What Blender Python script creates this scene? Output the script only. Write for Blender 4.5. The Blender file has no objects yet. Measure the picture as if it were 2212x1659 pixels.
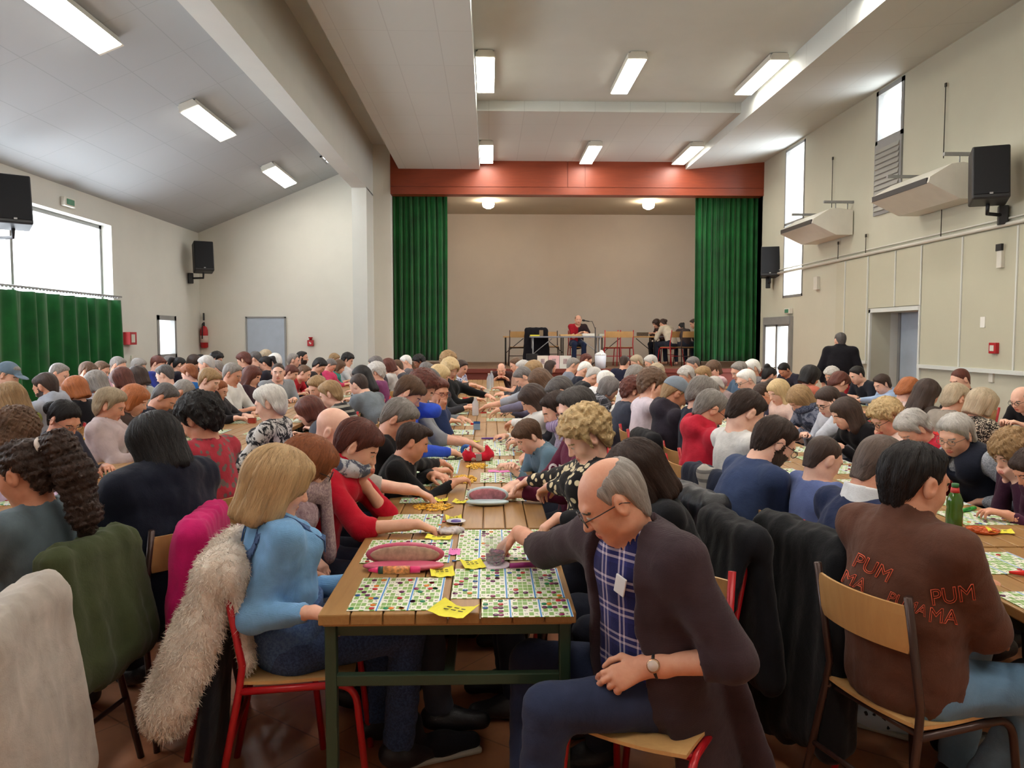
import bpy, bmesh, math, random
import numpy as np
from mathutils import Vector, Matrix
SC = bpy.context.scene
COL = SC.collection
R = math.radians
random.seed(7)

# ---------------- camera, world, exposure ----------------
FPX = 1700.0; CX, CY = 1106.0, 829.5; VX, VY = 1057.0, 725.0; EYE = 1.61
PHI = math.atan((CY - VY) / FPX); TH = math.atan((CX - VX) / FPX * math.cos(PHI))
cam_d = bpy.data.cameras.new('camera'); cam = bpy.data.objects.new('camera', cam_d); COL.objects.link(cam)
cam_d.sensor_width = 36; cam_d.lens = FPX / 2212 * 36; cam_d.clip_end = 200
cam.location = (0, 0, EYE); cam.rotation_euler = (R(90) - PHI, 0, -TH)
SC.camera = cam
w = bpy.data.worlds.new('daylight'); SC.world = w; w.use_nodes = True
w.node_tree.nodes['Background'].inputs[0].default_value = (0.93, 0.97, 1.0, 1)
w.node_tree.nodes['Background'].inputs[1].default_value = 4.6
SC.view_settings.view_transform = 'Standard'; SC.view_settings.look = 'None'
SC.view_settings.exposure = 1.33; SC.view_settings.gamma = 1; SC.view_settings.use_curve_mapping = False
SC.cycles.max_bounces = 7; SC.cycles.diffuse_bounces = 4; SC.cycles.glossy_bounces = 3
SC.cycles.transmission_bounces = 4; SC.cycles.transparent_max_bounces = 8
SC.cycles.use_denoising = True; SC.cycles.caustics_reflective = False; SC.cycles.caustics_refractive = False
SC.cycles.sample_clamp_indirect = 6
LAMP_EMIT = 13.0            # the fluorescent diffusers

def portal(loc, rot, sx, sy):   # marks a window opening for the daylight to be sampled through
    l = bpy.data.lights.new('window_daylight', 'AREA'); l.shape = 'RECTANGLE'; l.size = sx; l.size_y = sy
    l.cycles.is_portal = True
    o = bpy.data.objects.new('window_daylight', l); COL.objects.link(o); o.location = loc; o.rotation_euler = rot
XL, XR, YB, YS = -6.30, 6.04, -4.0, 17.4       # hall: side walls, wall behind, stage wall
portal((XL - .28, 11.2, 1.9), (0, R(-90), 0), 3.2, 4.8)
portal((XL - .28, 4.4, 1.9), (0, R(-90), 0), 3.2, 5.0)
portal((XL - .28, 15.6, 1.58), (0, R(-90), 0), .75, .8)
portal((XR + .28, 15.6, 3.87), (0, R(90), 0), 3.0, 1.0)
portal((XR + .28, 11.92, 5.0), (0, R(90), 0), .8, .73)
portal((XR + .28, 16.3, 1.0), (0, R(90), 0), 1.9, 1.4)

# ---------------- from a pixel of the photograph to a place in the hall ----------------
_cm = Matrix.Rotation(-TH, 3, 'Z') @ Matrix.Rotation(R(90) - PHI, 3, 'X')
def ray(px, py):
    v = _cm @ Vector(((px - CX) / FPX, -(py - CY) / FPX, -1.0))
    return v / v.y
def at_y(px, py, y):
    v = ray(px, py); return Vector((v.x * y, y, EYE + v.z * y))
def at_z(px, py, z):
    v = ray(px, py); t = (z - EYE) / v.z; return Vector((v.x * t, t, z))
def at_x(px, py, x):
    v = ray(px, py); t = x / v.x; return Vector((x, t, EYE + v.z * t))

# ---------------- object helpers ----------------
def link(o, parent=None):
    COL.objects.link(o)
    if parent is not None: o.parent = parent
    return o
def tag(o, label=None, cat=None, group=None, kind=None):
    if label: o['label'] = label
    if cat: o['category'] = cat
    if group: o['group'] = group
    if kind: o['kind'] = kind
    return o
def thing(name, label, cat, loc=(0, 0, 0), rz=0.0, group=None):
    o = bpy.data.objects.new(name, None); link(o); o.empty_display_size = .1
    o.location = loc; o.rotation_euler = (0, 0, rz)
    return tag(o, label, cat, group)
def mesh_obj(name, me, m=None, parent=None):
    o = bpy.data.objects.new(name, me)
    if m is not None and len(me.materials) == 0:
        for x in (m if isinstance(m, (list, tuple)) else [m]): me.materials.append(x)
    return link(o, parent)
def copy_tree(o, parent=None):
    c = o.copy(); COL.objects.link(c); c.parent = parent
    for ch in o.children: copy_tree(ch, c)
    return c

class MB:
    """collects shapes; build() makes them ONE mesh object"""
    def __init__(s): s.b = bmesh.new(); s.mi = 0
    def _fin(s, g, mi=None):
        for f in g: f.material_index = s.mi if mi is None else mi
    def box(s, c, d, rot=None, mi=None, bev=0.0, seg=2):
        r = bmesh.ops.create_cube(s.b, size=1.0); vs = r['verts']
        for v in vs: v.co = Vector((v.co.x * d[0], v.co.y * d[1], v.co.z * d[2]))
        fs = list({f for v in vs for f in v.link_faces})
        if bev > 0:
            es = list({e for v in vs for e in v.link_edges})
            rr = bmesh.ops.bevel(s.b, geom=es, offset=min(bev, min(d) * .49), segments=seg, affect='EDGES', profile=.5)
            fs = list(set(rr['faces']) | {f for f in fs if f.is_valid}); vs = list({v for f in fs for v in f.verts})
        M = (Matrix.Translation(c) @ rot.to_4x4()) if rot is not None else Matrix.Translation(c)
        for v in vs: v.co = M @ v.co
        s._fin(fs, mi); return s
    def span(s, a, b, mi=None, bev=0.0):
        a = Vector(a); b = Vector(b)
        return s.box((a + b) / 2, [abs(x) for x in (b - a)], mi=mi, bev=bev)
    def tube(s, pts, r, n=10, mi=None, closed=False):
        pts = [Vector(p) for p in pts]; rs = r if isinstance(r, (list, tuple)) else [r] * len(pts)
        rings = []; up = Vector((0, 0, 1)); m = len(pts); prev = None
        for i, p in enumerate(pts):
            if closed: t = pts[(i + 1) % m] - pts[i - 1]
            else: t = pts[min(i + 1, m - 1)] - pts[max(i - 1, 0)]
            t.normalize()
            if prev is None:
                a = t.cross(up)
                if a.length < .05: a = t.cross(Vector((1, 0, 0)))
            else: a = prev - t * prev.dot(t)
            a.normalize(); prev = a; c = t.cross(a)
            rings.append([s.b.verts.new(p + (a * math.cos(k * 2 * math.pi / n) + c * math.sin(k * 2 * math.pi / n)) * rs[i]) for k in range(n)])
        fs = []
        for i in range(m if closed else m - 1):
            A, B = rings[i], rings[(i + 1) % m]
            for k in range(n):
                fs.append(s.b.faces.new((A[k], A[(k + 1) % n], B[(k + 1) % n], B[k])))
        if not closed:
            fs.append(s.b.faces.new(rings[0])); fs.append(s.b.faces.new(rings[-1]))
        for f in fs: f.smooth = True
        s._fin(fs, mi); return s
    def lathe(s, prof, c=(0, 0, 0), n=20, mi=None, rot=None):
        c = Vector(c); rings = []
        for r, z in prof:
            ring = []
            for k in range(n):
                v = Vector((r * math.cos(k * 2 * math.pi / n), r * math.sin(k * 2 * math.pi / n), z))
                if rot is not None: v = rot @ v
                ring.append(s.b.verts.new(c + v))
            rings.append(ring)
        fs = []
        for A, B in zip(rings, rings[1:]):
            for k in range(n): fs.append(s.b.faces.new((A[k], A[(k + 1) % n], B[(k + 1) % n], B[k])))
        fs.append(s.b.faces.new(rings[0])); fs.append(s.b.faces.new(rings[-1]))
        for f in fs: f.smooth = True
        s._fin(fs, mi); return s
    def prism(s, poly, vec, mi=None):
        vec = Vector(vec); A = [s.b.verts.new(Vector(p)) for p in poly]; B = [s.b.verts.new(Vector(p) + vec) for p in poly]
        fs = [s.b.faces.new(A), s.b.faces.new(B)]; n = len(A)
        for k in range(n): fs.append(s.b.faces.new((A[k], A[(k + 1) % n], B[(k + 1) % n], B[k])))
        s._fin(fs, mi); return s
    def build(s, name, m, parent=None, smooth=False):
        bmesh.ops.recalc_face_normals(s.b, faces=s.b.faces)
        me = bpy.data.meshes.new(name); s.b.to_mesh(me); s.b.free()
        if smooth:
            me.shade_smooth()
        return mesh_obj(name, me, m, parent)
def arc_pts(pts, r, n=5):
    """polyline with rounded corners"""
    pts = [Vector(p) for p in pts]; out = [pts[0]]
    for a, b, c in zip(pts, pts[1:], pts[2:]):
        u = (a - b).normalized(); v = (c - b).normalized(); rr = min(r, (a - b).length * .49, (c - b).length * .49)
        p, q = b + u * rr, b + v * rr
        for k in range(n + 1):
            t = k / n; out.append(p * (1 - t) ** 2 + b * 2 * t * (1 - t) + q * t * t)
    out.append(pts[-1]); return out

# ---------------- materials ----------------
def lin(c):
    if isinstance(c, str): c = PAL[c]
    return tuple((x / 255 / 12.92) if x <= 10 else ((x / 255 + .055) / 1.055) ** 2.4 for x in c) + (1,)
PAL = {}
_M = {}
def new_mat(name):
    m = bpy.data.materials.new(name); m.use_nodes = True
    return m, m.node_tree.nodes, m.node_tree.links, m.node_tree.nodes['Principled BSDF']
def coord(nt, scale=(1, 1, 1), rot=(0, 0, 0), kind='Object'):
    tc = nt.nodes.new('ShaderNodeTexCoord'); mp = nt.nodes.new('ShaderNodeMapping')
    mp.inputs['Scale'].default_value = scale; mp.inputs['Rotation'].default_value = rot
    nt.links.new(tc.outputs[kind], mp.inputs[0]); return mp.outputs[0]
def noise(nt, co, scale, detail=3, rough=.5, dist=0):
    n = nt.nodes.new('ShaderNodeTexNoise'); n.inputs['Scale'].default_value = scale; n.inputs['Detail'].default_value = detail
    n.inputs['Roughness'].default_value = rough; n.inputs['Distortion'].default_value = dist
    if co is not None: nt.links.new(co, n.inputs['Vector'])
    return n
def ramp(nt, fac, stops, interp='LINEAR'):
    r = nt.nodes.new('ShaderNodeValToRGB'); r.color_ramp.interpolation = interp; e = r.color_ramp.elements
    while len(e) < len(stops): e.new(.5)
    for i, (p, c) in enumerate(stops): e[i].position = p; e[i].color = c
    nt.links.new(fac, r.inputs[0]); return r.outputs[0]
def mixc(nt, fac, a, b, mode='MIX'):
    n = nt.nodes.new('ShaderNodeMix'); n.data_type = 'RGBA'; n.blend_type = mode
    for v, i in ((fac, 0), (a, 6), (b, 7)):
        if isinstance(v, (int, float, tuple)): n.inputs[i].default_value = v
        else: nt.links.new(v, n.inputs[i])
    return n.outputs[2]
def math_n(nt, op, a, b=0.0, clamp=False):
    n = nt.nodes.new('ShaderNodeMath'); n.operation = op; n.use_clamp = clamp
    for v, i in ((a, 0), (b, 1)):
        if isinstance(v, (int, float)): n.inputs[i].default_value = v
        else: nt.links.new(v, n.inputs[i])
    return n.outputs[0]
def bump(nt, P, h, strength=.3, dist=.01):
    b = nt.nodes.new('ShaderNodeBump'); b.inputs['Strength'].default_value = strength; b.inputs['Distance'].default_value = dist
    nt.links.new(h, b.inputs['Height']); nt.links.new(b.outputs[0], P.inputs['Normal'])
def scl(c, k): return (c[0] * k, c[1] * k, c[2] * k, 1)
def plain(name, c, rough=.5, metal=0, var=.12, vs=6, bmp=0, spec=.5, trans=0, emit=0, alpha=1):
    key = ('plain', name)
    if key in _M: return _M[key]
    m, N, L, P = new_mat(name); nt = m.node_tree; c = lin(c)
    if var:
        n = noise(nt, coord(nt), vs, 4)
        L.new(ramp(nt, n.outputs[0], [(.3, scl(c, 1 - var)), (.7, scl(c, 1 + var))]), P.inputs['Base Color'])
        if bmp: bump(nt, P, n.outputs[0], bmp, .01)
    else: P.inputs['Base Color'].default_value = c
    P.inputs['Roughness'].default_value = rough; P.inputs['Metallic'].default_value = metal
    P.inputs['Specular IOR Level'].default_value = spec; P.inputs['Transmission Weight'].default_value = trans
    P.inputs['Alpha'].default_value = alpha
    if emit:
        P.inputs['Emission Color'].default_value = c; P.inputs['Emission Strength'].default_value = emit
    _M[key] = m; return m
# ---------------- the hall ----------------
def m_wall(name, c):
    m, N, L, P = new_mat(name); nt = m.node_tree; c = lin(c)
    n = noise(nt, coord(nt), .8, 5, .6)
    L.new(ramp(nt, n.outputs[0], [(.3, scl(c, .95)), (.7, scl(c, 1.03))]), P.inputs['Base Color'])
    n2 = noise(nt, coord(nt), 90, 3); bump(nt, P, n2.outputs[0], .25, .003)
    P.inputs['Roughness'].default_value = .8; P.inputs['Specular IOR Level'].default_value = .25
    return m
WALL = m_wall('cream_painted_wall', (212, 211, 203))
STAGEW = m_wall('beige_stage_wall', (222, 212, 200))
PLINTH = m_wall('pale_column_paint', (210, 212, 206))
def m_tiles(name, c, sx, sy, line=.93, vert=False):
    m, N, L, P = new_mat(name); nt = m.node_tree; c = lin(c)
    b = nt.nodes.new('ShaderNodeTexBrick'); b.offset = 0; b.squash = 1
    b.inputs['Scale'].default_value = 1; b.inputs['Brick Width'].default_value = sx; b.inputs['Row Height'].default_value = sy
    b.inputs['Mortar Size'].default_value = .006; b.inputs['Mortar Smooth'].default_value = .3
    b.inputs['Color1'].default_value = c; b.inputs['Color2'].default_value = scl(c, .965); b.inputs['Mortar'].default_value = scl(c, line * .8)
    L.new(coord(nt), b.inputs[0])
    n = noise(nt, coord(nt), .5, 4)
    L.new(mixc(nt, .35, b.outputs[0], ramp(nt, n.outputs[0], [(.3, scl(c, .93)), (.7, scl(c, 1.03))])), P.inputs['Base Color'])
    P.inputs['Roughness'].default_value = .75; P.inputs['Specular IOR Level'].default_value = .25
    return m
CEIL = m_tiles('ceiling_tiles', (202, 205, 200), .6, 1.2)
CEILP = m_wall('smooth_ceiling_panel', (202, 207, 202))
WALLR = m_wall('shaded_right_wall_paint', (194, 191, 172)); WALLF = m_wall('lit_far_wall_paint', (224, 222, 212)); CEILL = m_tiles('shaded_left_ceiling_tiles', (176, 180, 182), .6, 1.2)  # weaker light (right wall, left ceiling) and stronger light (far wall) put into the colour
def m_floor():
    m, N, L, P = new_mat('terracotta_tiles'); nt = m.node_tree
    b = nt.nodes.new('ShaderNodeTexBrick'); b.offset = 0
    b.inputs['Scale'].default_value = 1; b.inputs['Brick Width'].default_value = .4; b.inputs['Row Height'].default_value = .4
    b.inputs['Mortar Size'].default_value = .004; b.inputs['Color1'].default_value = lin((198, 136, 96)); b.inputs['Color2'].default_value = lin((182, 118, 82))
    b.inputs['Mortar'].default_value = lin((96, 66, 50)); L.new(coord(nt, rot=(0, 0, R(38))), b.inputs[0])
    n = noise(nt, coord(nt), 3.5, 5, .6)
    L.new(mixc(nt, .55, b.outputs[0], ramp(nt, n.outputs[0], [(.3, lin((146, 90, 62))), (.7, lin((212, 150, 108)))])), P.inputs['Base Color'])
    L.new(ramp(nt, n.outputs[0], [(.3, (.3, .3, .3, 1)), (.7, (.5, .5, .5, 1))]), P.inputs['Roughness'])
    return m
FLOOR = m_floor()
def m_wood(name, c1, c2, rough=.35, sc=(14, 1.2, 14), spec=.5):
    m, N, L, P = new_mat(name); nt = m.node_tree
    n = noise(nt, coord(nt, scale=sc), 1.6, 6, .62, 1.2)
    n2 = noise(nt, coord(nt), 1.7, 2, .4)
    a = ramp(nt, n.outputs[0], [(.25, lin(c1)), (.75, lin(c2))])
    L.new(mixc(nt, .35, a, ramp(nt, n2.outputs[0], [(.2, scl(lin(c1), .9)), (.8, scl(lin(c2), 1.08))])), P.inputs['Base Color'])
    bump(nt, P, n.outputs[0], .12, .002)
    L.new(ramp(nt, n2.outputs[0], [(.3, (rough * .85,) * 3 + (1,)), (.7, (rough * 1.2,) * 3 + (1,))]), P.inputs['Roughness'])
    P.inputs['Specular IOR Level'].default_value = spec
    return m
REDW = m_wood('red_brown_boarding', (118, 46, 24), (148, 64, 32), .38, (1.2, 1.2, 12))
STAGEF = m_wood('stage_boards', (104, 76, 56), (128, 96, 72), .5, (12, 1, 12))
STAGEFR = m_wood('dark_red_stage_front', (96, 40, 30), (120, 52, 38), .6, (1, 1, 9))
TABW = m_wood('varnished_table_wood', (146, 106, 62), (176, 136, 84), .36, (22, 1.6, 22), .35)
PLY = m_wood('plywood', (190, 146, 92), (216, 172, 112), .4, (10, 10, 1.5))
GREY_AL = plain('grey_aluminium', (150, 150, 150), .4, .3, .05)
FRAMEG = plain('grey_window_frame', (142, 142, 140), .5, .1, .05)
BLK = plain('black_plastic', (22, 22, 26), .45, 0, .1)
WHT = plain('white_enamel', (214, 210, 198), .4, 0, .04)
RED = plain('fire_red', (176, 26, 34), .35, 0, .06)
BLUEG = plain('blue_grey_door_paint', (172, 184, 198), .5, 0, .04)
DKMETAL = plain('dark_metal', (46, 42, 40), .4, .5, .1)
RUST = plain('wire', (60, 56, 50), .6, .2, .1)

def wall_holes(name, axis, pos, thick, a0, a1, z0, z1, holes, m, top=None):
    """a wall in the plane axis=pos from pos to pos+thick, with rectangular holes (a,b,za,zb)"""
    As = sorted({a0, a1, *[h[0] for h in holes], *[h[1] for h in holes]}); Zs = sorted({z0, z1, *[h[2] for h in holes], *[h[3] for h in holes]})
    As = [a for a in As if a0 <= a <= a1]; Zs = [z for z in Zs if z0 <= z <= z1]
    b = MB()
    for p, q in zip(As, As[1:]):
        run = None
        for u, v in zip(Zs, Zs[1:]):
            mid = ((p + q) / 2, (u + v) / 2)
            if any(h[0] < mid[0] < h[1] and h[2] < mid[1] < h[3] for h in holes):
                if run: _slab(b, axis, pos, thick, p, q, *run)
                run = None
            else: run = (run[0], v) if run else (u, v)
        if run: _slab(b, axis, pos, thick, p, q, *run)
    bmesh.ops.remove_doubles(b.b, verts=b.b.verts, dist=1e-4)
    o = b.build(name, m); o['kind'] = 'structure'; return o
def _slab(b, axis, pos, t, p, q, u, v):
    if axis == 'x': b.span((pos, p, u), (pos + t, q, v))
    else: b.span((p, pos, u), (q, pos + t, v))
def struct(name, mb, m, parent=None):
    o = mb.build(name, m, parent); o['kind'] = 'structure'; return o
def st_empty(name, loc=(0, 0, 0)):
    o = bpy.data.objects.new(name, None); link(o); o.location = loc; o['kind'] = 'structure'; return o

struct('floor', MB().span((XL - .3, YB - .3, -.2), (XR + .5, 22.2, 0)), FLOOR)
wall_holes('wall_left', 'x', XL, -.3, YB, YS + .3, 0, 3.83, [(8.8, 13.45, .05, 3.44), (2.0, 6.9, .05, 3.44), (15.2, 16.0, 1.2, 1.96)], WALL)
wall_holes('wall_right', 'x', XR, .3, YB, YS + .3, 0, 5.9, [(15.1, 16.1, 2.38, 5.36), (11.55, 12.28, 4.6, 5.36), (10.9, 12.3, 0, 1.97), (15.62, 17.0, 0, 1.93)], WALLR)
struct('wall_behind', MB().span((XL, YB - .3, 0), (XR, YB, 6.2)), WALL)
# gable wall left of the stage, with the grey door
zt = lambda x: 3.83 + .418 * (x - XL)
b = MB(); b.prism([(XL, YS, 0), (-2.14, YS, 0), (-2.14, YS, 6.0), (-2.6, YS, 6.0), (-2.6, YS, zt(-2.6) + .1), (XL, YS, 3.93)], (0, .3, 0)); struct('wall_far', b, WALLF)
# stage box
struct('stage_floor', MB().span((XL, YS - .12, .80), (XR + 1.3, 22.0, .88)), STAGEF)
struct('stage_front', MB().span((-2.52, YS - .10, 0), (XR, YS + .02, .80)), STAGEFR)
struct('trim_stage', MB().span((-2.52, YS - .16, .79), (XR, YS - .10, .885), bev=.01), STAGEFR)
struct('wall_stage_back', MB().span((-3.4, 21.8, .8), (XR + 1.3, 22.1, 5.2)), STAGEW)
struct('wall_stage_left', MB().span((-3.4, YS + .3, .8), (-3.1, 21.8, 5.2)), STAGEW)
struct('wall_stage_right', MB().span((XR + 1.0, YS + .3, .8), (XR + 1.3, 21.8, 5.2)), STAGEW)
struct('ceiling_stage', MB().span((-3.4, YS + .3, 4.93), (XR + 1.3, 22.1, 5.1)), m_wall('stage_ceiling_paint', (206, 196, 176)))
struct('wall_stage_reveal', MB().span((XR, YS + .02, 0), (XR + 1.3, YS + .3, 6.0)), WALL)
# red boarded lintel
b = MB(); b.span((-2.14, YS - .02, 4.68), (XR, YS + .28, 5.75))
b.span((-2.14, YS - .035, 4.68), (XR, YS - .02, 4.83)); b.span((-2.14, YS - .035, 4.845), (1.7, YS - .02, 5.75)); b.span((1.72, YS - .035, 4.845), (2.08, YS - .02, 5.75))
b.span((2.10, YS - .035, 4.845), (XR, YS - .02, 5.75)); struct('lintel', b, REDW)
# beam and its column
struct('column', MB().span((-2.82, YS - .95, 0), (-2.52, YS, 4.66)), PLINTH)
struct('beam', MB().span((-2.82, YB, 4.64), (-2.52, YS, 5.9)), PLINTH)
# ceilings
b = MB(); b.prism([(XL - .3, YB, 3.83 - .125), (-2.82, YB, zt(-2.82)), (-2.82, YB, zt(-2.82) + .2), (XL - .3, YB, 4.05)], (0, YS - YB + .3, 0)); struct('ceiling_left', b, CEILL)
struct('ceiling_gap', MB().span((-2.52, YB, 5.74), (-1.9, YS + .3, 5.9)), CEILP)
struct('ceiling_strip', MB().span((-1.96, YB, 5.22), (-.2, YS - .03, 5.9)), CEIL)
struct('ceiling_far', MB().span((-.2, 13.56, 5.40), (4.3, YS + .3, 5.9)), CEIL)
struct('ceiling_main', MB().span((-.2, YB, 5.57), (4.3, 13.56, 5.9)), CEILP)
b = MB(); b.prism([(4.3, YB, 5.24), (XR + .02, YB, 5.41), (XR + .02, YB, 5.9), (4.3, YB, 5.9)], (0, YS - YB - .03, 0)); struct('ceiling_right', b, CEIL)

# windows
PANE = None
def m_glass():
    m = bpy.data.materials.new('window_glass'); m.use_nodes = True; nt = m.node_tree; N = nt.nodes; N.clear()
    o = N.new('ShaderNodeOutputMaterial'); t = N.new('ShaderNodeBsdfTransparent'); g = N.new('ShaderNodeBsdfGlossy'); x = N.new('ShaderNodeMixShader')
    t.inputs[0].default_value = (.97, .98, 1, 1); g.inputs['Roughness'].default_value = .05; x.inputs[0].default_value = .04
    nt.links.new(t.outputs[0], x.inputs[1]); nt.links.new(g.outputs[0], x.inputs[2]); nt.links.new(x.outputs[0], o.inputs[0]); return m
GLASS = m_glass()
def window_x(name, x, y0, y1, z0, z1, bars=(), hbars=(), fw=.06, dep=.06):
    e = st_empty(name, (x, (y0 + y1) / 2, z0)); b = MB(); ox, oy, oz = e.location
    def sp(p, q): b.span((p[0] - ox, p[1] - oy, p[2] - oz), (q[0] - ox, q[1] - oy, q[2] - oz))
    h = dep / 2
    sp((x - h, y0, z0), (x + h, y0 + fw, z1)); sp((x - h, y1 - fw, z0), (x + h, y1, z1)); sp((x - h, y0, z0), (x + h, y1, z0 + fw)); sp((x - h, y0, z1 - fw), (x + h, y1, z1))
    for q in bars: sp((x - h, q - fw / 2, z0), (x + h, q + fw / 2, z1))
    for q in hbars: sp((x - h, y0, q - fw / 2), (x + h, y1, q + fw / 2))
    f = b.build('window_frame', FRAMEG, e)
    g = MB().box((0, 0, (z1 - z0) / 2), (.008, y1 - y0 - .02, z1 - z0 - .02)).build('pane', GLASS, e)
    return e
window_x('window_1', XL - .2, 8.8, 13.45, .05, 3.44, bars=(10.95,), hbars=(1.7,), fw=.06)
window_x('window_2', XL - .2, 2.0, 6.9, .05, 3.44, bars=(4.4,), hbars=(1.7,), fw=.06)
window_x('window_3', XL - .03, 15.15, 16.05, 1.16, 2.0, fw=.09, dep=.09)
window_x('window_4', XR + .03, 15.1, 16.1, 2.38, 5.36, hbars=(3.86,), fw=.045, dep=.08)
window_x('window_5', XR + .03, 11.5, 12.32, 4.55, 5.38, fw=.07, dep=.09)
# glazed double door far right
e = st_empty('door_1', (XR - .02, 16.3, 0)); b = MB()
for y in (-.69, 0, .69): b.span((-.03, y - .05, 0), (.05, y + .05, 1.93))
b.span((-.05, -.76, 1.84), (.06, .76, 2.0)); b.span((-.03, -.7, 0), (.05, .7, .12)); b.span((-.03, -.7, 1.8), (.05, .7, 1.86)); b.span((-.04, -.78, 0), (.05, -.7, 1.99)); b.span((-.04, .7, 0), (.05, .78, 1.99))
b.build('door_frame', FRAMEG, e); MB().box((.01, 0, .95), (.008, 1.36, 1.8)).build('glass', GLASS, e)
MB().tube(arc_pts([(-.03, -.09, .95), (-.1, -.09, .95), (-.1, -.2, .95)], .02), .01).build('door_handle', DKMETAL, e)
# recessed blue-grey door right
e = st_empty('door_2', (XR + .44, 11.6, 0)); MB().span((0, -.72, .0), (.05, .72, 2.0)).build('door_panel', BLUEG, e)
b = MB(); b.span((-.02, -.70, 0), (.0, -.64, 1.97)); b.span((-.02, .64, 0), (.0, .70, 1.97)); b.build('door_frame', FRAMEG, e)
b = MB(); b.span((XR + .3, 10.86, 0), (XR + .5, 10.9, 2.0)); b.span((XR + .3, 12.3, 0), (XR + .5, 12.34, 2.0)); b.span((XR + .3, 10.86, 1.97), (XR + .5, 12.34, 2.02)); struct('wall_recess', b, WALL)
b = MB(); b.span((XR - .03, 10.84, 0), (XR, 10.9, 2.02)); b.span((XR - .03, 12.3, 0), (XR, 12.36, 2.02)); b.span((XR - .03, 10.84, 1.97), (XR, 12.36, 2.03)); struct('trim_1', b, PLINTH)
# grey door in the gable wall
p0, p1 = at_y(531, 684, YS), at_y(618, 684, YS)
e = st_empty('door_3', ((p0.x + p1.x) / 2, YS, 0)); wd = p1.x - p0.x
MB().span((-wd / 2 + .03, -.03, .01), (wd / 2 - .03, -.005, p0.z - .03)).build('door_panel', BLUEG, e)
b = MB(); b.span((-wd / 2, -.04, 0), (-wd / 2 + .035, 0, p0.z)); b.span((wd / 2 - .035, -.04, 0), (wd / 2, 0, p0.z)); b.span((-wd / 2, -.04, p0.z - .035), (wd / 2, 0, p0.z)); b.build('door_frame', FRAMEG, e)
MB().tube([(wd / 2 - .1, -.03, 1.0), (wd / 2 - .1, -.08, 1.0), (wd / 2 - .2, -.08, 1.0)], .012).build('door_handle', DKMETAL, e)
# acoustic panels on right wall
PANEL = m_wall('pale_acoustic_panel', (190, 186, 164))
ys = [13.55, 12.9, 12.3]
b = MB(); b.span((XR - .03, 12.37, 1.2), (XR, 13.55, 2.86)); b.span((XR - .03, 10.84, 2.04), (XR, 12.36, 2.86)); b.span((XR - .03, 8.86, 1.2), (XR, 10.83, 2.86)); b.span((XR - .03, 4.0, 1.2), (XR, 8.84, 2.86))
struct('wall_panels', b, PANEL)
b = MB()
for y in (13.2, 12.4, 11.55, 10.85, 9.9, 8.85, 7.6, 6.3): b.span((XR - .045, y - .012, 1.2 if not 10.9 < y < 12.3 else 2.04), (XR - .03, y + .012, 2.86))
b.span((XR - .06, 12.36, 1.16), (XR, 13.56, 1.21)); b.span((XR - .06, 4.0, 1.16), (XR, 10.85, 1.21)); struct('trim_2', b, PLINTH)
b = MB(); b.tube([(XR - .04, 17.3, 2.9), (XR - .04, 4.0, 2.9)], .025, 8); b.tube([(XR - .02, 17.3, 2.97), (XR - .02, 4.0, 2.97)], .012, 6); struct('trim_3', b, WHT)

# curtains
def m_curtain():
    m, N, L, P = new_mat('green_curtain_cloth'); nt = m.node_tree
    n = noise(nt, coord(nt), 3, 4); L.new(ramp(nt, n.outputs[0], [(.3, lin((14, 72, 32))), (.7, lin((20, 98, 42)))]), P.inputs['Base Color'])
    n2 = noise(nt, coord(nt), 160, 2); bump(nt, P, n2.outputs[0], .3, .002)
    P.inputs['Roughness'].default_value = .85; P.inputs['Sheen Weight'].default_value = .3; P.inputs['Specular IOR Level'].default_value = .2
    return m
CURT = m_curtain()
def curtain(label, p0, p1, z0, z1, nf, amp, group=None, seed=0, name='curtain'):
    """a pleated cloth from p0 to p1 (xy), with thickness"""
    rnd = random.Random(seed); p0 = Vector(p0); p1 = Vector(p1); d = (p1 - p0); L = d.length; t = d.normalized(); nrm = Vector((-t.y, t.x))
    e = thing(name, label, 'curtain', (p0.x, p0.y, z0), 0, group); n = nf * 12; nz = 14; ph = [rnd.uniform(0, 6) for _ in range(4)]
    bm = bmesh.new(); g = []
    for j in range(nz + 1):
        v = j / nz; row = []
        for i in range(n + 1):
            u = i / n; fl = math.sin(2 * math.pi * nf * u + .9 * math.sin(5.1 * u * math.pi + ph[0]) + .4 * math.sin(v * 3 + ph[1]))
            fl += .45 * math.sin(2 * math.pi * nf * 1.7 * u + ph[2] + .5 * v)
            a = amp * (.55 + .45 * (1 - v)) * fl + amp * .4 * math.sin(4 * u + ph[3])
            s = u * L + .012 * math.sin(17 * u + 3 * v) * (1 - v)
            row.append(bm.verts.new((t.x * s + nrm.x * a, t.y * s + nrm.y * a, v * (z1 - z0))))
        g.append(row)
    for j in range(nz):
        for i in range(n): f = bm.faces.new((g[j][i], g[j][i + 1], g[j + 1][i + 1], g[j + 1][i])); f.smooth = True
    me = bpy.data.meshes.new('cloth'); bm.to_mesh(me); bm.free()
    o = mesh_obj('cloth', me, CURT, e); so = o.modifiers.new('t', 'SOLIDIFY'); so.thickness = .006
    return e
curtain('heavy green stage curtain drawn to the left of the stage', (-2.2, YS + .34), (-.93, YS + .34), 1.05, 4.95, 10, .06, seed=3)
curtain('heavy green stage curtain drawn to the right of the stage', (4.62, YS + .34), (6.2, YS + .34), 1.03, 4.95, 12, .06, seed=5)
c = curtain('green curtain covering the lower half of the big left-hand window', (XL + .1, 13.42), (XL + .1, 10.1), .06, 2.2, 9, .085, seed=8)
b = MB(); b.tube([(0, .1, 2.2), (0, -4.6, 2.2)], .014, 8, mi=0)
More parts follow.
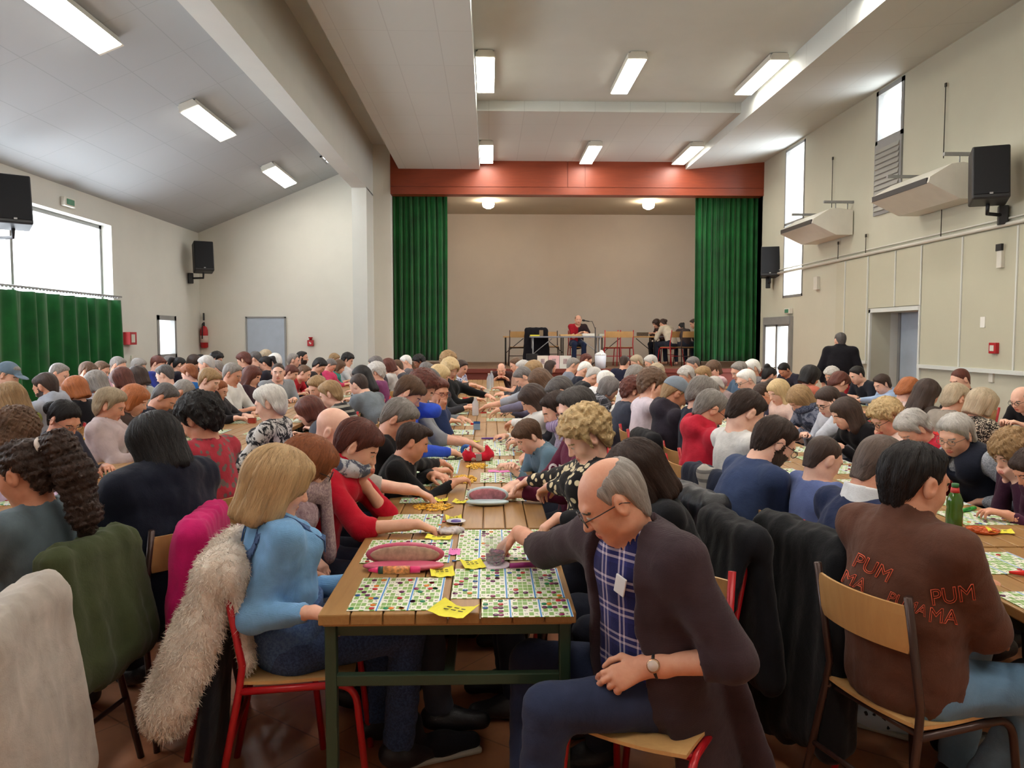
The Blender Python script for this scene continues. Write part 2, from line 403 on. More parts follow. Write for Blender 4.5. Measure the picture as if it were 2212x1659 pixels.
for k in range(40): b.box((0, -.03 - k * .085, 2.185), (.03, .05, .03), bev=.006)
b.build('curtain_rail', GREY_AL, c)
curtain('green curtain over the left-hand window nearer than the frame', (XL + .1, 6.9), (XL + .1, 2.0), .06, 2.2, 16, .05, seed=9)

# ceiling lamps
DIFF = plain('lit_lamp_diffuser', (255, 249, 238), .5, 0, 0, emit=LAMP_EMIT)
lampproto = thing('ceiling_lamp', 'lamp', 'lamp')
b = MB(); b.prism([(-.10, -.83, 0), (.10, -.83, 0), (.14, -.83, -.095), (-.14, -.83, -.095)], (0, .05, 0)); b.prism([(-.10, .78, 0), (.10, .78, 0), (.14, .78, -.095), (-.14, .78, -.095)], (0, .05, 0)); b.box((0, 0, -.012), (.2, 1.56, .024))
for sx in (-1, 1): b.box((sx * .128, 0, -.05), (.01, 1.6, .085))
b.box((0, 0, -.045), (.25, 1.6, .06))
b.build('housing', WHT, lampproto)
b = MB(); b.box((0, 0, -.092), (.262, 1.56, .022), bev=.01, seg=3); b.build('diffuser', DIFF, lampproto, smooth=True)
first = [True]
def lamp(x, y, z, tilt, label, group='strip lamps on the ceiling'):
    o = lampproto if first[0] else copy_tree(lampproto); first[0] = False
    o.location = (x, y, z); o.rotation_euler = (0, tilt, 0); tag(o, label, 'lamp', group)
for r, y, z in ((0, 16.35, 5.395), (1, 12.0, 5.565), (2, 8.3, 5.565), (3, 4.2, 5.565), (4, .2, 5.565)):  # the last row is out of view, added to lighten the foreground
    rn = ('row nearest the stage', 'second row from the stage', 'third row from the stage', 'fourth row from the stage', 'unseen row added to lighten the foreground')[r]
    for x, cn in ((-.05, 'left lamp'), (2.08, 'middle lamp'), (4.08, 'right lamp')):
        lamp(x, y, z, 0, f'lit strip {cn} of the raised ceiling, {rn}')
tl = -math.atan(.418)
for y, rn in ((15.6, 'nearest the stage wall'), (11.75, 'middle of the three'), (7.95, 'largest and nearest'), (4.1, 'beyond the frame'), (.2, 'unseen one added for foreground light')):  # the last lamp is unseen, added to brighten the near end
    lamp(-4.08, y, zt(-4.08) - .005, tl, f'lit strip lamp on the sloping left ceiling, {rn}')
for x, nm in ((1055, 'left'), (1401, 'right')):
    p = at_y(x, 447, 19.6); e = thing('stage_lamp', f'small round lit lamp on the stage ceiling, {nm} one', 'lamp', (p.x, 19.6, 4.93), 0, 'round lamps over the stage')
    MB().lathe([(.09, 0), (.1, -.03), (.1, -.05)]).build('base', WHT, e); MB().lathe([(.14, -.05), (.15, -.09), (.13, -.16), (.05, -.2)]).build('globe', plain('warm_lamp_glass', (255, 234, 208), .4, 0, 0, emit=26), e, smooth=True)
# small roof hatch left
p = at_y(694, 352, 15.3); e = thing('roof_hatch', 'small bright roof hatch in the sloping ceiling beside the beam', 'hatch', (-3.1, 15.9, zt(-3.1) - .01)); e.rotation_euler = (0, tl, 0)
b = MB(); b.span((-.2, -.3, -.03), (.2, -.26, .0)); b.span((-.2, .26, -.03), (.2, .3, 0)); b.span((-.2, -.3, -.03), (-.16, .3, 0)); b.span((.16, -.3, -.03), (.2, .3, 0)); b.span((-.2, -.02, -.03), (.2, .05, 0)); b.build('hatch_frame', FRAMEG, e)
MB().box((0, 0, -.008), (.34, .54, .012)).build('skylight_pane', plain('lit_skylight', (235, 242, 255), .3, 0, 0, emit=3), e)

# loudspeakers
def speaker(px, py, y, rz, tiltd, bx, label):
    p = at_y(px, py, y); e = thing('loudspeaker', label, 'loudspeaker', p, rz, 'black loudspeakers on the hall walls')
    rot = Matrix.Rotation(R(tiltd), 3, 'X')
    b = MB(); b.box((0, .02, 0), (.38, .3, .62), rot=rot, bev=.02); b.build('cabinet', BLK, e)
    b = MB(); b.box(rot @ Vector((0, -.135, .02)), (.35, .012, .55), rot=rot, bev=.005); b.build('grille', plain('speaker_grille', (14, 15, 20), .7, .2, .2, 200), e)
    MB().box(rot @ Vector((0, -.143, -.25)), (.035, .006, .02), rot=rot).build('badge', GREY_AL, e)
    li = e.matrix_basis.inverted() @ Vector((bx, y + .1, p.z - .42)) if False else None
    M = Matrix.Translation(p) @ Matrix.Rotation(rz, 4, 'Z'); wl = M.inverted() @ Vector((bx, y + .15, p.z - .42))
    b = MB(); b.tube([(0, .02, -.3), (0, .05, -.42), tuple(wl)], .022, 8); b.box(tuple(wl), (.1, .1, .22), bev=.01); b.build('bracket', BLK, e)
    return e
speaker(27, 437, 9.9, R(38), -12, XL + .06, 'black loudspeaker cut by the frame, above the left window')
speaker(439, 556, 16.6, R(28), -10, XL + .06, 'black loudspeaker in the far left corner near the red fire extinguisher')
speaker(1664, 567, 16.5, R(-20), -8, XR - .12, 'black loudspeaker on the right wall beside the stage curtain')
speaker(2137, 380, 8.95, R(-24), -10, XR - .06, 'large near black loudspeaker high on the right wall beside a heater')

# hanging heaters on right wall
def heater(y0, y1, label):
    e = thing('wall_heater', label, 'heater', (XR, y0, 3.3), 0, 'white heaters on the right wall'); L = y1 - y0
    prof = [(-.02, .38), (-.28, .42), (-.42, .40), (-.68, .24), (-.70, .17), (-.30, -.02), (-.02, -.02)]
    MB().prism([(x, 0, z) for x, z in prof], (0, L, 0)).build('housing', WHT, e)
    MB().prism([(-.66, .04, .235), (-.705, .04, .235), (-.705, .04, .165), (-.66, .04, .165)], (0, L - .08, 0)).build('air_slot', BLK, e)
    for yy in (.04, L - .04):
        b = MB(); b.span((-.5, yy - .02, .50), (-.0, yy + .02, .54)); b.tube([(-.3, yy, .52), (-.3, yy, .40)], .008); b.tube([(-.1, yy, .52), (-.1, yy, .38)], .008); b.build('hanger', GREY_AL, e)
heater(13.0, 14.45, 'white hanging heater, the farther one, crossing the tall narrow window')
heater(9.55, 11.0, 'white hanging heater, the nearer one, beside the big loudspeaker')
e = thing('louvre_panel', 'grey louvred shutter panel below the small high window', 'shutter', (XR, 11.9, 3.47))
b = MB(); b.span((-.03, -.4, 0), (0, .4, 1.08)); b.build('panel_frame', FRAMEG, e)
b = MB()
for k in range(12): b.box((-.035, 0, .09 + k * .08), (.02, .7, .07), rot=Matrix.Rotation(R(18), 3, 'Y'))
b.build('slats', plain('grey_slat', (160, 158, 150), .5, 0, .05), e)
e = thing('conduit', 'thin cable run with end fittings down the right wall', 'cable', (XR - .035, 10.4, 2.9))
for dy, za, zb in ((0, .0, .55), (2.1, 0, .3), (3.1, 0, .3), (0, 1.05, 2.0), (3.4, .95, 1.8)):
    b = MB(); b.tube([(0, dy, za), (0, dy, zb)], .006, 6); b.box((0, dy, zb), (.02, .03, .05)); b.build('cable', RUST, e)
def small(name, label, cat, loc, d, m, bev=.006, extra=None):
    e = thing(name, label, cat, loc); MB().box((0, 0, 0), d, bev=bev).build('casing', m, e)
    if extra: MB().box(extra[0], extra[1]).build(extra[2], extra[3], e)
    return e
GREEN_S = plain('exit_sign_green', (70, 130, 100), .5, 0, .05)
def wpt(px, py, x): return at_x(px, py, x)
small('exit_sign', 'white emergency exit light over the left window', 'sign', wpt(147, 437, XL + .04), (.07, .3, .13), WHT, extra=((.04, 0, 0), (.01, .2, .08), 'green_face', GREEN_S))
small('exit_sign', 'white emergency exit light over the glazed right door', 'sign', wpt(1703, 672, XR - .04), (.07, .28, .11), WHT, extra=((-.04, 0, 0), (.01, .18, .07), 'green_face', GREEN_S))
small('alarm_bell', 'small pale alarm sounder on the right wall', 'alarm', wpt(1764, 612, XR - .03), (.06, .16, .24), WHT)
small('call_point', 'red fire call point on the pale right wall panels', 'call point', wpt(2147, 752, XR - .05), (.05, .13, .13), RED, extra=((-.028, 0, 0), (.006, .07, .07), 'white_face', WHT))
small('wall_hook', 'small black and white fitting high on the right panels', 'fitting', wpt(2162, 553, XR - .05), (.05, .09, .28), WHT, extra=((-.02, 0, .1), (.03, .1, .08), 'black_clip', BLK))
small('notice_card', 'small white card stuck on the right wall panels', 'card', wpt(2123, 696, XR - .035), (.01, .09, .13), plain('white_paper', (232, 230, 222), .7, 0, .02), 0)
small('wall_socket', 'grey double socket below the right wall panels', 'socket', wpt(2142, 815, XR - .01), (.03, .08, .12), WHT)
small('wall_socket', 'small beige socket on the left wall below the curtain edge', 'socket', wpt(285, 773, XL + .01), (.03, .08, .08), WHT)
small('first_aid_box', 'small red and white box on the left wall beside the curtain', 'box', wpt(281, 731, XL + .06), (.12, .26, .22), RED, extra=((.062, -.02, 0), (.01, .13, .14), 'white_face', WHT))
def hydrant():
    p = at_y(671, 741, YS - .05); e = thing('fire_alarm', 'small red alarm box with knob on the cream far wall', 'alarm', p)
    MB().box((0, 0, 0), (.13, .09, .13), bev=.01).build('casing', RED, e); MB().lathe([(.03, .06), (.03, .1), (.045, .11), (.045, .13)]).build('knob', RED, e)
    MB().box((0, -.05, 0), (.05, .01, .03), rot=Matrix.Rotation(R(45), 3, 'Y')).build('label_plate', WHT, e)
hydrant()
p = at_x(441, 724, XL + .1); e = thing('fire_extinguisher', 'red fire extinguisher hanging in the far left corner', 'fire extinguisher', (XL + .1, p.y, p.z - .28))
MB().lathe([(.05, 0), (.078, .02), (.08, .38), (.06, .45), (.025, .48)]).build('cylinder', RED, e, smooth=True)
MB().lathe([(.082, .12), (.082, .27)]).build('label_band', plain('extinguisher_label', (210, 190, 180), .5, 0, .1), e)
b = MB(); b.tube([(0, 0, .47), (0, 0, .56)], .02); b.tube(arc_pts([(0, 0, .52), (0, -.1, .54), (0, -.12, .2)], .05), .012); b.build('nozzle', BLK, e)
MB().box((0, .0, .68), (.02, .06, .16), bev=.005).build('hook_plate', BLK, e)
# ---------------- smooth bodies: distance fields turned into one closed mesh ----------------
def V(*a): return np.array(a, dtype=np.float32)
def nrm(v): v = np.asarray(v, dtype=np.float32); return v / max(np.linalg.norm(v), 1e-6)
def axis_pts(lo, hi, base, fine):
    out = [lo]; x = lo
    while x < hi:
        st = base
        for a, b, f in fine:
            if a - base * .5 <= x <= b: st = min(st, f)
        x += st; out.append(x)
    return np.array(out, dtype=np.float32)

class Field:
    """prims: cone(a,b,ra,rb[,side,q]) / ell(c,r,frame); op + or -; k blend"""
    def __init__(s): s.p = []
    def cone(s, a, b, ra, rb, side=None, q=1.0, k=.02, op=1, cut=False, side2=None, q2=1.0, inf=0):
        a = np.asarray(a, np.float32); b = np.asarray(b, np.float32); m = max(ra * max(q, q2, 1), rb * max(q, q2, 1)) + k + .03
        s.p.append(('c', a, b, ra, rb, side, q, k, op, cut, np.minimum(a, b) - m, np.maximum(a, b) + m, side2, q2)); return s
    def ell(s, c, r, fr=None, k=.02, op=1):
        c = np.asarray(c, np.float32); m = max(r) + k + .03
        s.p.append(('e', c, np.asarray(r, np.float32), fr, k, op, c - m, c + m)); return s
    def plane(s, c, n, op=-1, r=.3, k=.004, c0=None):
        """remove what lies on the +n side of c, within r of c0"""
        c = np.asarray(c, np.float32); c0 = c if c0 is None else np.asarray(c0, np.float32)
        s.p.append(('p', c, nrm(n), k, r, c0 - r, c0 + r)); return s
    def func(s, f, lo, hi): s.p.append(('f', f, np.asarray(lo, np.float32), np.asarray(hi, np.float32))); return s
    def bounds(s):
        lo = np.min([p[-4] if p[0] == 'c' else p[-2] for p in s.p if s._add(p)], axis=0); hi = np.max([p[-3] if p[0] == 'c' else p[-1] for p in s.p if s._add(p)], axis=0)
        return lo, hi
    def _add(s, p): return (p[0] == 'c' and p[8] > 0) or (p[0] == 'e' and p[5] > 0)
    def evaluate(s, ax):
        X, Y, Z = ax; F = np.full((len(X), len(Y), len(Z)), .5, np.float32)
        for p in s.p:
            lo, hi = (p[-4], p[-3]) if p[0] == 'c' else (p[-2], p[-1])
            i0, i1 = np.searchsorted(X, lo[0]), np.searchsorted(X, hi[0]); j0, j1 = np.searchsorted(Y, lo[1]), np.searchsorted(Y, hi[1]); k0, k1 = np.searchsorted(Z, lo[2]), np.searchsorted(Z, hi[2])
            if i1 <= i0 or j1 <= j0 or k1 <= k0: continue
            x = X[i0:i1, None, None]; y = Y[None, j0:j1, None]; z = Z[None, None, k0:k1]; S = F[i0:i1, j0:j1, k0:k1]
            if p[0] == 'f': F[i0:i1, j0:j1, k0:k1] = p[1](x, y, z, S); continue
            if p[0] == 'p':
                d = (x - p[1][0]) * p[2][0] + (y - p[1][1]) * p[2][1] + (z - p[1][2]) * p[2][2]
                F[i0:i1, j0:j1, k0:k1] = np.maximum(S, d); continue
            if p[0] == 'c':
                _, a, b, ra, rb, side, q, k, op, cut, _, _, side2, q2 = p; ab = b - a; L2 = max(float(ab @ ab), 1e-8)
                dx, dy, dz = x - a[0], y - a[1], z - a[2]
                t0 = (dx * ab[0] + dy * ab[1] + dz * ab[2]) / L2; t = np.clip(t0, 0, 1)
                dx = dx - t * ab[0]; dy = dy - t * ab[1]; dz = dz - t * ab[2]
                for sd, qq in ((side, q), (side2, q2)):
                    if sd is not None and qq != 1:
                        m = (dx * sd[0] + dy * sd[1] + dz * sd[2]) * (1 - 1 / qq); dx = dx - m * sd[0]; dy = dy - m * sd[1]; dz = dz - m * sd[2]
                d = np.sqrt(dx * dx + dy * dy + dz * dz) - (ra + (rb - ra) * t)
                if cut: d = np.maximum(d, (t0 - 1) * math.sqrt(L2))
            else:
                _, c, r, fr, k, op, _, _ = p
                dx, dy, dz = x - c[0], y - c[1], z - c[2]
                if fr is not None: dx, dy, dz = [dx * f[0] + dy * f[1] + dz * f[2] for f in fr]
                dx, dy, dz = dx / r[0], dy / r[1], dz / r[2]; k0_ = np.sqrt(dx * dx + dy * dy + dz * dz) + 1e-6
                k1_ = np.sqrt((dx / r[0]) ** 2 + (dy / r[1]) ** 2 + (dz / r[2]) ** 2) + 1e-6; d = k0_ * (k0_ - 1) / k1_
            if op > 0:
                h = np.maximum(k - np.abs(S - d), 0) / k; F[i0:i1, j0:j1, k0:k1] = np.minimum(S, d) - h * h * k * .25
            else:
                h = np.maximum(k - np.abs(S + d), 0) / k; F[i0:i1, j0:j1, k0:k1] = np.maximum(S, -d) + h * h * k * .25
        return F
_OFF = np.array([(0, 0, 0), (1, 0, 0), (0, 1, 0), (1, 1, 0), (0, 0, 1), (1, 0, 1), (0, 1, 1), (1, 1, 1)])
_EDG = [(0, 1), (2, 3), (4, 5), (6, 7), (0, 2), (1, 3), (4, 6), (5, 7), (0, 4), (1, 5), (2, 6), (3, 7)]
def surface(F, ax, name='m', matfn=None, mats=()):
    X, Y, Z = ax; S = F < 0; nx, ny, nz = F.shape
    s8 = [S[o[0]:nx - 1 + o[0], o[1]:ny - 1 + o[1], o[2]:nz - 1 + o[2]] for o in _OFF]
    cnt = np.zeros(s8[0].shape, np.int8)
    for q in s8: cnt += q
    act = np.argwhere((cnt > 0) & (cnt < 8)); n = len(act)
    idx = np.full((nx - 1, ny - 1, nz - 1), -1, np.int32); idx[act[:, 0], act[:, 1], act[:, 2]] = np.arange(n)
    P = np.zeros((n, 3), np.float32); W = np.zeros(n, np.float32)
    cv = [F[act[:, 0] + o[0], act[:, 1] + o[1], act[:, 2] + o[2]] for o in _OFF]
    cp = [np.stack([X[act[:, 0] + o[0]], Y[act[:, 1] + o[1]], Z[act[:, 2] + o[2]]], 1) for o in _OFF]
    for a, b in _EDG:
        m = (cv[a] < 0) != (cv[b] < 0); t = (cv[a] / np.where(m, cv[a] - cv[b], 1))[:, None]
        P += np.where(m[:, None], cp[a] + (cp[b] - cp[a]) * t, 0); W += m
    P /= np.maximum(W, 1)[:, None]
    qs = []
    for d in range(3):
        A = [slice(None)] * 3; B = [slice(None)] * 3; A[d] = slice(0, -1); B[d] = slice(1, None)
        SA, SB = S[tuple(A)], S[tuple(B)]; e = np.argwhere(SA != SB); u, v = (d + 1) % 3, (d + 2) % 3
        e = e[(e[:, u] > 0) & (e[:, v] > 0) & (e[:, u] < F.shape[u] - 1) & (e[:, v] < F.shape[v] - 1)]
        if not len(e): continue
        def at(du, dv): q = e.copy(); q[:, u] += du; q[:, v] += dv; return idx[q[:, 0], q[:, 1], q[:, 2]]
        q = np.stack([at(-1, -1), at(0, -1), at(0, 0), at(-1, 0)], 1); fl = ~SA[e[:, 0], e[:, 1], e[:, 2]]
        q[fl] = q[fl][:, ::-1]; qs.append(q)
    Q = np.concatenate(qs); Q = Q[(Q >= 0).all(1)]
    me = bpy.data.meshes.new(name); me.vertices.add(n); me.vertices.foreach_set('co', P.ravel())
    me.loops.add(len(Q) * 4); me.loops.foreach_set('vertex_index', Q.ravel().astype(np.int32))
    me.polygons.add(len(Q)); me.polygons.foreach_set('loop_start', np.arange(0, len(Q) * 4, 4, dtype=np.int32)); me.polygons.foreach_set('loop_total', np.full(len(Q), 4, np.int32))
    if matfn is not None: me.polygons.foreach_set('material_index', matfn(P[Q].mean(1)).astype(np.int32))
    me.update(calc_edges=True); me.shade_smooth()
    for m in mats: me.materials.append(m)
    return me
def mesh_field(f, base, fine=(), name='m', matfn=None, mats=(), post=None):
    lo, hi = f.bounds(); ax = []
    for d in range(3):
        ax.append(axis_pts(lo[d], hi[d], base, [(a[d], b[d], s) for a, b, s in fine]))
    F = f.evaluate(ax)
    if post is not None: F = post(F, ax)
    return surface(F, ax, name, matfn, mats)
def wob(ax, amp, s, seed=0, zs=1.0):
    """cheap smooth 3-D noise over the grid"""
    r = np.random.RandomState(seed); X, Y, Z = ax[0][:, None, None], ax[1][None, :, None], ax[2][None, None, :]; out = 0
    for k in range(4):
        a = r.normal(size=3) * s * (1 + .5 * k); a[2] *= zs; p = r.uniform(0, 6.28, 3)
        out = out + np.sin(a[0] * X + a[1] * Y + p[0] + 1.3 * np.sin(a[2] * Z * .7 + a[0] * .6 * Y + p[1])) * np.cos(a[2] * Z + .5 * a[1] * X + p[2]) / (1 + .4 * k)
    return (out * amp * .5).astype(np.float32)

def frame_from(f, up=(0, 0, 1), roll=0.0):
    f = nrm(f); r = nrm(np.cross(f, up)); u = np.cross(r, f)
    if roll: c, s = math.cos(roll), math.sin(roll); r, u = r * c + u * s, u * c - r * s
    return r, f, u
def rotv(v, ax, a):
    ax = nrm(ax); v = np.asarray(v, np.float32); return v * math.cos(a) + np.cross(ax, v) * math.sin(a) + ax * (ax @ v) * (1 - math.cos(a))

# materials of people
def m_skin(c):
    key = ('skin', c)
    if key in _M: return _M[key]
    m, N, L, P = new_mat('skin'); nt = m.node_tree; b = lin(c)
    n = noise(nt, coord(nt), 22, 4, .6)
    L.new(ramp(nt, n.outputs[0], [(.3, (b[0] * .95, b[1] * .82, b[2] * .8, 1)), (.7, scl(b, 1.06))]), P.inputs['Base Color'])
    P.inputs['Roughness'].default_value = .5; P.inputs['Subsurface Weight'].default_value = .06; P.inputs['Subsurface Radius'].default_value = (.012, .005, .003)
    n2 = noise(nt, coord(nt), 160, 3); bump(nt, P, n2.outputs[0], .18, .002)
    _M[key] = m; return m
def m_hair(c, kind='straight'):
    key = ('hair', c, kind)
    if key in _M: return _M[key]
    m, N, L, P = new_mat('hair'); nt = m.node_tree; b = lin(c)
    sc = (70, 70, 6) if kind == 'straight' else (34, 34, 34)
    n = noise(nt, coord(nt, scale=sc), 1.6, 5, .6, .6); n2 = noise(nt, coord(nt), 14, 3)
    lt = min(max((b[0] - .12) / .5, 0), 1); lo_, hi_ = .45 + .25 * lt, 1.75 - .5 * lt
    a = ramp(nt, n.outputs[0], [(.28, scl(b, lo_)), (.5, b), (.72, scl(b, hi_))])
    L.new(mixc(nt, .35, a, ramp(nt, n2.outputs[0], [(.3, scl(b, .62 + .3 * lt)), (.7, scl(b, 1.3 - .2 * lt))])), P.inputs['Base Color'])
    bump(nt, P, n.outputs[0], .7, .006); P.inputs['Roughness'].default_value = .5; P.inputs['Specular IOR Level'].default_value = .35
    _M[key] = m; return m
def m_cloth(c, kind='plain', c2=None):
    key = ('cloth', c, kind, c2)
    if key in _M: return _M[key]
    m, N, L, P = new_mat(kind + '_cloth' if kind != 'plain' else 'cloth'); nt = m.node_tree; b = lin(c); co = coord(nt)
    c2 = lin(c2) if c2 is not None else scl(b, 1.5)
    n = noise(nt, co, 9, 4, .6, .4); fine = noise(nt, co, 260, 2)
    base = ramp(nt, n.outputs[0], [(.3, scl(b, .82)), (.7, scl(b, 1.14))])
    if kind in ('floral', 'leopard', 'marble', 'fur', 'tweed'):
        if kind == 'floral':
            vn = nt.nodes.new('ShaderNodeTexVoronoi'); vn.inputs['Scale'].default_value = 26; L.new(co, vn.inputs[0])
            f = ramp(nt, vn.outputs['Distance'], [(.36, (1, 1, 1, 1)), (.42, (0, 0, 0, 1))])
        elif kind == 'leopard': f = ramp(nt, noise(nt, co, 60, 1, .5, 1.5).outputs[0], [(.5, (0, 0, 0, 1)), (.54, (1, 1, 1, 1))])
        elif kind == 'marble': f = ramp(nt, noise(nt, co, 9, 5, .7, 2.2).outputs[0], [(.47, (0, 0, 0, 1)), (.53, (1, 1, 1, 1))])
        elif kind == 'tweed': f = ramp(nt, noise(nt, co, 120, 2, .6, .5).outputs[0], [(.4, (0, 0, 0, 1)), (.6, (1, 1, 1, 1))])
        else: f = ramp(nt, noise(nt, co, 30, 5, .7, 1.5).outputs[0], [(.35, (0, 0, 0, 1)), (.65, (1, 1, 1, 1))])
        col = mixc(nt, f, base, c2)
    elif kind in ('stripes', 'vstripes', 'plaid'):
        sp = nt.nodes.new('ShaderNodeSeparateXYZ'); L.new(co, sp.inputs[0])
        def band(src, period, width):
            s = math_n(nt, 'FRACT', math_n(nt, 'MULTIPLY', math_n(nt, 'ADD', src, 5.0), 1 / period)); return math_n(nt, 'LESS_THAN', s, width)
        if kind == 'stripes': col = mixc(nt, band(sp.outputs[2], .045, .4), base, c2)
        elif kind == 'vstripes': col = mixc(nt, band(math_n(nt, 'ADD', sp.outputs[1], sp.outputs[0]), .03, .3), base, c2)
        else:
            u = math_n(nt, 'ADD', math_n(nt, 'MULTIPLY', sp.outputs[0], 1.0), math_n(nt, 'MULTIPLY', sp.outputs[1], .8)); v = math_n(nt, 'ADD', sp.outputs[2], math_n(nt, 'MULTIPLY', sp.outputs[1], -.15))
            w1 = math_n(nt, 'ADD', band(u, .075, .10), band(math_n(nt, 'ADD', u, .018), .075, .10)); w2 = math_n(nt, 'ADD', band(v, .085, .09), band(math_n(nt, 'ADD', v, .02), .085, .09))
            wd = math_n(nt, 'ADD', band(math_n(nt, 'ADD', u, .03), .075, .5), band(math_n(nt, 'ADD', v, .035), .085, .5))
            col = mixc(nt, math_n(nt, 'MULTIPLY', wd, .3, True), base, scl(b, 2.2)); col = mixc(nt, math_n(nt, 'MULTIPLY', math_n(nt, 'ADD', w1, w2), .45, True), col, c2)
    else: col = base
    L.new(col, P.inputs['Base Color'])
    h = math_n(nt, 'ADD', math_n(nt, 'MULTIPLY', n.outputs[0], 1.0), math_n(nt, 'MULTIPLY', fine.outputs[0], .12))
    if kind == 'fur' or kind == 'tweed': h = math_n(nt, 'ADD', h, math_n(nt, 'MULTIPLY', noise(nt, co, 110, 4, .8).outputs[0], 1.3))
    if kind == 'knit':
        wv = nt.nodes.new('ShaderNodeTexWave'); wv.inputs['Scale'].default_value = 110; wv.bands_direction = 'Z'; L.new(co, wv.inputs[0]); h = math_n(nt, 'ADD', h, math_n(nt, 'MULTIPLY', wv.outputs[1], .07))
    bump(nt, P, h, .6, .012)
    P.inputs['Roughness'].default_value = .42 if kind == 'shiny' else .85; P.inputs['Specular IOR Level'].default_value = .4 if kind == 'shiny' else .15
    P.inputs['Sheen Weight'].default_value = .08 if kind != 'shiny' else 0
    _M[key] = m; return m
EYEW = plain('eye_white', (205, 198, 190), .3, 0, 0); IRIS = plain('iris', (46, 34, 28), .2, 0, 0)
def m_lips(c): return plain('lips%s' % (c,), (int(c[0] * .86), int(c[1] * .62), int(c[2] * .62)), .45, 0, .05)

# ---- head ----  (h: centre, (r,f,u), scale)
def add_head(F, c, fr, s=1.0, ears=True, fem=False, jaw=1.0, chub=1.0):
    r, f, u = fr
    def W(x, y, z): return c + (r * x + f * y + u * z) * s
    F.ell(W(0, -.012, .03), (.075 * s, .094 * s, .083 * s), fr, .015)
    F.ell(W(0, .028, -.022), (.063 * s * chub, .064 * s, .088 * s), fr, .03)
    F.ell(W(0, .052, -.088), (.034 * s * jaw, .030 * s, .024 * s), fr, .035)
    for sg in (-1, 1):
        F.ell(W(sg * .034, .054, -.032), (.027 * s * chub, .026 * s, .028 * s), fr, .025)
        F.ell(W(sg * .045 * jaw, .010, -.07), (.024 * s * chub, .035 * s, .026 * s), fr, .03)
    F.cone(W(-.034, .080, .022), W(.034, .080, .022), .011 * s, .011 * s, k=.02)
    for sg in (-1, 1): F.ell(W(sg * .031, .098, .002), (.017 * s, .012 * s, .011 * s), fr, .012, -1)
    F.cone(W(0, .086, .008), W(0, .106, -.030), .007 * s, .0115 * s, k=.012)
    for sg in (-1, 1): F.ell(W(sg * .011, .099, -.034), (.0075 * s, .009 * s, .0065 * s), fr, .006)
    for sg in (-1, 1): F.ell(W(sg * .031, .0805, .001), (.0135 * s, .0125 * s, .0125 * s), fr, .004)
    F.ell(W(0, .086, -.0615), (.024 * s, .0105 * s, .0058 * s), fr, .006); F.ell(W(0, .084, -.071), (.020 * s, .0105 * s, .0065 * s), fr, .006)
    if ears:
        for sg in (-1, 1):
            er = nrm(r * sg + f * -.35); fr2 = (er, np.cross(u, er), u)
            F.ell(W(sg * .081, -.006, -.008), (.0105 * s, .020 * s, .033 * s), fr2, .006); F.ell(W(sg * .093, -.003, -.004), (.008 * s, .010 * s, .017 * s), fr2, .005, -1)
def head_mats(P, c, fr, s, brow=True, beard=0):
    r, f, u = fr; D = (P - c) / s; x, y, z = D @ r, D @ f, D @ u; ax = np.abs(x); m = np.zeros(len(P), int)
    if beard: m[(y > -.005) & (z < -.03 - .0 * y) & (z > -.14) & (ax < .09) & ~((ax < .02) & (z > -.053)) & (y > (-.03 - z) * .2 - .01)] = 4
    if beard: m[(y > .0) & (y < .03) & (z < .0) & (z > -.05) & (ax > .055)] = 4
    m[(y > .06) & (ax < .0225) & (z < -.0555) & (z > -.0775) & (np.abs(z + .066) < .012 * (1.15 - (ax / .024) ** 2))] = 1
    ed = np.sqrt(((ax - .031) / .0125) ** 2 + ((z - .001) / .0055) ** 2)
    m[(ed < 1) & (y > .07)] = 2; m[(np.hypot(ax - .031, z - .001) < .0052) & (y > .075)] = 3
    if brow: m[(np.abs(z - .021 + .25 * np.abs(ax - .032)) < .0042) & (ax > .014) & (ax < .050) & (y > .05)] = 4
    return m

def add_hand(F, w, d, n, lat, s=1.0, curl=(.5, .6, .7, .75), spread=.10, thumb=.5, pinch=False, k=.008):
    """w wrist, d forearm direction, n back-of-hand normal, lat towards the thumb"""
    d, n, lat = nrm(d), nrm(n), nrm(lat); kn = []
    for i, o in enumerate((.027, .009, -.009, -.026)):
        b = w + lat * (o * .55 * s) ; e = w + (d * (.088 - .006 * abs(i - 1)) + lat * o - n * (.004 * abs(i - 1.5))) * s; kn.append(e)
        F.cone(b, e, .0145 * s, .0115 * s, k=.014)
    for i, (o, L) in enumerate(zip((.027, .009, -.009, -.026), (.072, .080, .074, .058))):
        p = kn[i]; a = 0; side = lat * (1 if i < 2 else -1) * spread * (1.2, .4, .4, 1.2)[i]; cv = curl[i]
        for j, (fr_, rr) in enumerate(((.46, .0095), (.30, .0085), (.24, .0075))):
            a += cv * (.9, 1.1, .7)[j]; dd = nrm(d * math.cos(a) - n * math.sin(a) + side * (1 if j == 0 else .6)); q = p + dd * L * fr_ * s
            F.cone(p, q, rr * s, (rr - .0008) * s, k=.004); p = q
    p = w + lat * .020 * s + d * .018 * s - n * .004 * s; dirs = (nrm(d * .75 + lat * .8 - n * .35), nrm(d * 1.0 + lat * (.45 - thumb * .6) - n * .45), nrm(d * 1.0 - lat * thumb * .5 - n * (.4 + thumb * .4)))
    for dd, L, rr in zip(dirs, (.042, .034, .026), (.0135, .0105, .0092)):
        q = p + dd * L * s; F.cone(p, q, rr * s, (rr - .001) * s, k=.006); p = q
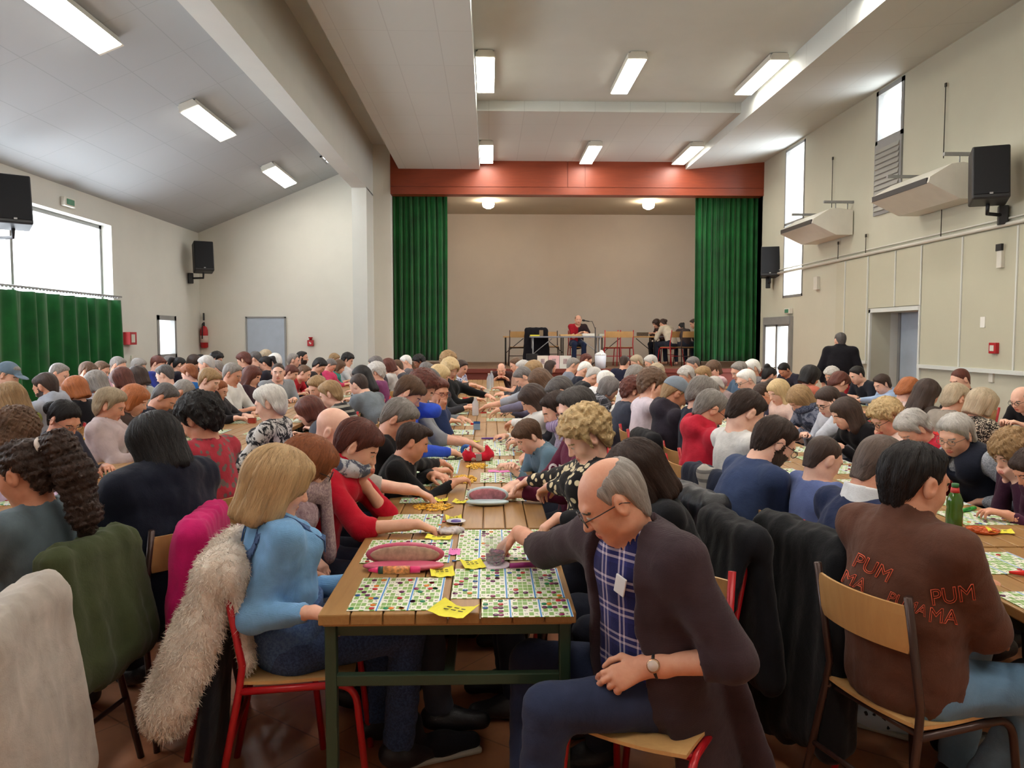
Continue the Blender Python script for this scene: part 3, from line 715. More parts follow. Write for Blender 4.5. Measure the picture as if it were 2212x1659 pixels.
def ik(S, T, l1, l2, hint):
    S = np.asarray(S, np.float32); T = np.asarray(T, np.float32); v = T - S; D = float(np.linalg.norm(v)); D2 = min(D, (l1 + l2) * .995); v = nrm(v)
    T = S + v * D2; a = (l1 * l1 - l2 * l2 + D2 * D2) / (2 * D2); h = math.sqrt(max(l1 * l1 - a * a, 0)); hn = np.asarray(hint, np.float32); hn = nrm(hn - v * (hn @ v))
    return S + v * a + hn * h, T
# ---------------- hair, made in the head's own frame: x right, y forward, z up ----------------
_hc = {}
def strand_post(amp, seed, curly=False):
    def f(F, ax):
        X, Y, Z = ax[0][:, None, None], ax[1][None, :, None], ax[2][None, None, :]
        th = np.arctan2(X, -(Y - .0)); r = np.random.RandomState(seed); o = 0
        if curly:
            return F + wob(ax, amp * 2.6, 120, seed) + wob(ax, amp * 2.0, 55, seed + 1)
        for k, q in enumerate((13, 23, 41)):
            p = r.uniform(0, 6.28, 2); o = o + np.sin(q * th + p[0] + 2.0 * np.sin(Z * 14 + p[1] + k)) / (1 + .5 * k)
        return F + (o * amp * .6).astype(np.float32) + wob(ax, amp * .7, 30, seed)
    return f
def hair_mesh(style, res=.006, seed=0, amp=.0025):
    key = (style, res, seed)
    if key in _hc: return _hc[key]
    F = Field(); c0 = V(0, -.012, .03); curly = style in ('curly', 'curlylong', 'wavy')
    def shell(t, ty=None, tz=None): F.ell(c0, (.075 + t, .094 + (t if ty is None else ty), .083 + (t if tz is None else tz)), None, .01)
    def hairline(front=.064, side=-.020, nape=-.096, x0=.07, taper=.007):
        F.cone((0, -.046, -.02), (0, -.030, -.10), .052, .049, V(1, 0, 0), 1.10, .03)
        """cut below the hairline"""
        def g(x, y, z, S):
            zl = np.interp(np.broadcast_to(y, (1, y.shape[1], 1)), [-.12, -.058, -.042, -.030, -.012, .004, .012, .021, .036, .055, .07, .12], [nape, nape, nape * .7, .0, .012 + side * -.9, .008 + side * -.9, side + .004, side + .006, front * .45, front * .8, front, front + .012]).astype(np.float32)
            zl = zl + (.010 * np.sin(x * 30 + 1.2) * np.clip((y - .03) / .03, 0, 1)).astype(np.float32)
            S = S + taper * np.clip(1 - (z - zl) / .035, 0, 1) ** 1.5
            return np.maximum(S, (zl - z) * .8)
        F.func(g, (-.2, -.2, -.25), (.2, .2, .2))
    def facecut(w=.058, top=.062, y0=.03, low=-.25):
        def g(x, y, z, S):
            d = np.maximum(np.maximum(np.abs(x) - w, y0 - y), np.maximum(z - top + .9 * np.abs(x) * .35, low - z)); return np.maximum(S, -d)
        F.func(g, (-.2, -.2, -.4), (.2, .3, .2))
    if style == 'short': shell(.008); F.ell((0, .04, .078), (.052, .042, .030), None, .02); hairline(.066, -.016, -.084)
    elif style == 'crop': shell(.004); hairline(.068, -.010, -.085, taper=.003)
    elif style == 'thin': shell(.004); hairline(.085, -.01, -.085)
    elif style == 'boy': shell(.013); F.ell((.0, .065, .06), (.065, .035, .04), None, .02); hairline(.045, -.02, -.092)
    elif style == 'quiff': shell(.010); F.ell((0, .06, .085), (.05, .05, .03), None, .02); hairline(.062, -.01, -.09)
    elif style == 'bald':
        shell(.006); hairline(.09, -.015, -.095)
        F.ell((0, .035, .10), (.070, .115, .085), None, .01, -1); F.ell((0, .09, .03), (.08, .05, .08), None, .01, -1)
    elif style == 'shaven': shell(.0015); hairline(.2, -.0, -.07, taper=.0); F.ell((0, .03, .12), (.07, .13, .075), None, .01, -1)
    elif style in ('pixie', 'vol', 'curly'):
        t = {'pixie': .018, 'vol': .027, 'curly': .034}[style]; shell(t, t, t + .004); F.ell((0, .04, .080), (.058, .045, .036), None, .03)
        F.cone((-.07, -.01, -.01), (-.06, -.05, -.04), .025, .03); F.cone((.07, -.01, -.01), (.06, -.05, -.04), .025, .03)
        F.ell((0, -.055, -.035), (.065, .045, .06), None, .03); hairline(.058, -.026, -.100, taper=.012)
    elif style in ('bob', 'longbob'):
        lo = -.085 if style == 'bob' else -.13; shell(.022, .024, .020)
        for sg in (-1, 1):
            F.cone((sg * .062, -.005, .03), (sg * .078, .012, lo + .02), .040, .026, k=.03); F.cone((sg * .045, -.05, .02), (sg * .058, -.055, lo), .045, .036, k=.03)
        F.cone((0, -.07, .0), (0, -.075, lo - .0), .055, .05, k=.04); F.ell((0, .06, .07), (.06, .035, .03), None, .02)
        facecut(.052, .055, .028); F.plane((0, 0, lo - .025), (0, 0, -1), r=.3)
    elif style in ('long', 'curlylong', 'wavy'):
        t = .018 if style == 'long' else .028; shell(t, t, t)
        for sg in (-1, 1):
            F.cone((sg * .055, -.01, .02), (sg * .082, .005, -.12), .040, .034, k=.03); F.cone((sg * .082, .005, -.12), (sg * .088, -.01, -.23), .034, .022, k=.02)
            F.cone((sg * .04, -.05, .0), (sg * .06, -.065, -.2), .05, .04, k=.03)
        F.cone((0, -.07, .0), (0, -.085, -.22), .055, .045, k=.04); F.ell((0, .06, .07), (.06, .03, .03), None, .02); facecut(.052, .056, .026)
    elif style in ('pony', 'bun', 'lowbun', 'curlypony'):
        shell(.009, .010, .010); hairline(.058, -.016, -.08)
        if style == 'bun': F.ell((0, -.085, .10), (.045, .045, .04), None, .01)
        elif style == 'lowbun': F.ell((0, -.125, -.0), (.045, .04, .045), None, .01)
        elif style == 'pony': F.cone((0, -.10, .06), (0, -.155, .03), .022, .034, k=.015); F.cone((0, -.155, .03), (0, -.15, -.17), .034, .018, k=.02)
        else:
            F.cone((0, -.09, .07), (0, -.15, .06), .025, .05, k=.02); F.cone((0, -.15, .06), (.0, -.175, -.05), .05, .06, k=.03); F.cone((0, -.175, -.05), (.01, -.155, -.2), .06, .05, k=.03); F.cone((.01, -.155, -.2), (.01, -.13, -.28), .045, .02, k=.03)
        curly = style == 'curlypony'
    a = {'crop': .0008, 'shaven': .0003, 'bald': .0012, 'thin': .001}.get(style, amp) * (1.6 if curly else 1)
    me = mesh_field(F, res, name='hair', post=strand_post(a, seed, curly)); _hc[key] = me; return me
def strands(me_src, n, L, rad, seed, grav=.6, lift=.002, curl=0.0, clip=None):
    """fine locks laid over the hair surface, joined into the same mesh"""
    rnd = np.random.RandomState(seed); nv = len(me_src.vertices); co = np.empty(nv * 3, np.float32); me_src.vertices.foreach_get('co', co); co = co.reshape(-1, 3)
    no = np.empty(nv * 3, np.float32); me_src.vertices.foreach_get('normal', no); no = no.reshape(-1, 3)
    from mathutils.kdtree import KDTree
    kd = KDTree(nv)
    for i in range(nv): kd.insert(co[i], i)
    kd.balance(); verts = []; faces = []
    for i in rnd.randint(0, nv, n):
        p = co[i].copy(); ln = L * rnd.uniform(.5, 1.1); st = 7; ring = []; j = rnd.uniform(-.35, .35)
        crown = np.array([0, -.03, .13], np.float32); d = nrm(p - crown) * .6 + np.array([0, 0, -grav], np.float32)
        for k in range(st + 1):
            _, q, _ = kd.find(p); nn = no[q]; t = d - nn * (d @ nn); t = nrm(t); sd = np.cross(t, nn); t = nrm(t + sd * (j + curl * math.sin(k * 1.7 + j * 20)))
            sp = co[q] + (p - co[q]) * .25; ring.append((sp + nn * lift * (1 + .5 * math.sin(k + j * 9)), nn, sd)); p = sp + t * ln / st
            d = nrm(d * .6 + np.array([0, 0, -grav], np.float32))
        b = len(verts)
        for k, (p_, nn, sd) in enumerate(ring):
            r_ = rad * math.sin(math.pi * (.12 + .88 * (1 - k / st)) * .5 + .0) * (1 if k else .5)
            verts += [p_ + sd * r_, p_ + nn * r_ * .9, p_ - sd * r_]
        for k in range(st):
            o = b + 3 * k
            for u, v in ((0, 1), (1, 2)): faces.append((o + u, o + v, o + v + 3, o + u + 3))
    return verts, faces
def hair_hero(style, seed, res=.004, n=2600, L=.10, rad=.0011, amp=.0025, grav=.6, curl=0.0):
    me0 = hair_mesh(style, res, seed, amp); v, f = strands(me0, n, L, rad, seed, grav, curl=curl)
    nv = len(me0.vertices); co = np.empty(nv * 3, np.float32); me0.vertices.foreach_get('co', co); q = np.empty(len(me0.polygons) * 4, np.int32); me0.loops.foreach_get('vertex_index', q)
    V2 = np.concatenate([co.reshape(-1, 3), np.array(v, np.float32)]); Q = np.concatenate([q.reshape(-1, 4), np.array(f, np.int32) + nv])
    me = bpy.data.meshes.new('hair'); me.vertices.add(len(V2)); me.vertices.foreach_set('co', V2.ravel()); me.loops.add(len(Q) * 4); me.loops.foreach_set('vertex_index', Q.ravel())
    me.polygons.add(len(Q)); me.polygons.foreach_set('loop_start', np.arange(0, len(Q) * 4, 4, dtype=np.int32)); me.polygons.foreach_set('loop_total', np.full(len(Q), 4, np.int32)); me.update(calc_edges=True); me.shade_smooth(); return me
# ---------------- people ----------------
PAL.update(black=(32, 28, 29), dkbrown=(62, 46, 40), brown=(104, 78, 60), auburn=(146, 84, 48), redbrown=(96, 50, 40), ginger=(170, 98, 54), blond=(208, 180, 134),
           dkblond=(160, 128, 90), grey=(142, 135, 130), dkgrey=(88, 83, 82), white=(240, 237, 232), ltgrey=(198, 193, 188), greyblond=(180, 162, 136), salt=(116, 110, 108))
SKIN = {0: (228, 178, 152), 1: (214, 158, 130), 2: (196, 136, 106), 3: (236, 192, 170), 4: (158, 106, 80)}
RES = {'hero': (.014, .0045, .0050, .010), 'near': (.018, .0065, .0065, .013), 'mid': (.026, .0095, .0095, .020), 'far': (.034, .0125, .0125, .028)}
Z3 = np.array((0, 0, 1), np.float32)

def skeleton(s, lean, pitch, hyaw, roll, fem, o):
    K = {}; seat = o.get('seat', .54); H = V(0, 0, seat); Lt = .492 * s * o.get('torso', 1.0)
    side = R(o.get('sidelean', 0)); l = lean
    dr = lambda a, sd: nrm((math.sin(sd), math.sin(a) * math.cos(sd), math.cos(a) * math.cos(sd)))
    M = H + dr(l * .65 - .06, side * .7) * Lt * .48; N = M + dr(l * 1.25 + .03, side * 1.1) * Lt * .52
    na = l * .75 + R(pitch) * .40; hf = nrm((-math.sin(R(hyaw)) * math.cos(R(pitch)), math.cos(R(hyaw)) * math.cos(R(pitch)), -math.sin(R(pitch))))
    fr = frame_from(hf, Z3, R(roll))
    C = N + dr(na, side * .6) * .132 * s + hf * .020 * s
    K.update(H=H, M=M, N=N, C=C, fr=fr, T=nrm(N - M)); tw = R(o.get('twist', 0)); rt = V(math.cos(tw), math.sin(tw), 0); K['rt'] = nrm(rt - K['T'] * (rt @ K['T'])) ; K['fw'] = np.cross(Z3, K['rt']); K['fw'] = nrm(K['fw'])
    return K
def torso(F, K, s, g, fem, inf, o, low=True):
    H, M, N, T, r = K['H'], K['M'], K['N'], K['T'], K['rt']; f = nrm(np.cross(T, r)); fw = K['fw']; q = 1.30
    sh = (.150 if fem else .168) * s * (.6 + .4 * g)
    if low: F.cone(H - Z3 * .01, M, .122 * s * g + inf, .112 * s * g + inf, r, q, .05)
    F.cone(M, N - T * .11 * s, .112 * s * g + inf, .112 * s * (g * .5 + .5) + inf, r, q + .02, .05)
    F.cone(N - T * .13 * s, N - T * .03 * s, .100 * s + inf, .066 * s + inf, r, 1.55, .05)
    K['SL'] = N - T * .045 * s - r * sh; K['SR'] = N - T * .045 * s + r * sh
    F.cone(K['SL'], K['SR'], .056 * s + inf, .056 * s + inf, k=.05)
    F.cone(N - T * .05, N + T * .015, .074 * s + inf, .055 * s + inf, k=.04)
    if fem:
        for sg in (-1, 1): F.ell(M * .42 + N * .58 + fw * .095 * s * g + r * sg * .066 * s, (.062 * s * g + inf, .058 * s * g + inf, .066 * s * g + inf), None, .05)
    if o.get('belly'): F.ell(H * .62 + M * .38 + fw * .07 * o['belly'], (.15 * s * g + inf, .13 * s * g * o['belly'] + inf, .14 * s + inf), None, .06)
def arm_chain(K, s, o):
    A = {}; l1, l2 = .285 * s, .245 * s
    for nm, sg in (('L', -1), ('R', 1)):
        S = K['S' + nm]; t = o.get('arm' + nm, 'table'); hint = o.get('hint' + nm, (sg * .55, -.35, -.75)); fwd = K['fw']
        if isinstance(t, str):
            if t == 'table': T = V(sg * .11, max(S[1] + .22, .34), .800)
            elif t == 'wide': T = V(sg * .20, max(S[1] + .18, .34), .800)
            elif t == 'reach': T = V(sg * .02, S[1] + .50, .815)
            elif t == 'lap': T = V(sg * .10, .22, .67)
            elif t == 'cross': T = V(-sg * .06, max(S[1] + .16, .36), .81)
            elif t == 'chin': T = K['C'] + K['fr'][1] * .085 * s - K['fr'][2] * .135 * s + K['rt'] * sg * .03
            elif t == 'cheek': T = K['C'] + K['fr'][1] * .03 * s - K['fr'][2] * .10 * s + K['rt'] * sg * .085
            elif t == 'hang': T = S + V(sg * .06, .03, -.50)
        else: T = np.asarray(t, np.float32)
        E, T = ik(S, T, l1, l2, hint); A[nm] = (S, E, T, t)
    return A
def legs_chain(K, s, o):
    out = []; H = K['H']
    for sg, ky in ((-1, o.get('kneeL')), (1, o.get('kneeR'))):
        h = H + V(sg * .085 * s, .0, -.02); k = V(sg * .12, .40 * s, .52) if ky is None else np.asarray(ky[0], np.float32); a = V(sg * .12, .36 * s, .09) if ky is None else np.asarray(ky[1], np.float32)
        out.append((h, k, a))
    return out
_bm = {}
def body_set(key, s, lean, pitch, hyaw, roll, fem, g, sleeve, res, o):
    """meshes of one figure in its own frame: body, top, trousers; cached by key"""
    if key is not None and key in _bm: return _bm[key]
    base, hr, ar, cr = RES[res]; K = skeleton(s, lean, pitch, hyaw, roll, fem, o); hero = res in ('hero', 'near')
    dummy = Field(); torso(dummy, K, s, g, fem, 0, o); A = arm_chain(K, s, o); LG = legs_chain(K, s, o); C, fr, N, T = K['C'], K['fr'], K['N'], K['T']
    # --- body
    B = Field(); torso(B, K, s, g, fem, -.014, o); add_head(B, C, fr, s * o.get('head', 1.0), True, fem, o.get('jaw', .9 if fem else 1.05), o.get('chub', 1.0))
    nk = (.047 if fem else .056) * s; B.cone(N - T * .07, C - fr[2] * .045 * s - fr[1] * .022 * s, nk * 1.15, nk, k=.03)
    fine = [(C - .135 * s, C + .135 * s, hr)]; at = (1.0 if not fem else .86) * (.75 + .25 * g)
    for nm, sg in (('L', -1), ('R', 1)):
        S, E, W, t = A[nm]; B.cone(S, E, .046 * s * at, .038 * s * at, k=.03); d = nrm(W - E)
        hd = o.get('hand' + nm, {}); dirn = nrm(hd['d']) if 'd' in hd else (nrm(d + V(0, 0, -.25)) if not isinstance(t, str) or t not in ('chin', 'cheek') else nrm(K['fr'][2] * .9 + K['fr'][1] * .3))
        nb = np.asarray(hd.get('n', (0, 0, 1) if not (isinstance(t, str) and t in ('chin', 'cheek')) else K['rt'] * sg + K['fr'][1]), np.float32); nb = nrm(nb - dirn * (nb @ dirn)); lat = np.cross(dirn, nb) * (-1 if nm == 'L' else 1) * -1
        wr = W - d * .05 * s
        B.cone(E, wr, .040 * s * at, .027 * s * at, k=.02); B.cone(wr, W, .027 * s * at, .025 * s * at, nrm(lat), 1.2, k=.02)
        if not o.get('nohand' + nm):
            cv = hd.get('curl', (.45, .55, .65, .75) if not (isinstance(t, str) and t == 'chin') else (1.2, 1.3, 1.4, 1.5))
            add_hand(B, W, dirn, nb, lat, s * (.92 if fem else 1.0), cv, hd.get('spread', .12), hd.get('thumb', .5))
            hc = W + dirn * .08 * s; rr = .115 * s; fine.append((hc - rr, hc + rr, ar))
    for h, k_, a in LG: B.cone(h, k_, .070 * s, .050 * s, k=.03); B.cone(k_, a, .048 * s, .036 * s, k=.03); B.cone(a + V(0, -.02, -.03), a + V(0, .13, -.045), .035 * s, .025 * s, k=.02)
    sk = o['_skin']; mats = o['_mats']
    hs = s * o.get('head', 1.0); brd = 1 if o.get('beard') else 0
    body = mesh_field(B, base * 1.3, fine, 'body', lambda P: head_mats(P, C, fr, hs, True, brd), mats)
    # --- top
    G = Field(); inf = o.get('inf', .0); torso(G, K, s, g, fem, inf, o)
    for nm, sg in (('L', -1), ('R', 1)):
        S, E, W, t = A[nm]; sr = o.get('sleeve_r', 1.0) * (.8 + .2 * g); bulk = inf * .6
        if sleeve == 'none': continue
        if sleeve == 'short': G.cone(S, S + (E - S) * .72, .062 * s * sr + bulk, .056 * s * sr + bulk, k=.04, cut=True); continue
        G.cone(S, E, .060 * s * sr + bulk, .050 * s * sr + bulk, k=.04)
        if sleeve == 'half': G.cone(E, E + (W - E) * .3, .052 * s * sr + bulk, .045 * s * sr + bulk, k=.03, cut=True)
        else: G.cone(E, E + (W - E) * .90, .050 * s * sr + bulk, .037 * s * sr + bulk, k=.03, cut=True)
    if o.get('collar') == 'roll': G.cone(N - T * .0, N + T * .07 + fr[1] * .012, nk + .022, nk + .016, k=.012, cut=True)
    elif o.get('collar') == 'hood':
        G.ell(N - K['fw'] * .075 * s + Z3 * .0, (.125 * s, .065 * s, .075 * s), None, .03); G.cone(N + V(-.07, .02, .01), N + V(-.05, -.06, .05), .04, .045); G.cone(N + V(.07, .02, .01), N + V(.05, -.06, .05), .04, .045)
        G.cone(N + T * .02, C - fr[2] * .03, nk + .004, nk + .004, k=.004, op=-1)
    elif o.get('collar') == 'shirt': G.cone(N - T * .02, N + T * .045, nk + .026, nk + .018, k=.01, cut=True); G.cone(N, N + T * .12, nk + .010, nk + .010, k=.004, op=-1)
    elif o.get('collar') == 'scarf':
        G.cone(N - T * .01, N + T * .05 + fr[1] * .01, nk + .048, nk + .035, k=.02); G.cone(N + T * .02, N + T * .14, nk + .004, nk + .01, k=.01, op=-1)
    elif o.get('collar') == 'none': pass
    else: G.cone(N + T * .0 + K['fw'] * .012, N + T * .12, nk + .012, nk + .03, k=.006, op=-1)
    fold = o.get('fold', .0035) * (1 if hero else .7)
    top = mesh_field(G, cr, [], 'top', post=lambda F, ax: F + wob(ax, fold, 26, int(abs(lean * 40)) + len(sleeve), .7) + wob(ax, fold * .5, 60, 3) + (np.abs(wob(ax, fold * 2.6, 19, int(abs(lean * 90)) + 7, .6)) if hero else 0))
    # --- trousers
    Q = Field(); Q.cone(K['H'] + V(0, 0, -.02), K['H'] + (K['M'] - K['H']) * .35, .118 * s * g + .004, .112 * s * g + .002, K['rt'], 1.32, .04)
    for h, k_, a in LG: Q.cone(h, k_, .088 * s * (.6 + .4 * g), .066 * s, k=.045); Q.cone(k_, a, .066 * s, .058 * s, k=.03, cut=True)
    tr = mesh_field(Q, cr * 1.25, [], 'trousers', post=lambda F, ax: F + wob(ax, .004, 24, 5))
    out = (K, A, LG, body, top, tr); 
    if key is not None: _bm[key] = out
    return out

def head_matrix(K, s, o):
    C, (r, f, u) = K['C'], K['fr']; hs = s * o.get('head', 1.0)
    return Matrix(((r[0] * hs, f[0] * hs, u[0] * hs, C[0]), (r[1] * hs, f[1] * hs, u[1] * hs, C[1]), (r[2] * hs, f[2] * hs, u[2] * hs, C[2]), (0, 0, 0, 1)))
_gl = {}
def glasses(col=(40, 34, 34)):
    if col in _gl: return _gl[col]
    b = MB()
    for sg in (-1, 1):
        b.tube([(sg * .033 + .024 * math.cos(a), .104, .000 + .017 * math.sin(a)) for a in [k * math.pi / 8 for k in range(16)]], .0018, 6, closed=True)
        b.tube([(sg * .057, .102, .005), (sg * .078, .06, .006), (sg * .086, -.01, .002), (sg * .086, -.03, -.012)], .0018, 6)
    b.tube([(-.010, .106, .003), (.010, .106, .003)], .0018, 6)
    o = b.build('glasses', plain('spectacle_frame%s' % (col,), col, .3, .2, 0)); me = o.data; bpy.data.objects.remove(o); _gl[col] = me; return me
_cap = {}
def add_part(name, me, mat, parent, M=None):
    ob = bpy.data.objects.new(name, me)
    if len(me.materials) == 0: me.materials.append(mat)
    link(ob, parent)
    if mat is not None: ob.material_slots[0].link = 'OBJECT'; ob.material_slots[0].material = mat
    if M is not None: ob.matrix_local = M
    return ob
TOPN = {'fur': 'fluffy_top'}
PEOPLE = []
def person(px, py, d, yaw, hair, top, label, group='people seated at the long tables', res=None, s=None, fem=None, **o):
    """px,py,d: where the middle of the head is; yaw: the way the body faces (0 towards the right wall, 90 the stage)"""
    hs_, hc_ = hair; tk, tc = top[0], top[1]; tc2 = top[2] if len(top) > 2 else None
    fem = o.pop('f', False) if fem is None else fem
    if res is None: res = 'hero' if d < 3.6 else 'near' if d < 5.6 else 'mid' if d < 9 else 'far'
    s = (.95 if fem else 1.0) if s is None else s; g = o.get('g', 1.0); pitch = o.get('pitch', 30); hyaw = o.get('hyaw', 0); roll = o.get('roll', 0); sleeve = o.get('sleeve', 'long')
    skn = SKIN[o.get('skin', 0)]; skm = m_skin(skn); hcol = PAL.get(hc_, hc_) if isinstance(hc_, str) else hc_
    hm = m_hair(tuple(hcol), 'curly' if hs_ in ('curly', 'curlylong', 'curlypony') else 'straight')
    bc = tuple(int(x * .75) for x in hcol); o['_skin'] = skn; o['_mats'] = []
    z0 = o.get('z0', 0.0); Cw = at_y(px, py, d) - Vector((0, 0, z0)); ya = R(yaw - 90); Rz = Matrix.Rotation(ya, 3, 'Z')
    uniq = o.get('unique') or any(isinstance(o.get(k), tuple) for k in ('armL', 'armR'))
    if res == 'far' and uniq: res = 'mid'
    far = res == 'far' or (res == 'mid' and not uniq)
    sym = {}
    if far:
        pitch = min((5, 25, 45), key=lambda v: abs(v - pitch)); hyaw = min((-40, 0, 40), key=lambda v: abs(v - hyaw)); roll = 0; g = min((.9, 1.05, 1.25), key=lambda v: abs(v - g)); s = (.95 if fem else 1.0) if s > .86 else .82
    Pz = Cw.z
    def hz(l): return float(skeleton(s, l, pitch, hyaw, roll, fem, o)['C'][2])
    if 'lean' in o:
        lean = R(o['lean'])
        if not o.get('stand'):
            a_, b_ = .8, 1.25
            for _ in range(16):
                o['torso'] = (a_ + b_) / 2
                if hz(lean) > Pz: b_ = o['torso']
                else: a_ = o['torso']
    else:
        lo, hi = R(-2), R(58)
        if hz(lo) < Pz: lean = lo
        elif hz(hi) > Pz: lean = hi
        else:
            for _ in range(18):
                md = (lo + hi) / 2
                if hz(md) > Pz: lo = md
                else: hi = md
            lean = lo
    if far: lean = R(round(math.degrees(lean) / 9) * 9)
    # targets given in the world: fix the hips first
    K0 = skeleton(s, lean, pitch, hyaw, roll, fem, o); C0 = Vector([float(v) for v in K0['C']]); sc = 1.0
    dz = Pz - C0.z
    if far or o.get('rescale'): sc = min(max(Pz / C0.z, .86), 1.12)
    off = Rz @ Vector((C0.x, C0.y, 0)) * sc; loc = Vector((Cw.x - off.x, Cw.y - off.y, z0))
    if not far and not o.get('rescale') and abs(dz) > .004:
        o['seat'] = o.get('seat', .54) + dz      # the last centimetres: a taller or shorter trunk
    inv = Matrix.Rotation(-ya, 3, 'Z')
    if not far:
        for nm in ('L', 'R'):
            t = o.get('arm' + nm)
            if isinstance(t, tuple) and isinstance(t[0], str):
                wv = at_z(t[1], t[2], t[3] if len(t) > 3 else .80) if t[0] == 'px' else at_y(t[1], t[2], t[3]) if t[0] == 'py' else Vector(t[1:4]); q = inv @ (wv - loc); o['arm' + nm] = (q.x, q.y, q.z)
            h = o.get('hand' + nm)
            if h and 'wd' in h: h = dict(h); q = inv @ Vector(h['wd']); h['d'] = (q.x, q.y, q.z); o['hand' + nm] = h
            h = o.get('hand' + nm)
            if h and 'wn' in h: h = dict(h); q = inv @ Vector(h['wn']); h['n'] = (q.x, q.y, q.z); o['hand' + nm] = h
            kk = o.get('knee' + nm)
            if kk and not o.get('legloc'): o['knee' + nm] = tuple((lambda q: (q.x, q.y, q.z))(inv @ (Vector(v) - loc)) for v in kk)
    key = None
    if far: key = (res, fem, s, g, round(math.degrees(lean)), pitch, hyaw, sleeve, str(o.get('armL')), str(o.get('armR')), o.get('collar'), bool(o.get('beard')), o.get('belly'))
    K, A, LG, bme, tme, qme = body_set(key, s, lean, pitch, hyaw, roll, fem, g, sleeve, res, o)
    e = thing('person', label, 'person', loc, ya, group); e.scale = (sc,) * 3
    if len(bme.materials) == 0:
        for m in (skm, m_lips(skn), EYEW, IRIS, hm): bme.materials.append(m)
    b = bpy.data.objects.new('body', bme); link(b, e)
    for i, m in enumerate((skm, m_lips(skn), EYEW, IRIS, m_hair(bc) if not o.get('beard') else m_hair(tuple(PAL['dkbrown'])))):
        b.material_slots[i].link = 'OBJECT'; b.material_slots[i].material = m
    tm = m_cloth(tuple(tc), tk, tc2)
    tp = add_part(o.get('topname', 'sweater' if sleeve == 'long' else 'shirt'), tme, tm, e)
    add_part('trousers', qme, m_cloth(o.get('legs', (40, 44, 58)), 'plain'), e)
    HM = head_matrix(K, s, o); sd = int(px * 7 + py) % 1000
    if hs_:
        if res == 'hero' and hs_ not in ('bald', 'shaven', 'crop', 'thin'): hme = hair_hero(hs_, sd, .0042, **o.get('hairopt', {}))
        elif res == 'hero': hme = hair_mesh(hs_, .0042, sd, .0012)
        elif res == 'near': hme = hair_hero(hs_, sd % 3, .006, n=1100, rad=.0016)
        else: hme = hair_mesh(hs_, .008 if res == 'mid' else .011, sd % 2, .0022)
        add_part('hair', hme, hm, e, HM)
    if o.get('glasses'):
        g_ = glasses(o['glasses'] if isinstance(o['glasses'], tuple) else (40, 34, 34)); add_part('glasses', g_, None, e, HM)
    if o.get('cap'):
        ck = 'cap'
        if ck not in _cap:
            F = Field(); F.ell((0, -.012, .035), (.086, .105, .093), None, .01); F.plane((0, 0, .028), (0, .10, -1), r=.3); F.cone((-.03, .09, .045), (.03, .09, .045), .012, .012, k=.01); F.ell((0, .12, .035), (.07, .065, .008), None, .008)
            _cap[ck] = mesh_field(F, .006, name='cap')
        add_part('cap', _cap[ck], m_cloth(o['cap'], 'plain'), e, HM)
    if res in ('hero', 'near') and not o.get('noshoes'):
        for h, k_, a in LG:
            F = Field(); yy = nrm(V(a[0] - k_[0], a[1] - k_[1] + .25, 0)) if False else V(0, 1, 0)
            F.cone(a + V(0, -.03, -.02), a + V(0, .04, -.03), .048, .046, k=.03); F.cone(a + V(0, .03, -.035), a + V(0, .17, -.05), .044, .034, V(1, 0, 0), 1.15, k=.04); F.plane(a + V(0, .07, -.085), (0, 0, -1), r=.3)
            sm = mesh_field(F, .010, name='shoe'); add_part('shoe', sm, m_cloth(o.get('shoes', (34, 32, 34)), 'shiny'), e)
    PEOPLE.append(dict(e=e, loc=loc, ya=ya, label=label, d=d, o=o, K=K, A=A, s=s, sc=sc, px=px, py=py, HM=HM)); return e
def local_to_world(p, v):
    return p['loc'] + Matrix.Rotation(p['ya'], 3, 'Z') @ (Vector([float(x) for x in v]) * p['sc'])
# ======== central table, left side (facing right) ========
P = person
D = dict
P(603, 1042, 2.75, 30, ('longbob', (196, 164, 122)), ('knit', (120, 168, 214)), 'woman with blonde bob in light blue roll-neck and denim dungarees, her back to us', f=True, pitch=22, hyaw=-6, collar='roll', sleeve='long',
  armR=('px', 676, 1322, .72), armL=('px', 762, 1262, .70), hintR=(.15, -.2, -1), chyaw=8, legs=(50, 66, 104), shoes=(36, 34, 38), hairopt=D(n=4200, L=.16, rad=.0012), s=1.0, lean=-7, skin=0)
P(668, 1006, 3.2, 8, ('bob', 'auburn'), ('fur', (150, 118, 128), (196, 170, 176)), 'woman with auburn bob, glasses and fluffy mauve jumper with scarf, behind the blonde bob', f=True, pitch=28, collar='scarf', glasses=True, inf=.018,
  armR='lap', armL='lap', legs=(60, 64, 76), kneeR=((-.25, 3.05, .52), (-.2, 3.05, .12)), shoes=(40, 38, 42), hairopt=D(n=2400, L=.12))
P(772, 962, 3.62, -8, ('boy', 'redbrown'), ('plain', (186, 18, 42)), 'woman in red jumper with short red-brown hair, chin on hand', f=True, pitch=32, hyaw=8, collar='scarf', sleeve='half', s=1.0,
  armR=('px', 902, 1132, .805), armL='chin', hintL=(-.2, .6, -.8), handR=D(wd=(.9, .25, -.35), curl=(.9, .9, 1.0, 1.0)), legs=(40, 44, 60), hairopt=D(n=2600, L=.09))
P(722, 930, 4.05, 2, (None, 'grey'), ('plain', (176, 168, 160)), 'bald man with shaved head behind the woman in red', pitch=25, hyaw=-10, collar='shirt', armR=('px', 925, 1066, .81), sleeve='half', skin=3, s=1.0)
P(862, 905, 4.55, 0, ('short', 'grey'), ('plain', (26, 25, 28)), 'grey-haired man in black jumper bending over the central table', pitch=42, hyaw=-10, armL='cross', armR='cross', skin=1, res='near')
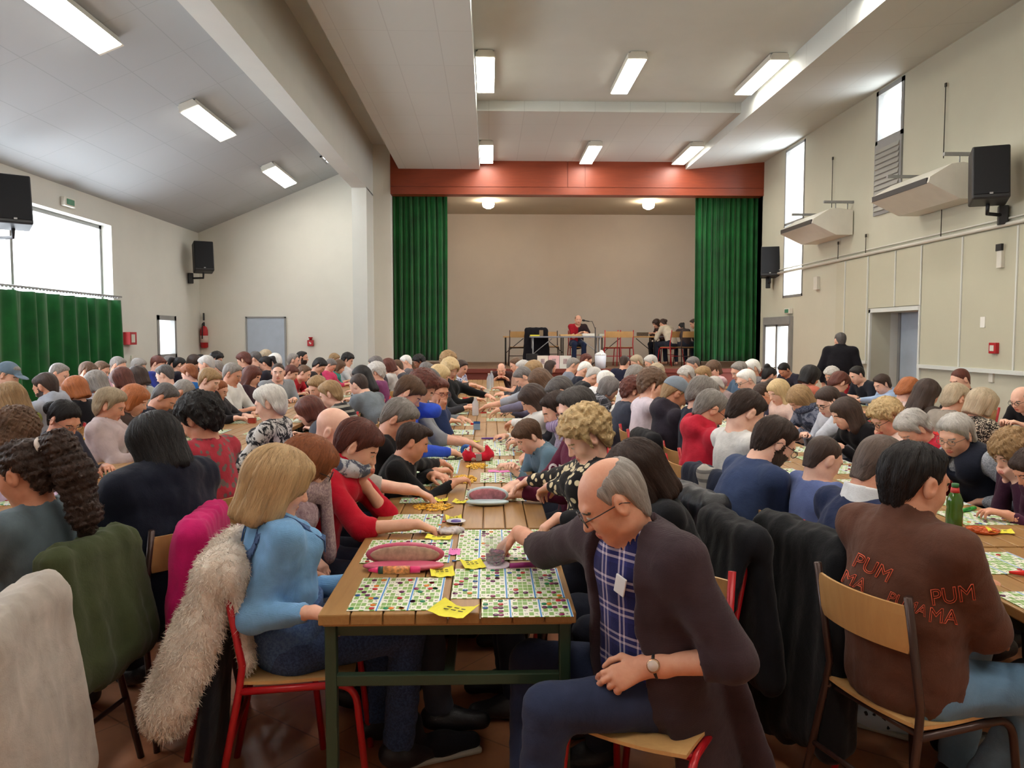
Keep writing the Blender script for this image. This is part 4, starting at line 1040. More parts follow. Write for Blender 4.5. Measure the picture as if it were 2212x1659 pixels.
P(892, 953, 4.25, -5, ('quiff', 'dkbrown'), ('plain', (22, 22, 25)), 'boy in black jumper with quiff, chin on his folded arm', pitch=22, hyaw=10, s=.84, armL=('px', 985, 1000, .80), armR='cross', head=.98, skin=1, group='people seated at the long tables')
P(884, 848, 5.55, 0, ('boy', 'brown'), ('plain', (56, 88, 206)), 'teenager with thick brown fringe in bright blue top, head propped on hand', pitch=42, armL='cheek', armR='table', hintL=(-.3, .7, -.6), s=.96)
P(912, 838, 5.95, 0, ('curly', 'redbrown'), ('plain', (140, 142, 146)), 'person with tousled reddish-brown hair and grey sleeve reaching for the red pouch', pitch=38, sleeve='half', armR=('px', 1018, 958, .83), armL='table')
P(948, 846, 6.9, -18, ('pixie', 'redbrown'), ('plain', (38, 52, 90)), 'woman with glasses and ruddy face, both hands raised to her chin', f=True, pitch=16, hyaw=-30, armL='chin', armR='chin', glasses=(120, 40, 50), skin=1, unique=1)
P(926, 822, 7.6, 0, ('short', 'dkgrey'), ('plain', (128, 132, 140)), 'dark-grey-haired man reaching out a grey sleeve over the central table', pitch=40, armR=('px', 975, 908, .81), unique=1)
P(950, 812, 8.7, -10, ('bob', 'blond'), ('plain', (60, 60, 66)), 'small fair-haired woman half hidden before the curly blonde', f=True, pitch=30)
P(972, 797, 9.4, -8, ('wavy', 'blond'), ('plain', (20, 20, 22)), 'woman with curly blonde hair and black top leaning over the central table', f=True, pitch=35, armL='reach', hyaw=-20)
P(968, 779, 11.8, 0, ('curly', 'dkblond'), ('plain', (70, 66, 64)), 'person with light brown curls behind the curly blonde', f=True, pitch=25)
P(997, 794, 12.2, -30, ('short', 'dkbrown'), ('leopard', (226, 228, 236), (40, 60, 150)), 'boy in blue and white patterned shirt near the end of the central table', s=.9, pitch=25, armR='reach', sleeve='short')
P(921, 801, 10.6, 0, ('short', 'salt'), ('plain', (52, 54, 62)), 'dark grey haired man, back row of the central table on the left', pitch=35)
P(1083, 798, 14.9, 268, ('bald', 'dkgrey'), ('plain', (66, 44, 42)), 'balding man in brown jumper at the far end of the central table, facing us', pitch=22, g=1.15, armL='table', armR='table')
# ======== central table, right side (facing left) ========
P(1322, 1078, 2.30, 210, ('bald', 'grey'), ('plaid', (34, 36, 84), (214, 200, 214)), 'balding older man in dark cardigan and checked shirt, at the near right table corner', pitch=34, hyaw=-26, s=1.04, g=1.12, belly=.55,
  armR=('px', 1120, 1150, .86), armL=('px', 1392, 1440, .66), hintR=(.5, .3, -.7), hintL=(-1.0, -.75, .1), handR=D(wd=(-.75, .25, -.62), curl=(.35, .45, .6, .7)), handL=D(wd=(-.92, -.1, -.32), wn=(.05, -.75, .6), curl=(.5, .6, .8, .9), spread=.05),
  kneeR=((.14, 2.62, .50), (.12, 2.50, .10)), kneeL=((.17, 2.22, .53), (.12, 2.24, .09)), legs=(44, 52, 78), shoes=(40, 34, 32), glasses=(60, 46, 44), collar='shirt', skin=1, lean=13, chub=1.06, sleeve='none', topname='shirt', chyaw=238, noshoes=1)
P(1372, 1020, 2.95, 185, ('longbob', 'dkbrown'), ('plain', (24, 24, 28)), 'dark-haired woman reaching a black sleeve behind the balding man in the cardigan', f=True, pitch=34, hyaw=-10, armR='lap', armL=('px', 1085, 1118, .83), handL=D(wd=(-.85, -.1, -.5), curl=(.5, .6, .8, .9)), hintL=(-.3, -.6, -.5))
P(1266, 942, 3.38, 186, ('curly', 'blond'), ('floral', (30, 28, 30), (226, 212, 176)), 'woman with short blonde curls in black and cream patterned cardigan', f=True, pitch=34, hyaw=4, armL=('px', 1130, 1062, .82), armR=('px', 1112, 1046, .84), handL=D(curl=(.6, .7, .8, .9)), skin=3, res='hero', hairopt=D(n=1500, L=.05, curl=.8), fold=.003)
P(1246, 884, 4.15, 186, ('short', 'dkgrey'), ('plain', (96, 30, 58)), 'grey-haired man with glasses in maroon hooded top with white letters', pitch=24, hyaw=4, glasses=True, collar='hood', armL='table', armR='table', skin=3)
P(1140, 942, 4.85, 196, ('boy', 'brown'), ('plain', (96, 122, 140)), 'boy with brown fringe in blue-grey shirt leaning over the cards', pitch=34, hyaw=10, s=.84, head=1.0, collar='shirt', armL='table', armR='cross', skin=3, res='near')
P(1203, 884, 5.2, 182, ('short', 'dkbrown'), ('tweed', (150, 128, 158), (206, 196, 210)), 'person in lilac scarf hidden behind the man in the maroon hood', pitch=30, collar='scarf')
P(1212, 848, 5.9, 182, ('short', 'dkgrey'), ('plain', (58, 58, 66)), 'dark-haired man bending low behind the maroon hood', pitch=40)
P(1150, 862, 6.25, 186, ('long', 'dkbrown'), ('plain', (228, 224, 220)), 'young woman with long dark hair and white blouse reaching over the central table', f=True, pitch=38, armL=('px', 1050, 918, .82), armR='table', unique=1)
P(1166, 822, 8.0, 182, ('long', 'brown'), ('plain', (120, 116, 140)), 'woman with long mid-brown hair behind the white blouse', f=True, pitch=38, armL='reach')
P(1131, 815, 8.8, 184, ('short', 'salt'), ('plain', (156, 160, 170)), 'greying man stooping over the central table beyond the white blouse', pitch=45, armL='reach', sleeve='half')
P(1152, 800, 9.9, 182, ('bob', 'dkblond'), ('plain', (80, 60, 52)), 'woman with light brown bob beside the stooping man, central table', f=True, pitch=35)
P(1130, 796, 11.0, 182, ('short', 'ltgrey'), ('plain', (64, 64, 70)), 'white-haired man near the far end of the central table, right side', pitch=30)
P(1115, 788, 12.4, 190, ('short', 'brown'), ('plain', (190, 150, 130)), 'brown-haired person resting face on hand near the far end of the central table', pitch=30, armR='cheek', sleeve='short')
# ======== first table on the right, its near side (facing right) ========
P(1974, 1040, 2.42, 18, ('short', 'black'), ('plain', (92, 60, 48)), 'man with black hair in brown jacket with orange lettering, nearest on the right', pitch=14, hyaw=-8, s=1.04, g=1.14, lean=-2, armR=('px', 2150, 1352, .66), armL=('px', 2190, 1290, .70), hintR=(.8, -.7, -.4), inf=.014, collar='roll',
  skin=1, legs=(106, 140, 170), topname='jacket', hairopt=D(n=1500, L=.05), kneeR=((1.72, 2.32, .52), (1.60, 2.45, .12)))
P(1903, 1010, 2.92, 14, ('crop', (88, 72, 64)), ('plain', (34, 44, 76)), 'man with cropped hair, white collar and navy jumper', pitch=32, hyaw=-8, s=1.04, g=1.12, lean=9, collar='shirt', legs=(50, 52, 62), skin=1)
P(1778, 990, 3.35, 10, ('crop', 'dkbrown'), ('plain', (98, 112, 160)), 'boy in lilac-blue T-shirt beside the navy jumper', pitch=30, s=.80, head=1.02, sleeve='short', skin=3)
P(1672, 955, 3.65, 12, ('short', 'dkbrown'), ('plain', (52, 66, 100)), 'bearded man with glasses in navy T-shirt', pitch=34, hyaw=-4, beard=True, glasses=True, sleeve='short', skin=3, armR='cross', armL='table', g=1.05)
P(1611, 890, 4.2, 10, ('short', 'dkbrown'), ('plain', (214, 212, 210)), 'dark-haired young man in plain white T-shirt', pitch=40, sleeve='long', skin=3, g=1.08)
P(1535, 884, 4.8, 8, ('short', 'grey'), ('plain', (190, 36, 56)), 'grey-haired man with glasses in red jacket with dark hood', pitch=38, g=1.15, glasses=True, collar='hood', skin=1)
P(1516, 852, 5.4, 4, ('pixie', 'grey'), ('plain', (34, 40, 56)), 'person with fuzzy grey hair and dark navy coat before the capped man', f=True, pitch=36)
P(1458, 850, 5.75, 6, ('short', 'dkblond'), ('plain', (48, 42, 52)), 'man in grey cap and dark hooded top', pitch=34, cap=(128, 138, 150), collar='hood', g=1.15, skin=2, unique=1)
P(1408, 832, 6.45, 0, ('curly', 'brown'), ('plain', (226, 212, 222)), 'girl with tousled brown hair and pale pink top, hand raised', f=True, pitch=25, armR='cheek', s=.9)
P(1367, 846, 6.9, 4, ('curly', 'redbrown'), ('plain', (62, 66, 80)), 'woman with dark reddish curls in slate blue top', f=True, pitch=34)
P(1372, 814, 8.0, 4, ('short', 'grey'), ('plain', (226, 224, 226)), 'grey-haired man with broad back in white shirt', pitch=45, g=1.2)
P(1317, 838, 8.3, 0, ('bob', 'salt'), ('plaid', (50, 50, 56), (170, 170, 176)), 'woman with grey bob and dark checked top', f=True, pitch=34)
P(1308, 822, 9.2, 0, ('short', 'white'), ('plain', (224, 222, 222)), 'white-haired man in white shirt beyond the dark checked top', pitch=34)
P(1283, 813, 10.1, 0, ('short', 'ltgrey'), ('plain', (40, 40, 44)), 'pale-grey-haired person in black waistcoat over white sleeves', pitch=36)
P(1263, 799, 11.1, 2, ('short', 'white'), ('plain', (36, 40, 54)), 'white-haired man in black jumper with white collar', pitch=36, g=1.1)
P(1238, 789, 12.4, 0, ('short', 'grey'), ('plain', (128, 134, 148)), 'grey-brown-haired man in grey jumper near the stage', pitch=30)
P(1266, 779, 13.6, 0, ('short', 'redbrown'), ('plain', (60, 44, 44)), 'person with dark red-brown hair before the seat of the caller', pitch=30)
P(1190, 792, 14.2, -5, ('long', 'dkbrown'), ('plain', (34, 28, 34)), 'woman with long dark hair in front of the pale poster', f=True, pitch=15)
P(1349, 783, 13.4, 60, ('short', 'dkbrown'), ('plain', (34, 36, 56)), 'boy in dark coat seen from behind, close to the stage', s=.88, pitch=20)
# ======== first table on the right, far side (facing left) ========
P(2186, 975, 4.0, 186, ('wavy', 'dkblond'), ('plain', (64, 34, 54)), 'girl with fair wavy hair and clasped hands in plum top', f=True, s=.88, pitch=34, armL='chin', armR='chin', skin=3, head=1.03)
P(2232, 1012, 3.62, 180, ('boy', 'dkbrown'), ('plain', (70, 34, 56)), 'dark-haired child in plum top pointing at a card, cut by the frame', s=.84, pitch=34, armL=('px', 2176, 1112, .79), armR='lap', skin=1, nohandX=1)
P(2064, 940, 4.4, 192, ('pixie', 'ltgrey'), ('tweed', (150, 156, 168), (196, 200, 208)), 'smiling woman with white hair and glasses in navy waistcoat', f=True, pitch=22, hyaw=16, glasses=(120, 100, 90), g=1.12, chub=1.12, armL='lap', armR='table')
P(1973, 926, 4.9, 186, ('pixie', 'ltgrey'), ('plain', (188, 40, 60)), 'woman with pale curly grey hair, head bowed, beside the smiling woman', f=True, pitch=45)
P(1914, 902, 5.3, 186, ('curly', 'blond'), ('plain', (236, 208, 196)), 'woman with curly blonde hair and dark glasses', f=True, pitch=34, glasses=True, armR='chin')
P(1826, 893, 5.8, 188, ('long', 'dkbrown'), ('plain', (22, 20, 24)), 'woman with long straight dark hair and black top, eyes lowered', f=True, pitch=24, hyaw=-10, unique=1, skin=3)
P(1789, 868, 6.3, 196, ('pixie', 'dkbrown'), ('plain', (196, 200, 212)), 'woman with dark fringe and glasses, white jumper, hand at her temple', f=True, pitch=28, glasses=True, armL='cheek', unique=1, skin=3)
P(1727, 862, 6.85, 190, ('bob', 'dkblond'), ('marble', (60, 66, 84), (120, 124, 140)), 'woman with shaggy fair bob and blue patterned scarf', f=True, pitch=40, collar='scarf')
P(1681, 846, 7.35, 196, ('long', 'blond'), ('plain', (226, 196, 184)), 'woman with blonde hair tied back and pale pink top in profile', f=True, pitch=18, skin=3)
P(1612, 822, 8.3, 188, ('short', 'white'), ('plain', (180, 176, 178)), 'white-haired man with dark-rimmed glasses', pitch=22, glasses=True, skin=3)
P(1648, 852, 7.6, 186, ('pony', 'dkbrown'), ('plain', (70, 70, 90)), 'dark-haired person low behind the blonde in profile', f=True, pitch=40)
P(1597, 802, 9.6, 190, ('short', 'grey'), ('plain', (78, 100, 124)), 'grey-haired man in slate blue jumper turned to the stage', pitch=20, g=1.1)
P(1625, 797, 10.4, 190, ('pixie', 'white'), ('plain', (120, 116, 116)), 'white-haired person behind the man with dark-rimmed glasses', f=True, pitch=20)
P(1544, 836, 8.9, 190, ('pixie', 'ltgrey'), ('plain', (150, 130, 130)), 'pale-haired woman with head bowed behind the fuzzy grey hair', f=True, pitch=40)
P(1519, 812, 9.9, 190, ('pixie', 'dkblond'), ('plain', (110, 90, 80)), 'woman with golden brown hair, two places beyond the bowed pale-haired woman', f=True, pitch=34)
P(1482, 812, 10.6, 190, ('curly', 'ltgrey'), ('plain', (150, 120, 130)), 'woman with curly silver hair at the first right table', f=True, pitch=34)
P(1497, 788, 11.7, 190, ('short', 'salt'), ('plain', (60, 56, 56)), 'dark-grey-haired man near the right stage curtain', pitch=30)
P(1540, 797, 11.0, 200, ('bob', 'brown'), ('plain', (226, 190, 196)), 'woman in pale pink with hands at her face near the right curtain', f=True, pitch=20, armL='cheek', armR='cheek')
P(1375, 783, 13.2, 190, ('pixie', 'greyblond'), ('plain', (120, 110, 104)), 'woman with sandy white hair, left of two by the stage front', f=True, pitch=30)
P(1406, 784, 12.6, 188, ('pixie', 'ltgrey'), ('plain', (130, 120, 116)), 'woman with cream white hair, right of two by the stage front', f=True, pitch=35)
P(1420, 804, 11.6, 188, ('curly', 'greyblond'), ('plain', (120, 104, 100)), 'woman with beige curls just beyond the tousled brown hair', f=True, pitch=38)
# ======== second table on the right, near side (facing right) ========
P(2122, 874, 5.6, 8, ('bob', 'greyblond'), ('leopard', (40, 36, 34), (190, 178, 160)), 'woman with ash blonde bob and leopard-print top', f=True, pitch=30)
P(2064, 862, 6.05, 6, ('pixie', 'greyblond'), ('plain', (150, 140, 130)), 'woman with short sandy hair behind the smiling white-haired woman', f=True, pitch=30)
P(2003, 850, 6.45, 10, ('long', 'dkbrown'), ('plain', (72, 62, 56)), 'woman with long dark hair and brown-grey jacket beside the ginger hair', f=True, pitch=34)
P(1962, 846, 6.7, 10, ('pixie', 'ginger'), ('plain', (224, 196, 190)), 'woman with short ginger hair and pale pink collar', f=True, pitch=38, skin=3)
P(1812, 828, 8.0, 8, ('pixie', 'redbrown'), ('plain', (60, 44, 52)), 'woman with auburn hair in profile beside the light blue blouse', f=True, pitch=38, skin=3)
P(1751, 813, 8.7, 10, ('bob', 'black'), ('plain', (206, 118, 96)), 'woman with black bob and salmon top', f=True, pitch=34)
P(1662, 812, 9.9, 10, ('bun', 'black'), ('plain', (40, 34, 44)), 'woman with black hair in a bun beside the man bowed over his cards', f=True, pitch=25)
# ======== second table on the right, far side (facing left) ========
P(2206, 862, 7.2, 196, ('bald', 'grey'), ('plain', (26, 24, 28)), 'bald man with glasses in black at the right edge', pitch=30, glasses=True, skin=3)
P(2074, 820, 8.2, 188, ('crop', 'redbrown'), ('plain', (30, 28, 32)), 'man with close-cropped brown hair in black T-shirt, upright before the white wall', pitch=22, sleeve='short', skin=3, g=1.08)
P(1905, 830, 9.5, 190, ('pixie', 'dkbrown'), ('plain', (162, 184, 220)), 'woman with short dark hair in light blue blouse', f=True, pitch=28, skin=3, g=1.2, armL='reach')
P(1851, 810, 10.4, 190, ('short', 'black'), ('plain', (36, 38, 48)), 'man with short black hair and dark jacket in profile', pitch=30, skin=3)
P(1797, 812, 11.0, 190, ('curly', 'ltgrey'), ('plain', (176, 36, 48)), 'woman with curly grey hair and red sleeves', f=True, pitch=30)
P(1694, 799, 12.6, 205, ('short', 'black'), ('plain', (50, 48, 60)), 'man with black hair bowed before the glazed door', pitch=38, skin=1)
# standing man
P(1815, 735, 12.0, 60, ('short', 'dkgrey'), ('plain', (26, 24, 30)), 'man standing in a black jacket with his back to us, by the right wall', pitch=8, hyaw=30, stand=1, seat=.92, lean=3, armL='hang', armR='hang', group='people on their feet', unique=1, legloc=1, rescale=0,
  kneeL=((-.10, .02, .50), (-.10, 0, .09)), kneeR=((.10, .02, .50), (.10, 0, .09)), inf=.02, collar='roll', res='mid', g=1.15)
# ======== first table on the left, near side (facing left) ========
P(58, 1022, 2.78, 172, ('curlypony', 'dkbrown'), ('plain', (92, 106, 114)), 'girl with big curly dark ponytail in grey-green top, facing left', f=True, pitch=18, hyaw=0, skin=2, s=.98, lean=0, hairopt=D(n=2600, L=.07, curl=.8), armL='table', armR='table', legs=(40, 42, 52))
P(334, 958, 3.30, 150, ('longbob', 'black'), ('plain', (24, 28, 42)), 'large woman with black hair in dark navy jacket, seen from behind', f=True, pitch=30, g=1.45, inf=.03, s=1.0, skin=2, topname='jacket', hairopt=D(n=1800, L=.16), collar='hood', legs=(30, 30, 36), armL='table', armR='table')
P(432, 906, 3.95, 160, ('curly', 'black'), ('floral', (170, 52, 66), (110, 96, 90)), 'woman with black curls and red floral top, seen from behind', f=True, pitch=34, g=1.15, sleeve='half', skin=1)
P(583, 872, 5.2, 176, ('pixie', 'white'), ('marble', (34, 34, 38), (196, 192, 188)), 'smiling woman with bright white hair in black and white patterned jacket', f=True, pitch=18, hyaw=4, skin=3, g=1.15, res='near', armL='wide')
P(668, 888, 6.3, 176, ('bob', 'redbrown'), ('plain', (84, 88, 98)), 'woman with dark plum bob and grey top', f=True, pitch=30, skin=3)
P(714, 852, 7.0, 178, ('pixie', 'dkblond'), ('stripes', (34, 32, 34), (150, 146, 136)), 'woman with caramel brown hair and black striped top', f=True, pitch=30, skin=3, res='mid')
P(686, 838, 7.9, 190, ('pixie', 'dkblond'), ('plain', (120, 60, 60)), 'woman with light brown hair facing us beside the caramel hair', f=True, pitch=30, hyaw=40)
P(775, 832, 8.2, 150, ('crop', 'dkbrown'), ('plain', (118, 126, 134)), 'boy with cropped dark hair and grey T-shirt seen from behind', s=.9, pitch=25, skin=3)
P(781, 812, 9.2, 176, ('long', 'black'), ('stripes', (150, 152, 156), (60, 60, 64)), 'woman with long black hair and silver hair clips', f=True, pitch=20)
P(813, 805, 10.0, 172, ('curly', 'ltgrey'), ('plain', (128, 62, 108)), 'woman with silver curls and plum purple jumper', f=True, pitch=24)
P(812, 788, 11.2, 176, ('short', 'salt'), ('plain', (64, 64, 72)), 'man with thinning dark grey hair behind the silver curls', pitch=25)
P(838, 792, 11.8, 176, ('bob', 'redbrown'), ('plain', (206, 202, 200)), 'woman with dark red hair and white top by the green curtain', f=True, pitch=28)
P(857, 793, 12.3, 180, ('thin', 'brown'), ('plain', (78, 76, 84)), 'man with receding brown hair in grey jacket by the green curtain', pitch=22, skin=3)
P(877, 782, 13.6, 180, ('short', 'white'), ('plain', (110, 104, 108)), 'white-haired person below the left stage curtain', pitch=22)
P(905, 782, 14.6, 200, ('curly', 'black'), ('plain', (30, 28, 32)), 'dark figure in black below the left stage curtain', pitch=20, skin=4)
# ======== first table on the left, far side (facing right) ========
P(36, 930, 4.3, 60, ('wavy', 'brown'), ('plain', (210, 186, 220)), 'woman with wavy brown hair and lilac top at the left edge', f=True, pitch=35)
P(139, 906, 4.85, -14, ('lowbun', 'black'), ('plain', (44, 44, 58)), 'woman with upswept black hair and thin glasses looking down', f=True, pitch=34, hyaw=-6, glasses=(120, 90, 80), skin=1, armR='table')
P(238, 876, 5.55, 8, ('pixie', 'greyblond'), ('knit', (190, 172, 172)), 'woman with short ash blonde hair and pale mauve cardigan', f=True, pitch=22, skin=1, g=1.1, inf=.014)
P(291, 864, 6.3, 4, ('bob', 'ginger'), ('plain', (70, 56, 52)), 'woman with copper hair beside the pale mauve cardigan', f=True, pitch=32)
P(356, 858, 6.65, 4, ('short', 'dkgrey'), ('plain', (44, 46, 60)), 'man with dark grey hair bowed behind the large navy jacket', pitch=40, skin=1)
P(396, 848, 7.1, 4, ('thin', 'grey'), ('plain', (70, 66, 66)), 'man with thin grey hair next to the bowed dark grey man', pitch=44, skin=1)
P(452, 822, 7.85, -4, ('boy', 'dkblond'), ('plain', (34, 32, 36)), 'teenage boy with golden fringe and black top', pitch=34, skin=3, s=.95)
P(474, 842, 8.1, -6, ('pony', 'auburn'), ('plain', (52, 50, 54)), 'girl with reddish hair beside the golden-fringed boy', f=True, pitch=34, s=.82)
P(502, 808, 8.7, -8, ('short', 'grey'), ('plain', (222, 222, 220)), 'grey-haired man in white zipped top', pitch=24, skin=1, g=1.1, sleeve='half')
P(545, 812, 9.3, -4, ('long', 'redbrown'), ('plain', (56, 36, 44)), 'woman with long dark plum hair and dark top', f=True, pitch=34)
P(601, 804, 10.2, -45, ('crop', 'dkbrown'), ('plain', (150, 154, 160)), 'stocky man in grey jumper looking at the camera', pitch=6, hyaw=-32, skin=3, g=1.3, res='mid', unique=1)
P(629, 806, 11.2, -4, ('boy', 'redbrown'), ('plain', (40, 52, 104)), 'dark-haired woman in navy blue beside the grey jumper', f=True, pitch=34)
P(657, 806, 11.9, -6, ('short', 'brown'), ('plain', (186, 34, 48)), 'boy with light brown hair in red', pitch=30, s=.88)
P(690, 790, 12.7, -4, ('pixie', 'black'), ('plain', (50, 42, 44)), 'person with black hair bent low beside the pink jumper', pitch=44)
P(714, 789, 13.4, -4, ('short', 'salt'), ('plain', (214, 70, 112)), 'person with brown-grey hair in bright pink jumper', f=True, pitch=40)
P(733, 792, 14.0, -4, ('bob', 'brown'), ('plain', (60, 150, 140)), 'woman with brown bob and turquoise scarf', f=True, pitch=30)
P(751, 778, 14.6, -4, ('curly', 'black'), ('plain', (214, 212, 214)), 'woman with black curls and white top near the column', f=True, pitch=30)
P(722, 777, 15.4, -4, ('pixie', 'dkblond'), ('plain', (120, 110, 104)), 'fair-haired person beside the black curls near the column', f=True, pitch=30)
# ======== second table on the left, near side (facing left) ========
P(22, 862, 5.75, 160, ('long', 'dkblond'), ('plain', (118, 124, 52)), 'woman with long light brown hair and olive green top, seen from behind', f=True, pitch=24, res='near')
P(99, 836, 6.7, 172, ('short', 'dkbrown'), ('plain', (160, 164, 174)), 'bearded young man in pale grey hooded top', pitch=26, beard=True, collar='hood', skin=1, unique=1)
P(162, 842, 7.15, 168, ('bob', 'ginger'), ('plain', (28, 26, 32)), 'woman with ginger bob and black top, seen from behind', f=True, pitch=28)
P(206, 828, 7.7, 168, ('bob', 'grey'), ('plain', (176, 172, 184)), 'woman with grey hair and pale lilac coat beside the ginger bob', f=True, pitch=34)
P(262, 820, 8.1, 168, ('bob', 'redbrown'), ('plain', (150, 140, 146)), 'woman with mahogany bob in front of the green window curtain', f=True, pitch=25)
P(296, 816, 8.55, 168, ('bob', 'dkbrown'), ('plain', (176, 180, 176)), 'woman with dark bob and pale grey-green cardigan', f=True, pitch=25)
P(356, 810, 9.2, 176, ('short', 'dkgrey'), ('plain', (58, 60, 72)), 'man with grey-streaked dark hair and charcoal jacket, in profile', pitch=24, skin=3, g=1.1)
P(409, 808, 9.9, 178, ('pixie', 'auburn'), ('plain', (36, 110, 190)), 'woman with light auburn hair and bright blue collar, in profile', f=True, pitch=22, skin=3)
P(446, 788, 10.6, 178, ('short', 'ltgrey'), ('plain', (110, 104, 108)), 'silver-haired man behind the golden-fringed boy', pitch=25)
P(468, 797, 11.0, 178, ('short', 'grey'), ('plain', (90, 70, 74)), 'grey-haired man right beside the silver-haired man', pitch=30)
P(527, 779, 12.3, 178, ('pixie', 'redbrown'), ('plain', (60, 44, 48)), 'person with dark reddish hair below the grey door, left corner', f=True, pitch=25)
P(551, 776, 12.9, 178, ('short', 'dkgrey'), ('plain', (60, 56, 60)), 'dark-grey-haired person before the grey door', pitch=25)
P(573, 786, 12.4, 178, ('pony', 'black'), ('plain', (44, 42, 50)), 'woman with black hair tied with a white band before the grey door', f=True, pitch=25)
P(574, 772, 13.8, 178, ('pixie', 'greyblond'), ('plain', (130, 124, 120)), 'fair grey head just before the grey door', f=True, pitch=25)
P(594, 780, 13.2, 178, ('pixie', 'white'), ('plain', (150, 150, 150)), 'white-haired person behind the stocky man in grey', f=True, pitch=25)
P(634, 779, 13.6, 10, ('short', 'grey'), ('plain', (34, 34, 40)), 'grey-haired man in black near the red alarm box', pitch=15, g=1.1)
P(653, 773, 14.6, 0, ('short', 'black'), ('plain', (40, 38, 44)), 'bearded man with black hair near the red alarm box', pitch=15, beard=True, skin=1)
# ======== second table on the left, far side (facing right) ========
P(18, 810, 8.0, 0, ('short', 'grey'), ('plain', (110, 120, 130)), 'head with blue-grey cap at the left edge under the curtain', pitch=30, cap=(104, 122, 138))
P(128, 808, 9.0, 0, ('short', 'grey'), ('plain', (190, 180, 186)), 'grey-haired man facing right before the green window curtain', pitch=25)
P(190, 803, 9.9, 0, ('boy', 'brown'), ('plain', (206, 196, 206)), 'brown-haired person before the green window curtain', pitch=34)
P(219, 800, 10.4, 0, ('short', 'brown'), ('plain', (214, 170, 190)), 'person in pale pink with light brown hair by the curtain edge', pitch=34)
P(255, 790, 10.9, 0, ('short', 'grey'), ('plain', (90, 94, 110)), 'grey-haired man at the edge of the green window curtain', pitch=30)
P(299, 793, 11.4, 0, ('pixie', 'grey'), ('plain', (90, 96, 116)), 'woman with iron-grey hair just right of the green window curtain', f=True, pitch=30)
P(341, 786, 12.1, -4, ('boy', 'redbrown'), ('plain', (52, 62, 140)), 'person with brown hair in royal blue top under the small window', pitch=34)
P(366, 786, 12.9, 0, ('pixie', 'salt'), ('plain', (90, 84, 88)), 'person with brown-grey hair under the small window', pitch=30)
P(388, 788, 12.6, 30, ('pony', 'black'), ('plain', (40, 36, 46)), 'woman with black ponytail between the small window and the extinguisher', f=True, pitch=25)
P(420, 782, 13.4, 0, ('bob', 'dkbrown'), ('plain', (60, 46, 46)), 'woman with dark hair in profile left of the extinguisher', f=True, pitch=20)
P(434, 780, 14.2, 0, ('short', 'black'), ('plain', (50, 50, 56)), 'black-haired person directly below the extinguisher', pitch=20)
P(468, 776, 14.8, 0, ('curly', 'black'), ('plain', (46, 44, 50)), 'person with black hair right of the extinguisher', pitch=20)
# ======== on the stage ========
SZ = .88
P(1249, 691, 19.4, 272, ('bald', 'brown'), ('plain', (52, 36, 40)), 'caller in red and black shirt seated at the table on the stage', group='people on the stage', z0=SZ, pitch=5, sleeve='short', armR='cross', armL='wide', res='mid', unique=1, skin=0, g=1.12, legs=(44, 54, 84))
P(1432, 699, 19.2, 120, ('lowbun', 'dkbrown'), ('plain', (206, 196, 176)), 'woman in cream jumper on the stage, leaning on the table, back to us', f=True, group='people on the stage', z0=SZ, pitch=34, res='mid', unique=1, g=1.1)
P(1418, 699, 20.0, 200, ('bob', 'dkbrown'), ('plain', (80, 56, 50)), 'person behind the cream jumper on the stage', f=True, group='people on the stage', z0=SZ, pitch=34, res='mid')
P(1472, 706, 19.0, 100, ('pony', 'black'), ('plain', (60, 50, 50)), 'small girl with two buns on the stage beside the cream jumper', f=True, s=.72, group='people on the stage', z0=SZ, pitch=20, res='mid')
P(1499, 699, 19.6, 170, ('short', 'dkbrown'), ('plain', (110, 74, 66)), 'person half hidden by the right stage curtain', group='people on the stage', z0=SZ, pitch=25, res='mid')
# ---------------- tables ----------------
TL, TW, TZ = 1.06, .80, .755
GREENM = plain('dark_green_steel', (46, 66, 50), .4, .2, .1)
tp = thing('wooden_table', 't', 'table')
b = MB()
for k in range(8): b.box((-.35 + k * .1, 0, TZ - .018), (.0965, TL - .004, .036), bev=.005)
b.box((0, 0, TZ - .032), (TW - .03, TL - .03, .02)); b.build('tabletop', TABW, tp)
for sx in (-1, 1):
    for sy in (-1, 1): MB().box((sx * (TW / 2 - .035), sy * (TL / 2 - .04), .36), (.036, .036, .72), bev=.004).build('leg', GREENM, tp)
b = MB()
for sy in (-1, 1): b.box((0, sy * (TL / 2 - .04), .535), (TW - .1, .03, .036), bev=.004)
b.box((0, 0, .535), (.03, TL - .1, .03)); b.build('stretcher', GREENM, tp)
b = MB()
for sx in (-1, 1): b.box((sx * (TW / 2 - .05), 0, .695), (.02, TL - .1, .05))
for sy in (-1, 1): b.box((0, sy * (TL / 2 - .06), .695), (TW - .1, .02, .05))
b.build('apron', GREENM, tp)
rows = (('central row', -.13, 2.38, 12), ('first row on the right', 2.05, 2.02, 12), ('second row on the right', 4.23, 4.6, 8), ('first row on the left', -2.24, 2.3, 13), ('second row on the left', -4.42, 4.9, 10))
ordn = ['nearest', 'second', 'third', 'fourth', 'fifth', 'sixth', 'seventh', 'eighth', 'ninth', 'tenth', 'eleventh', 'twelfth', 'thirteenth']
firstt = True
for rn, x, y0, n in rows:
    for k in range(n):
        t = tp if firstt else copy_tree(tp); firstt = False
        t.location = (x, y0 + TL / 2 + k * 1.075, 0); tag(t, f'{ordn[k]} plank-topped table of the {rn}, dark green frame', 'table', 'plank tables set end to end')

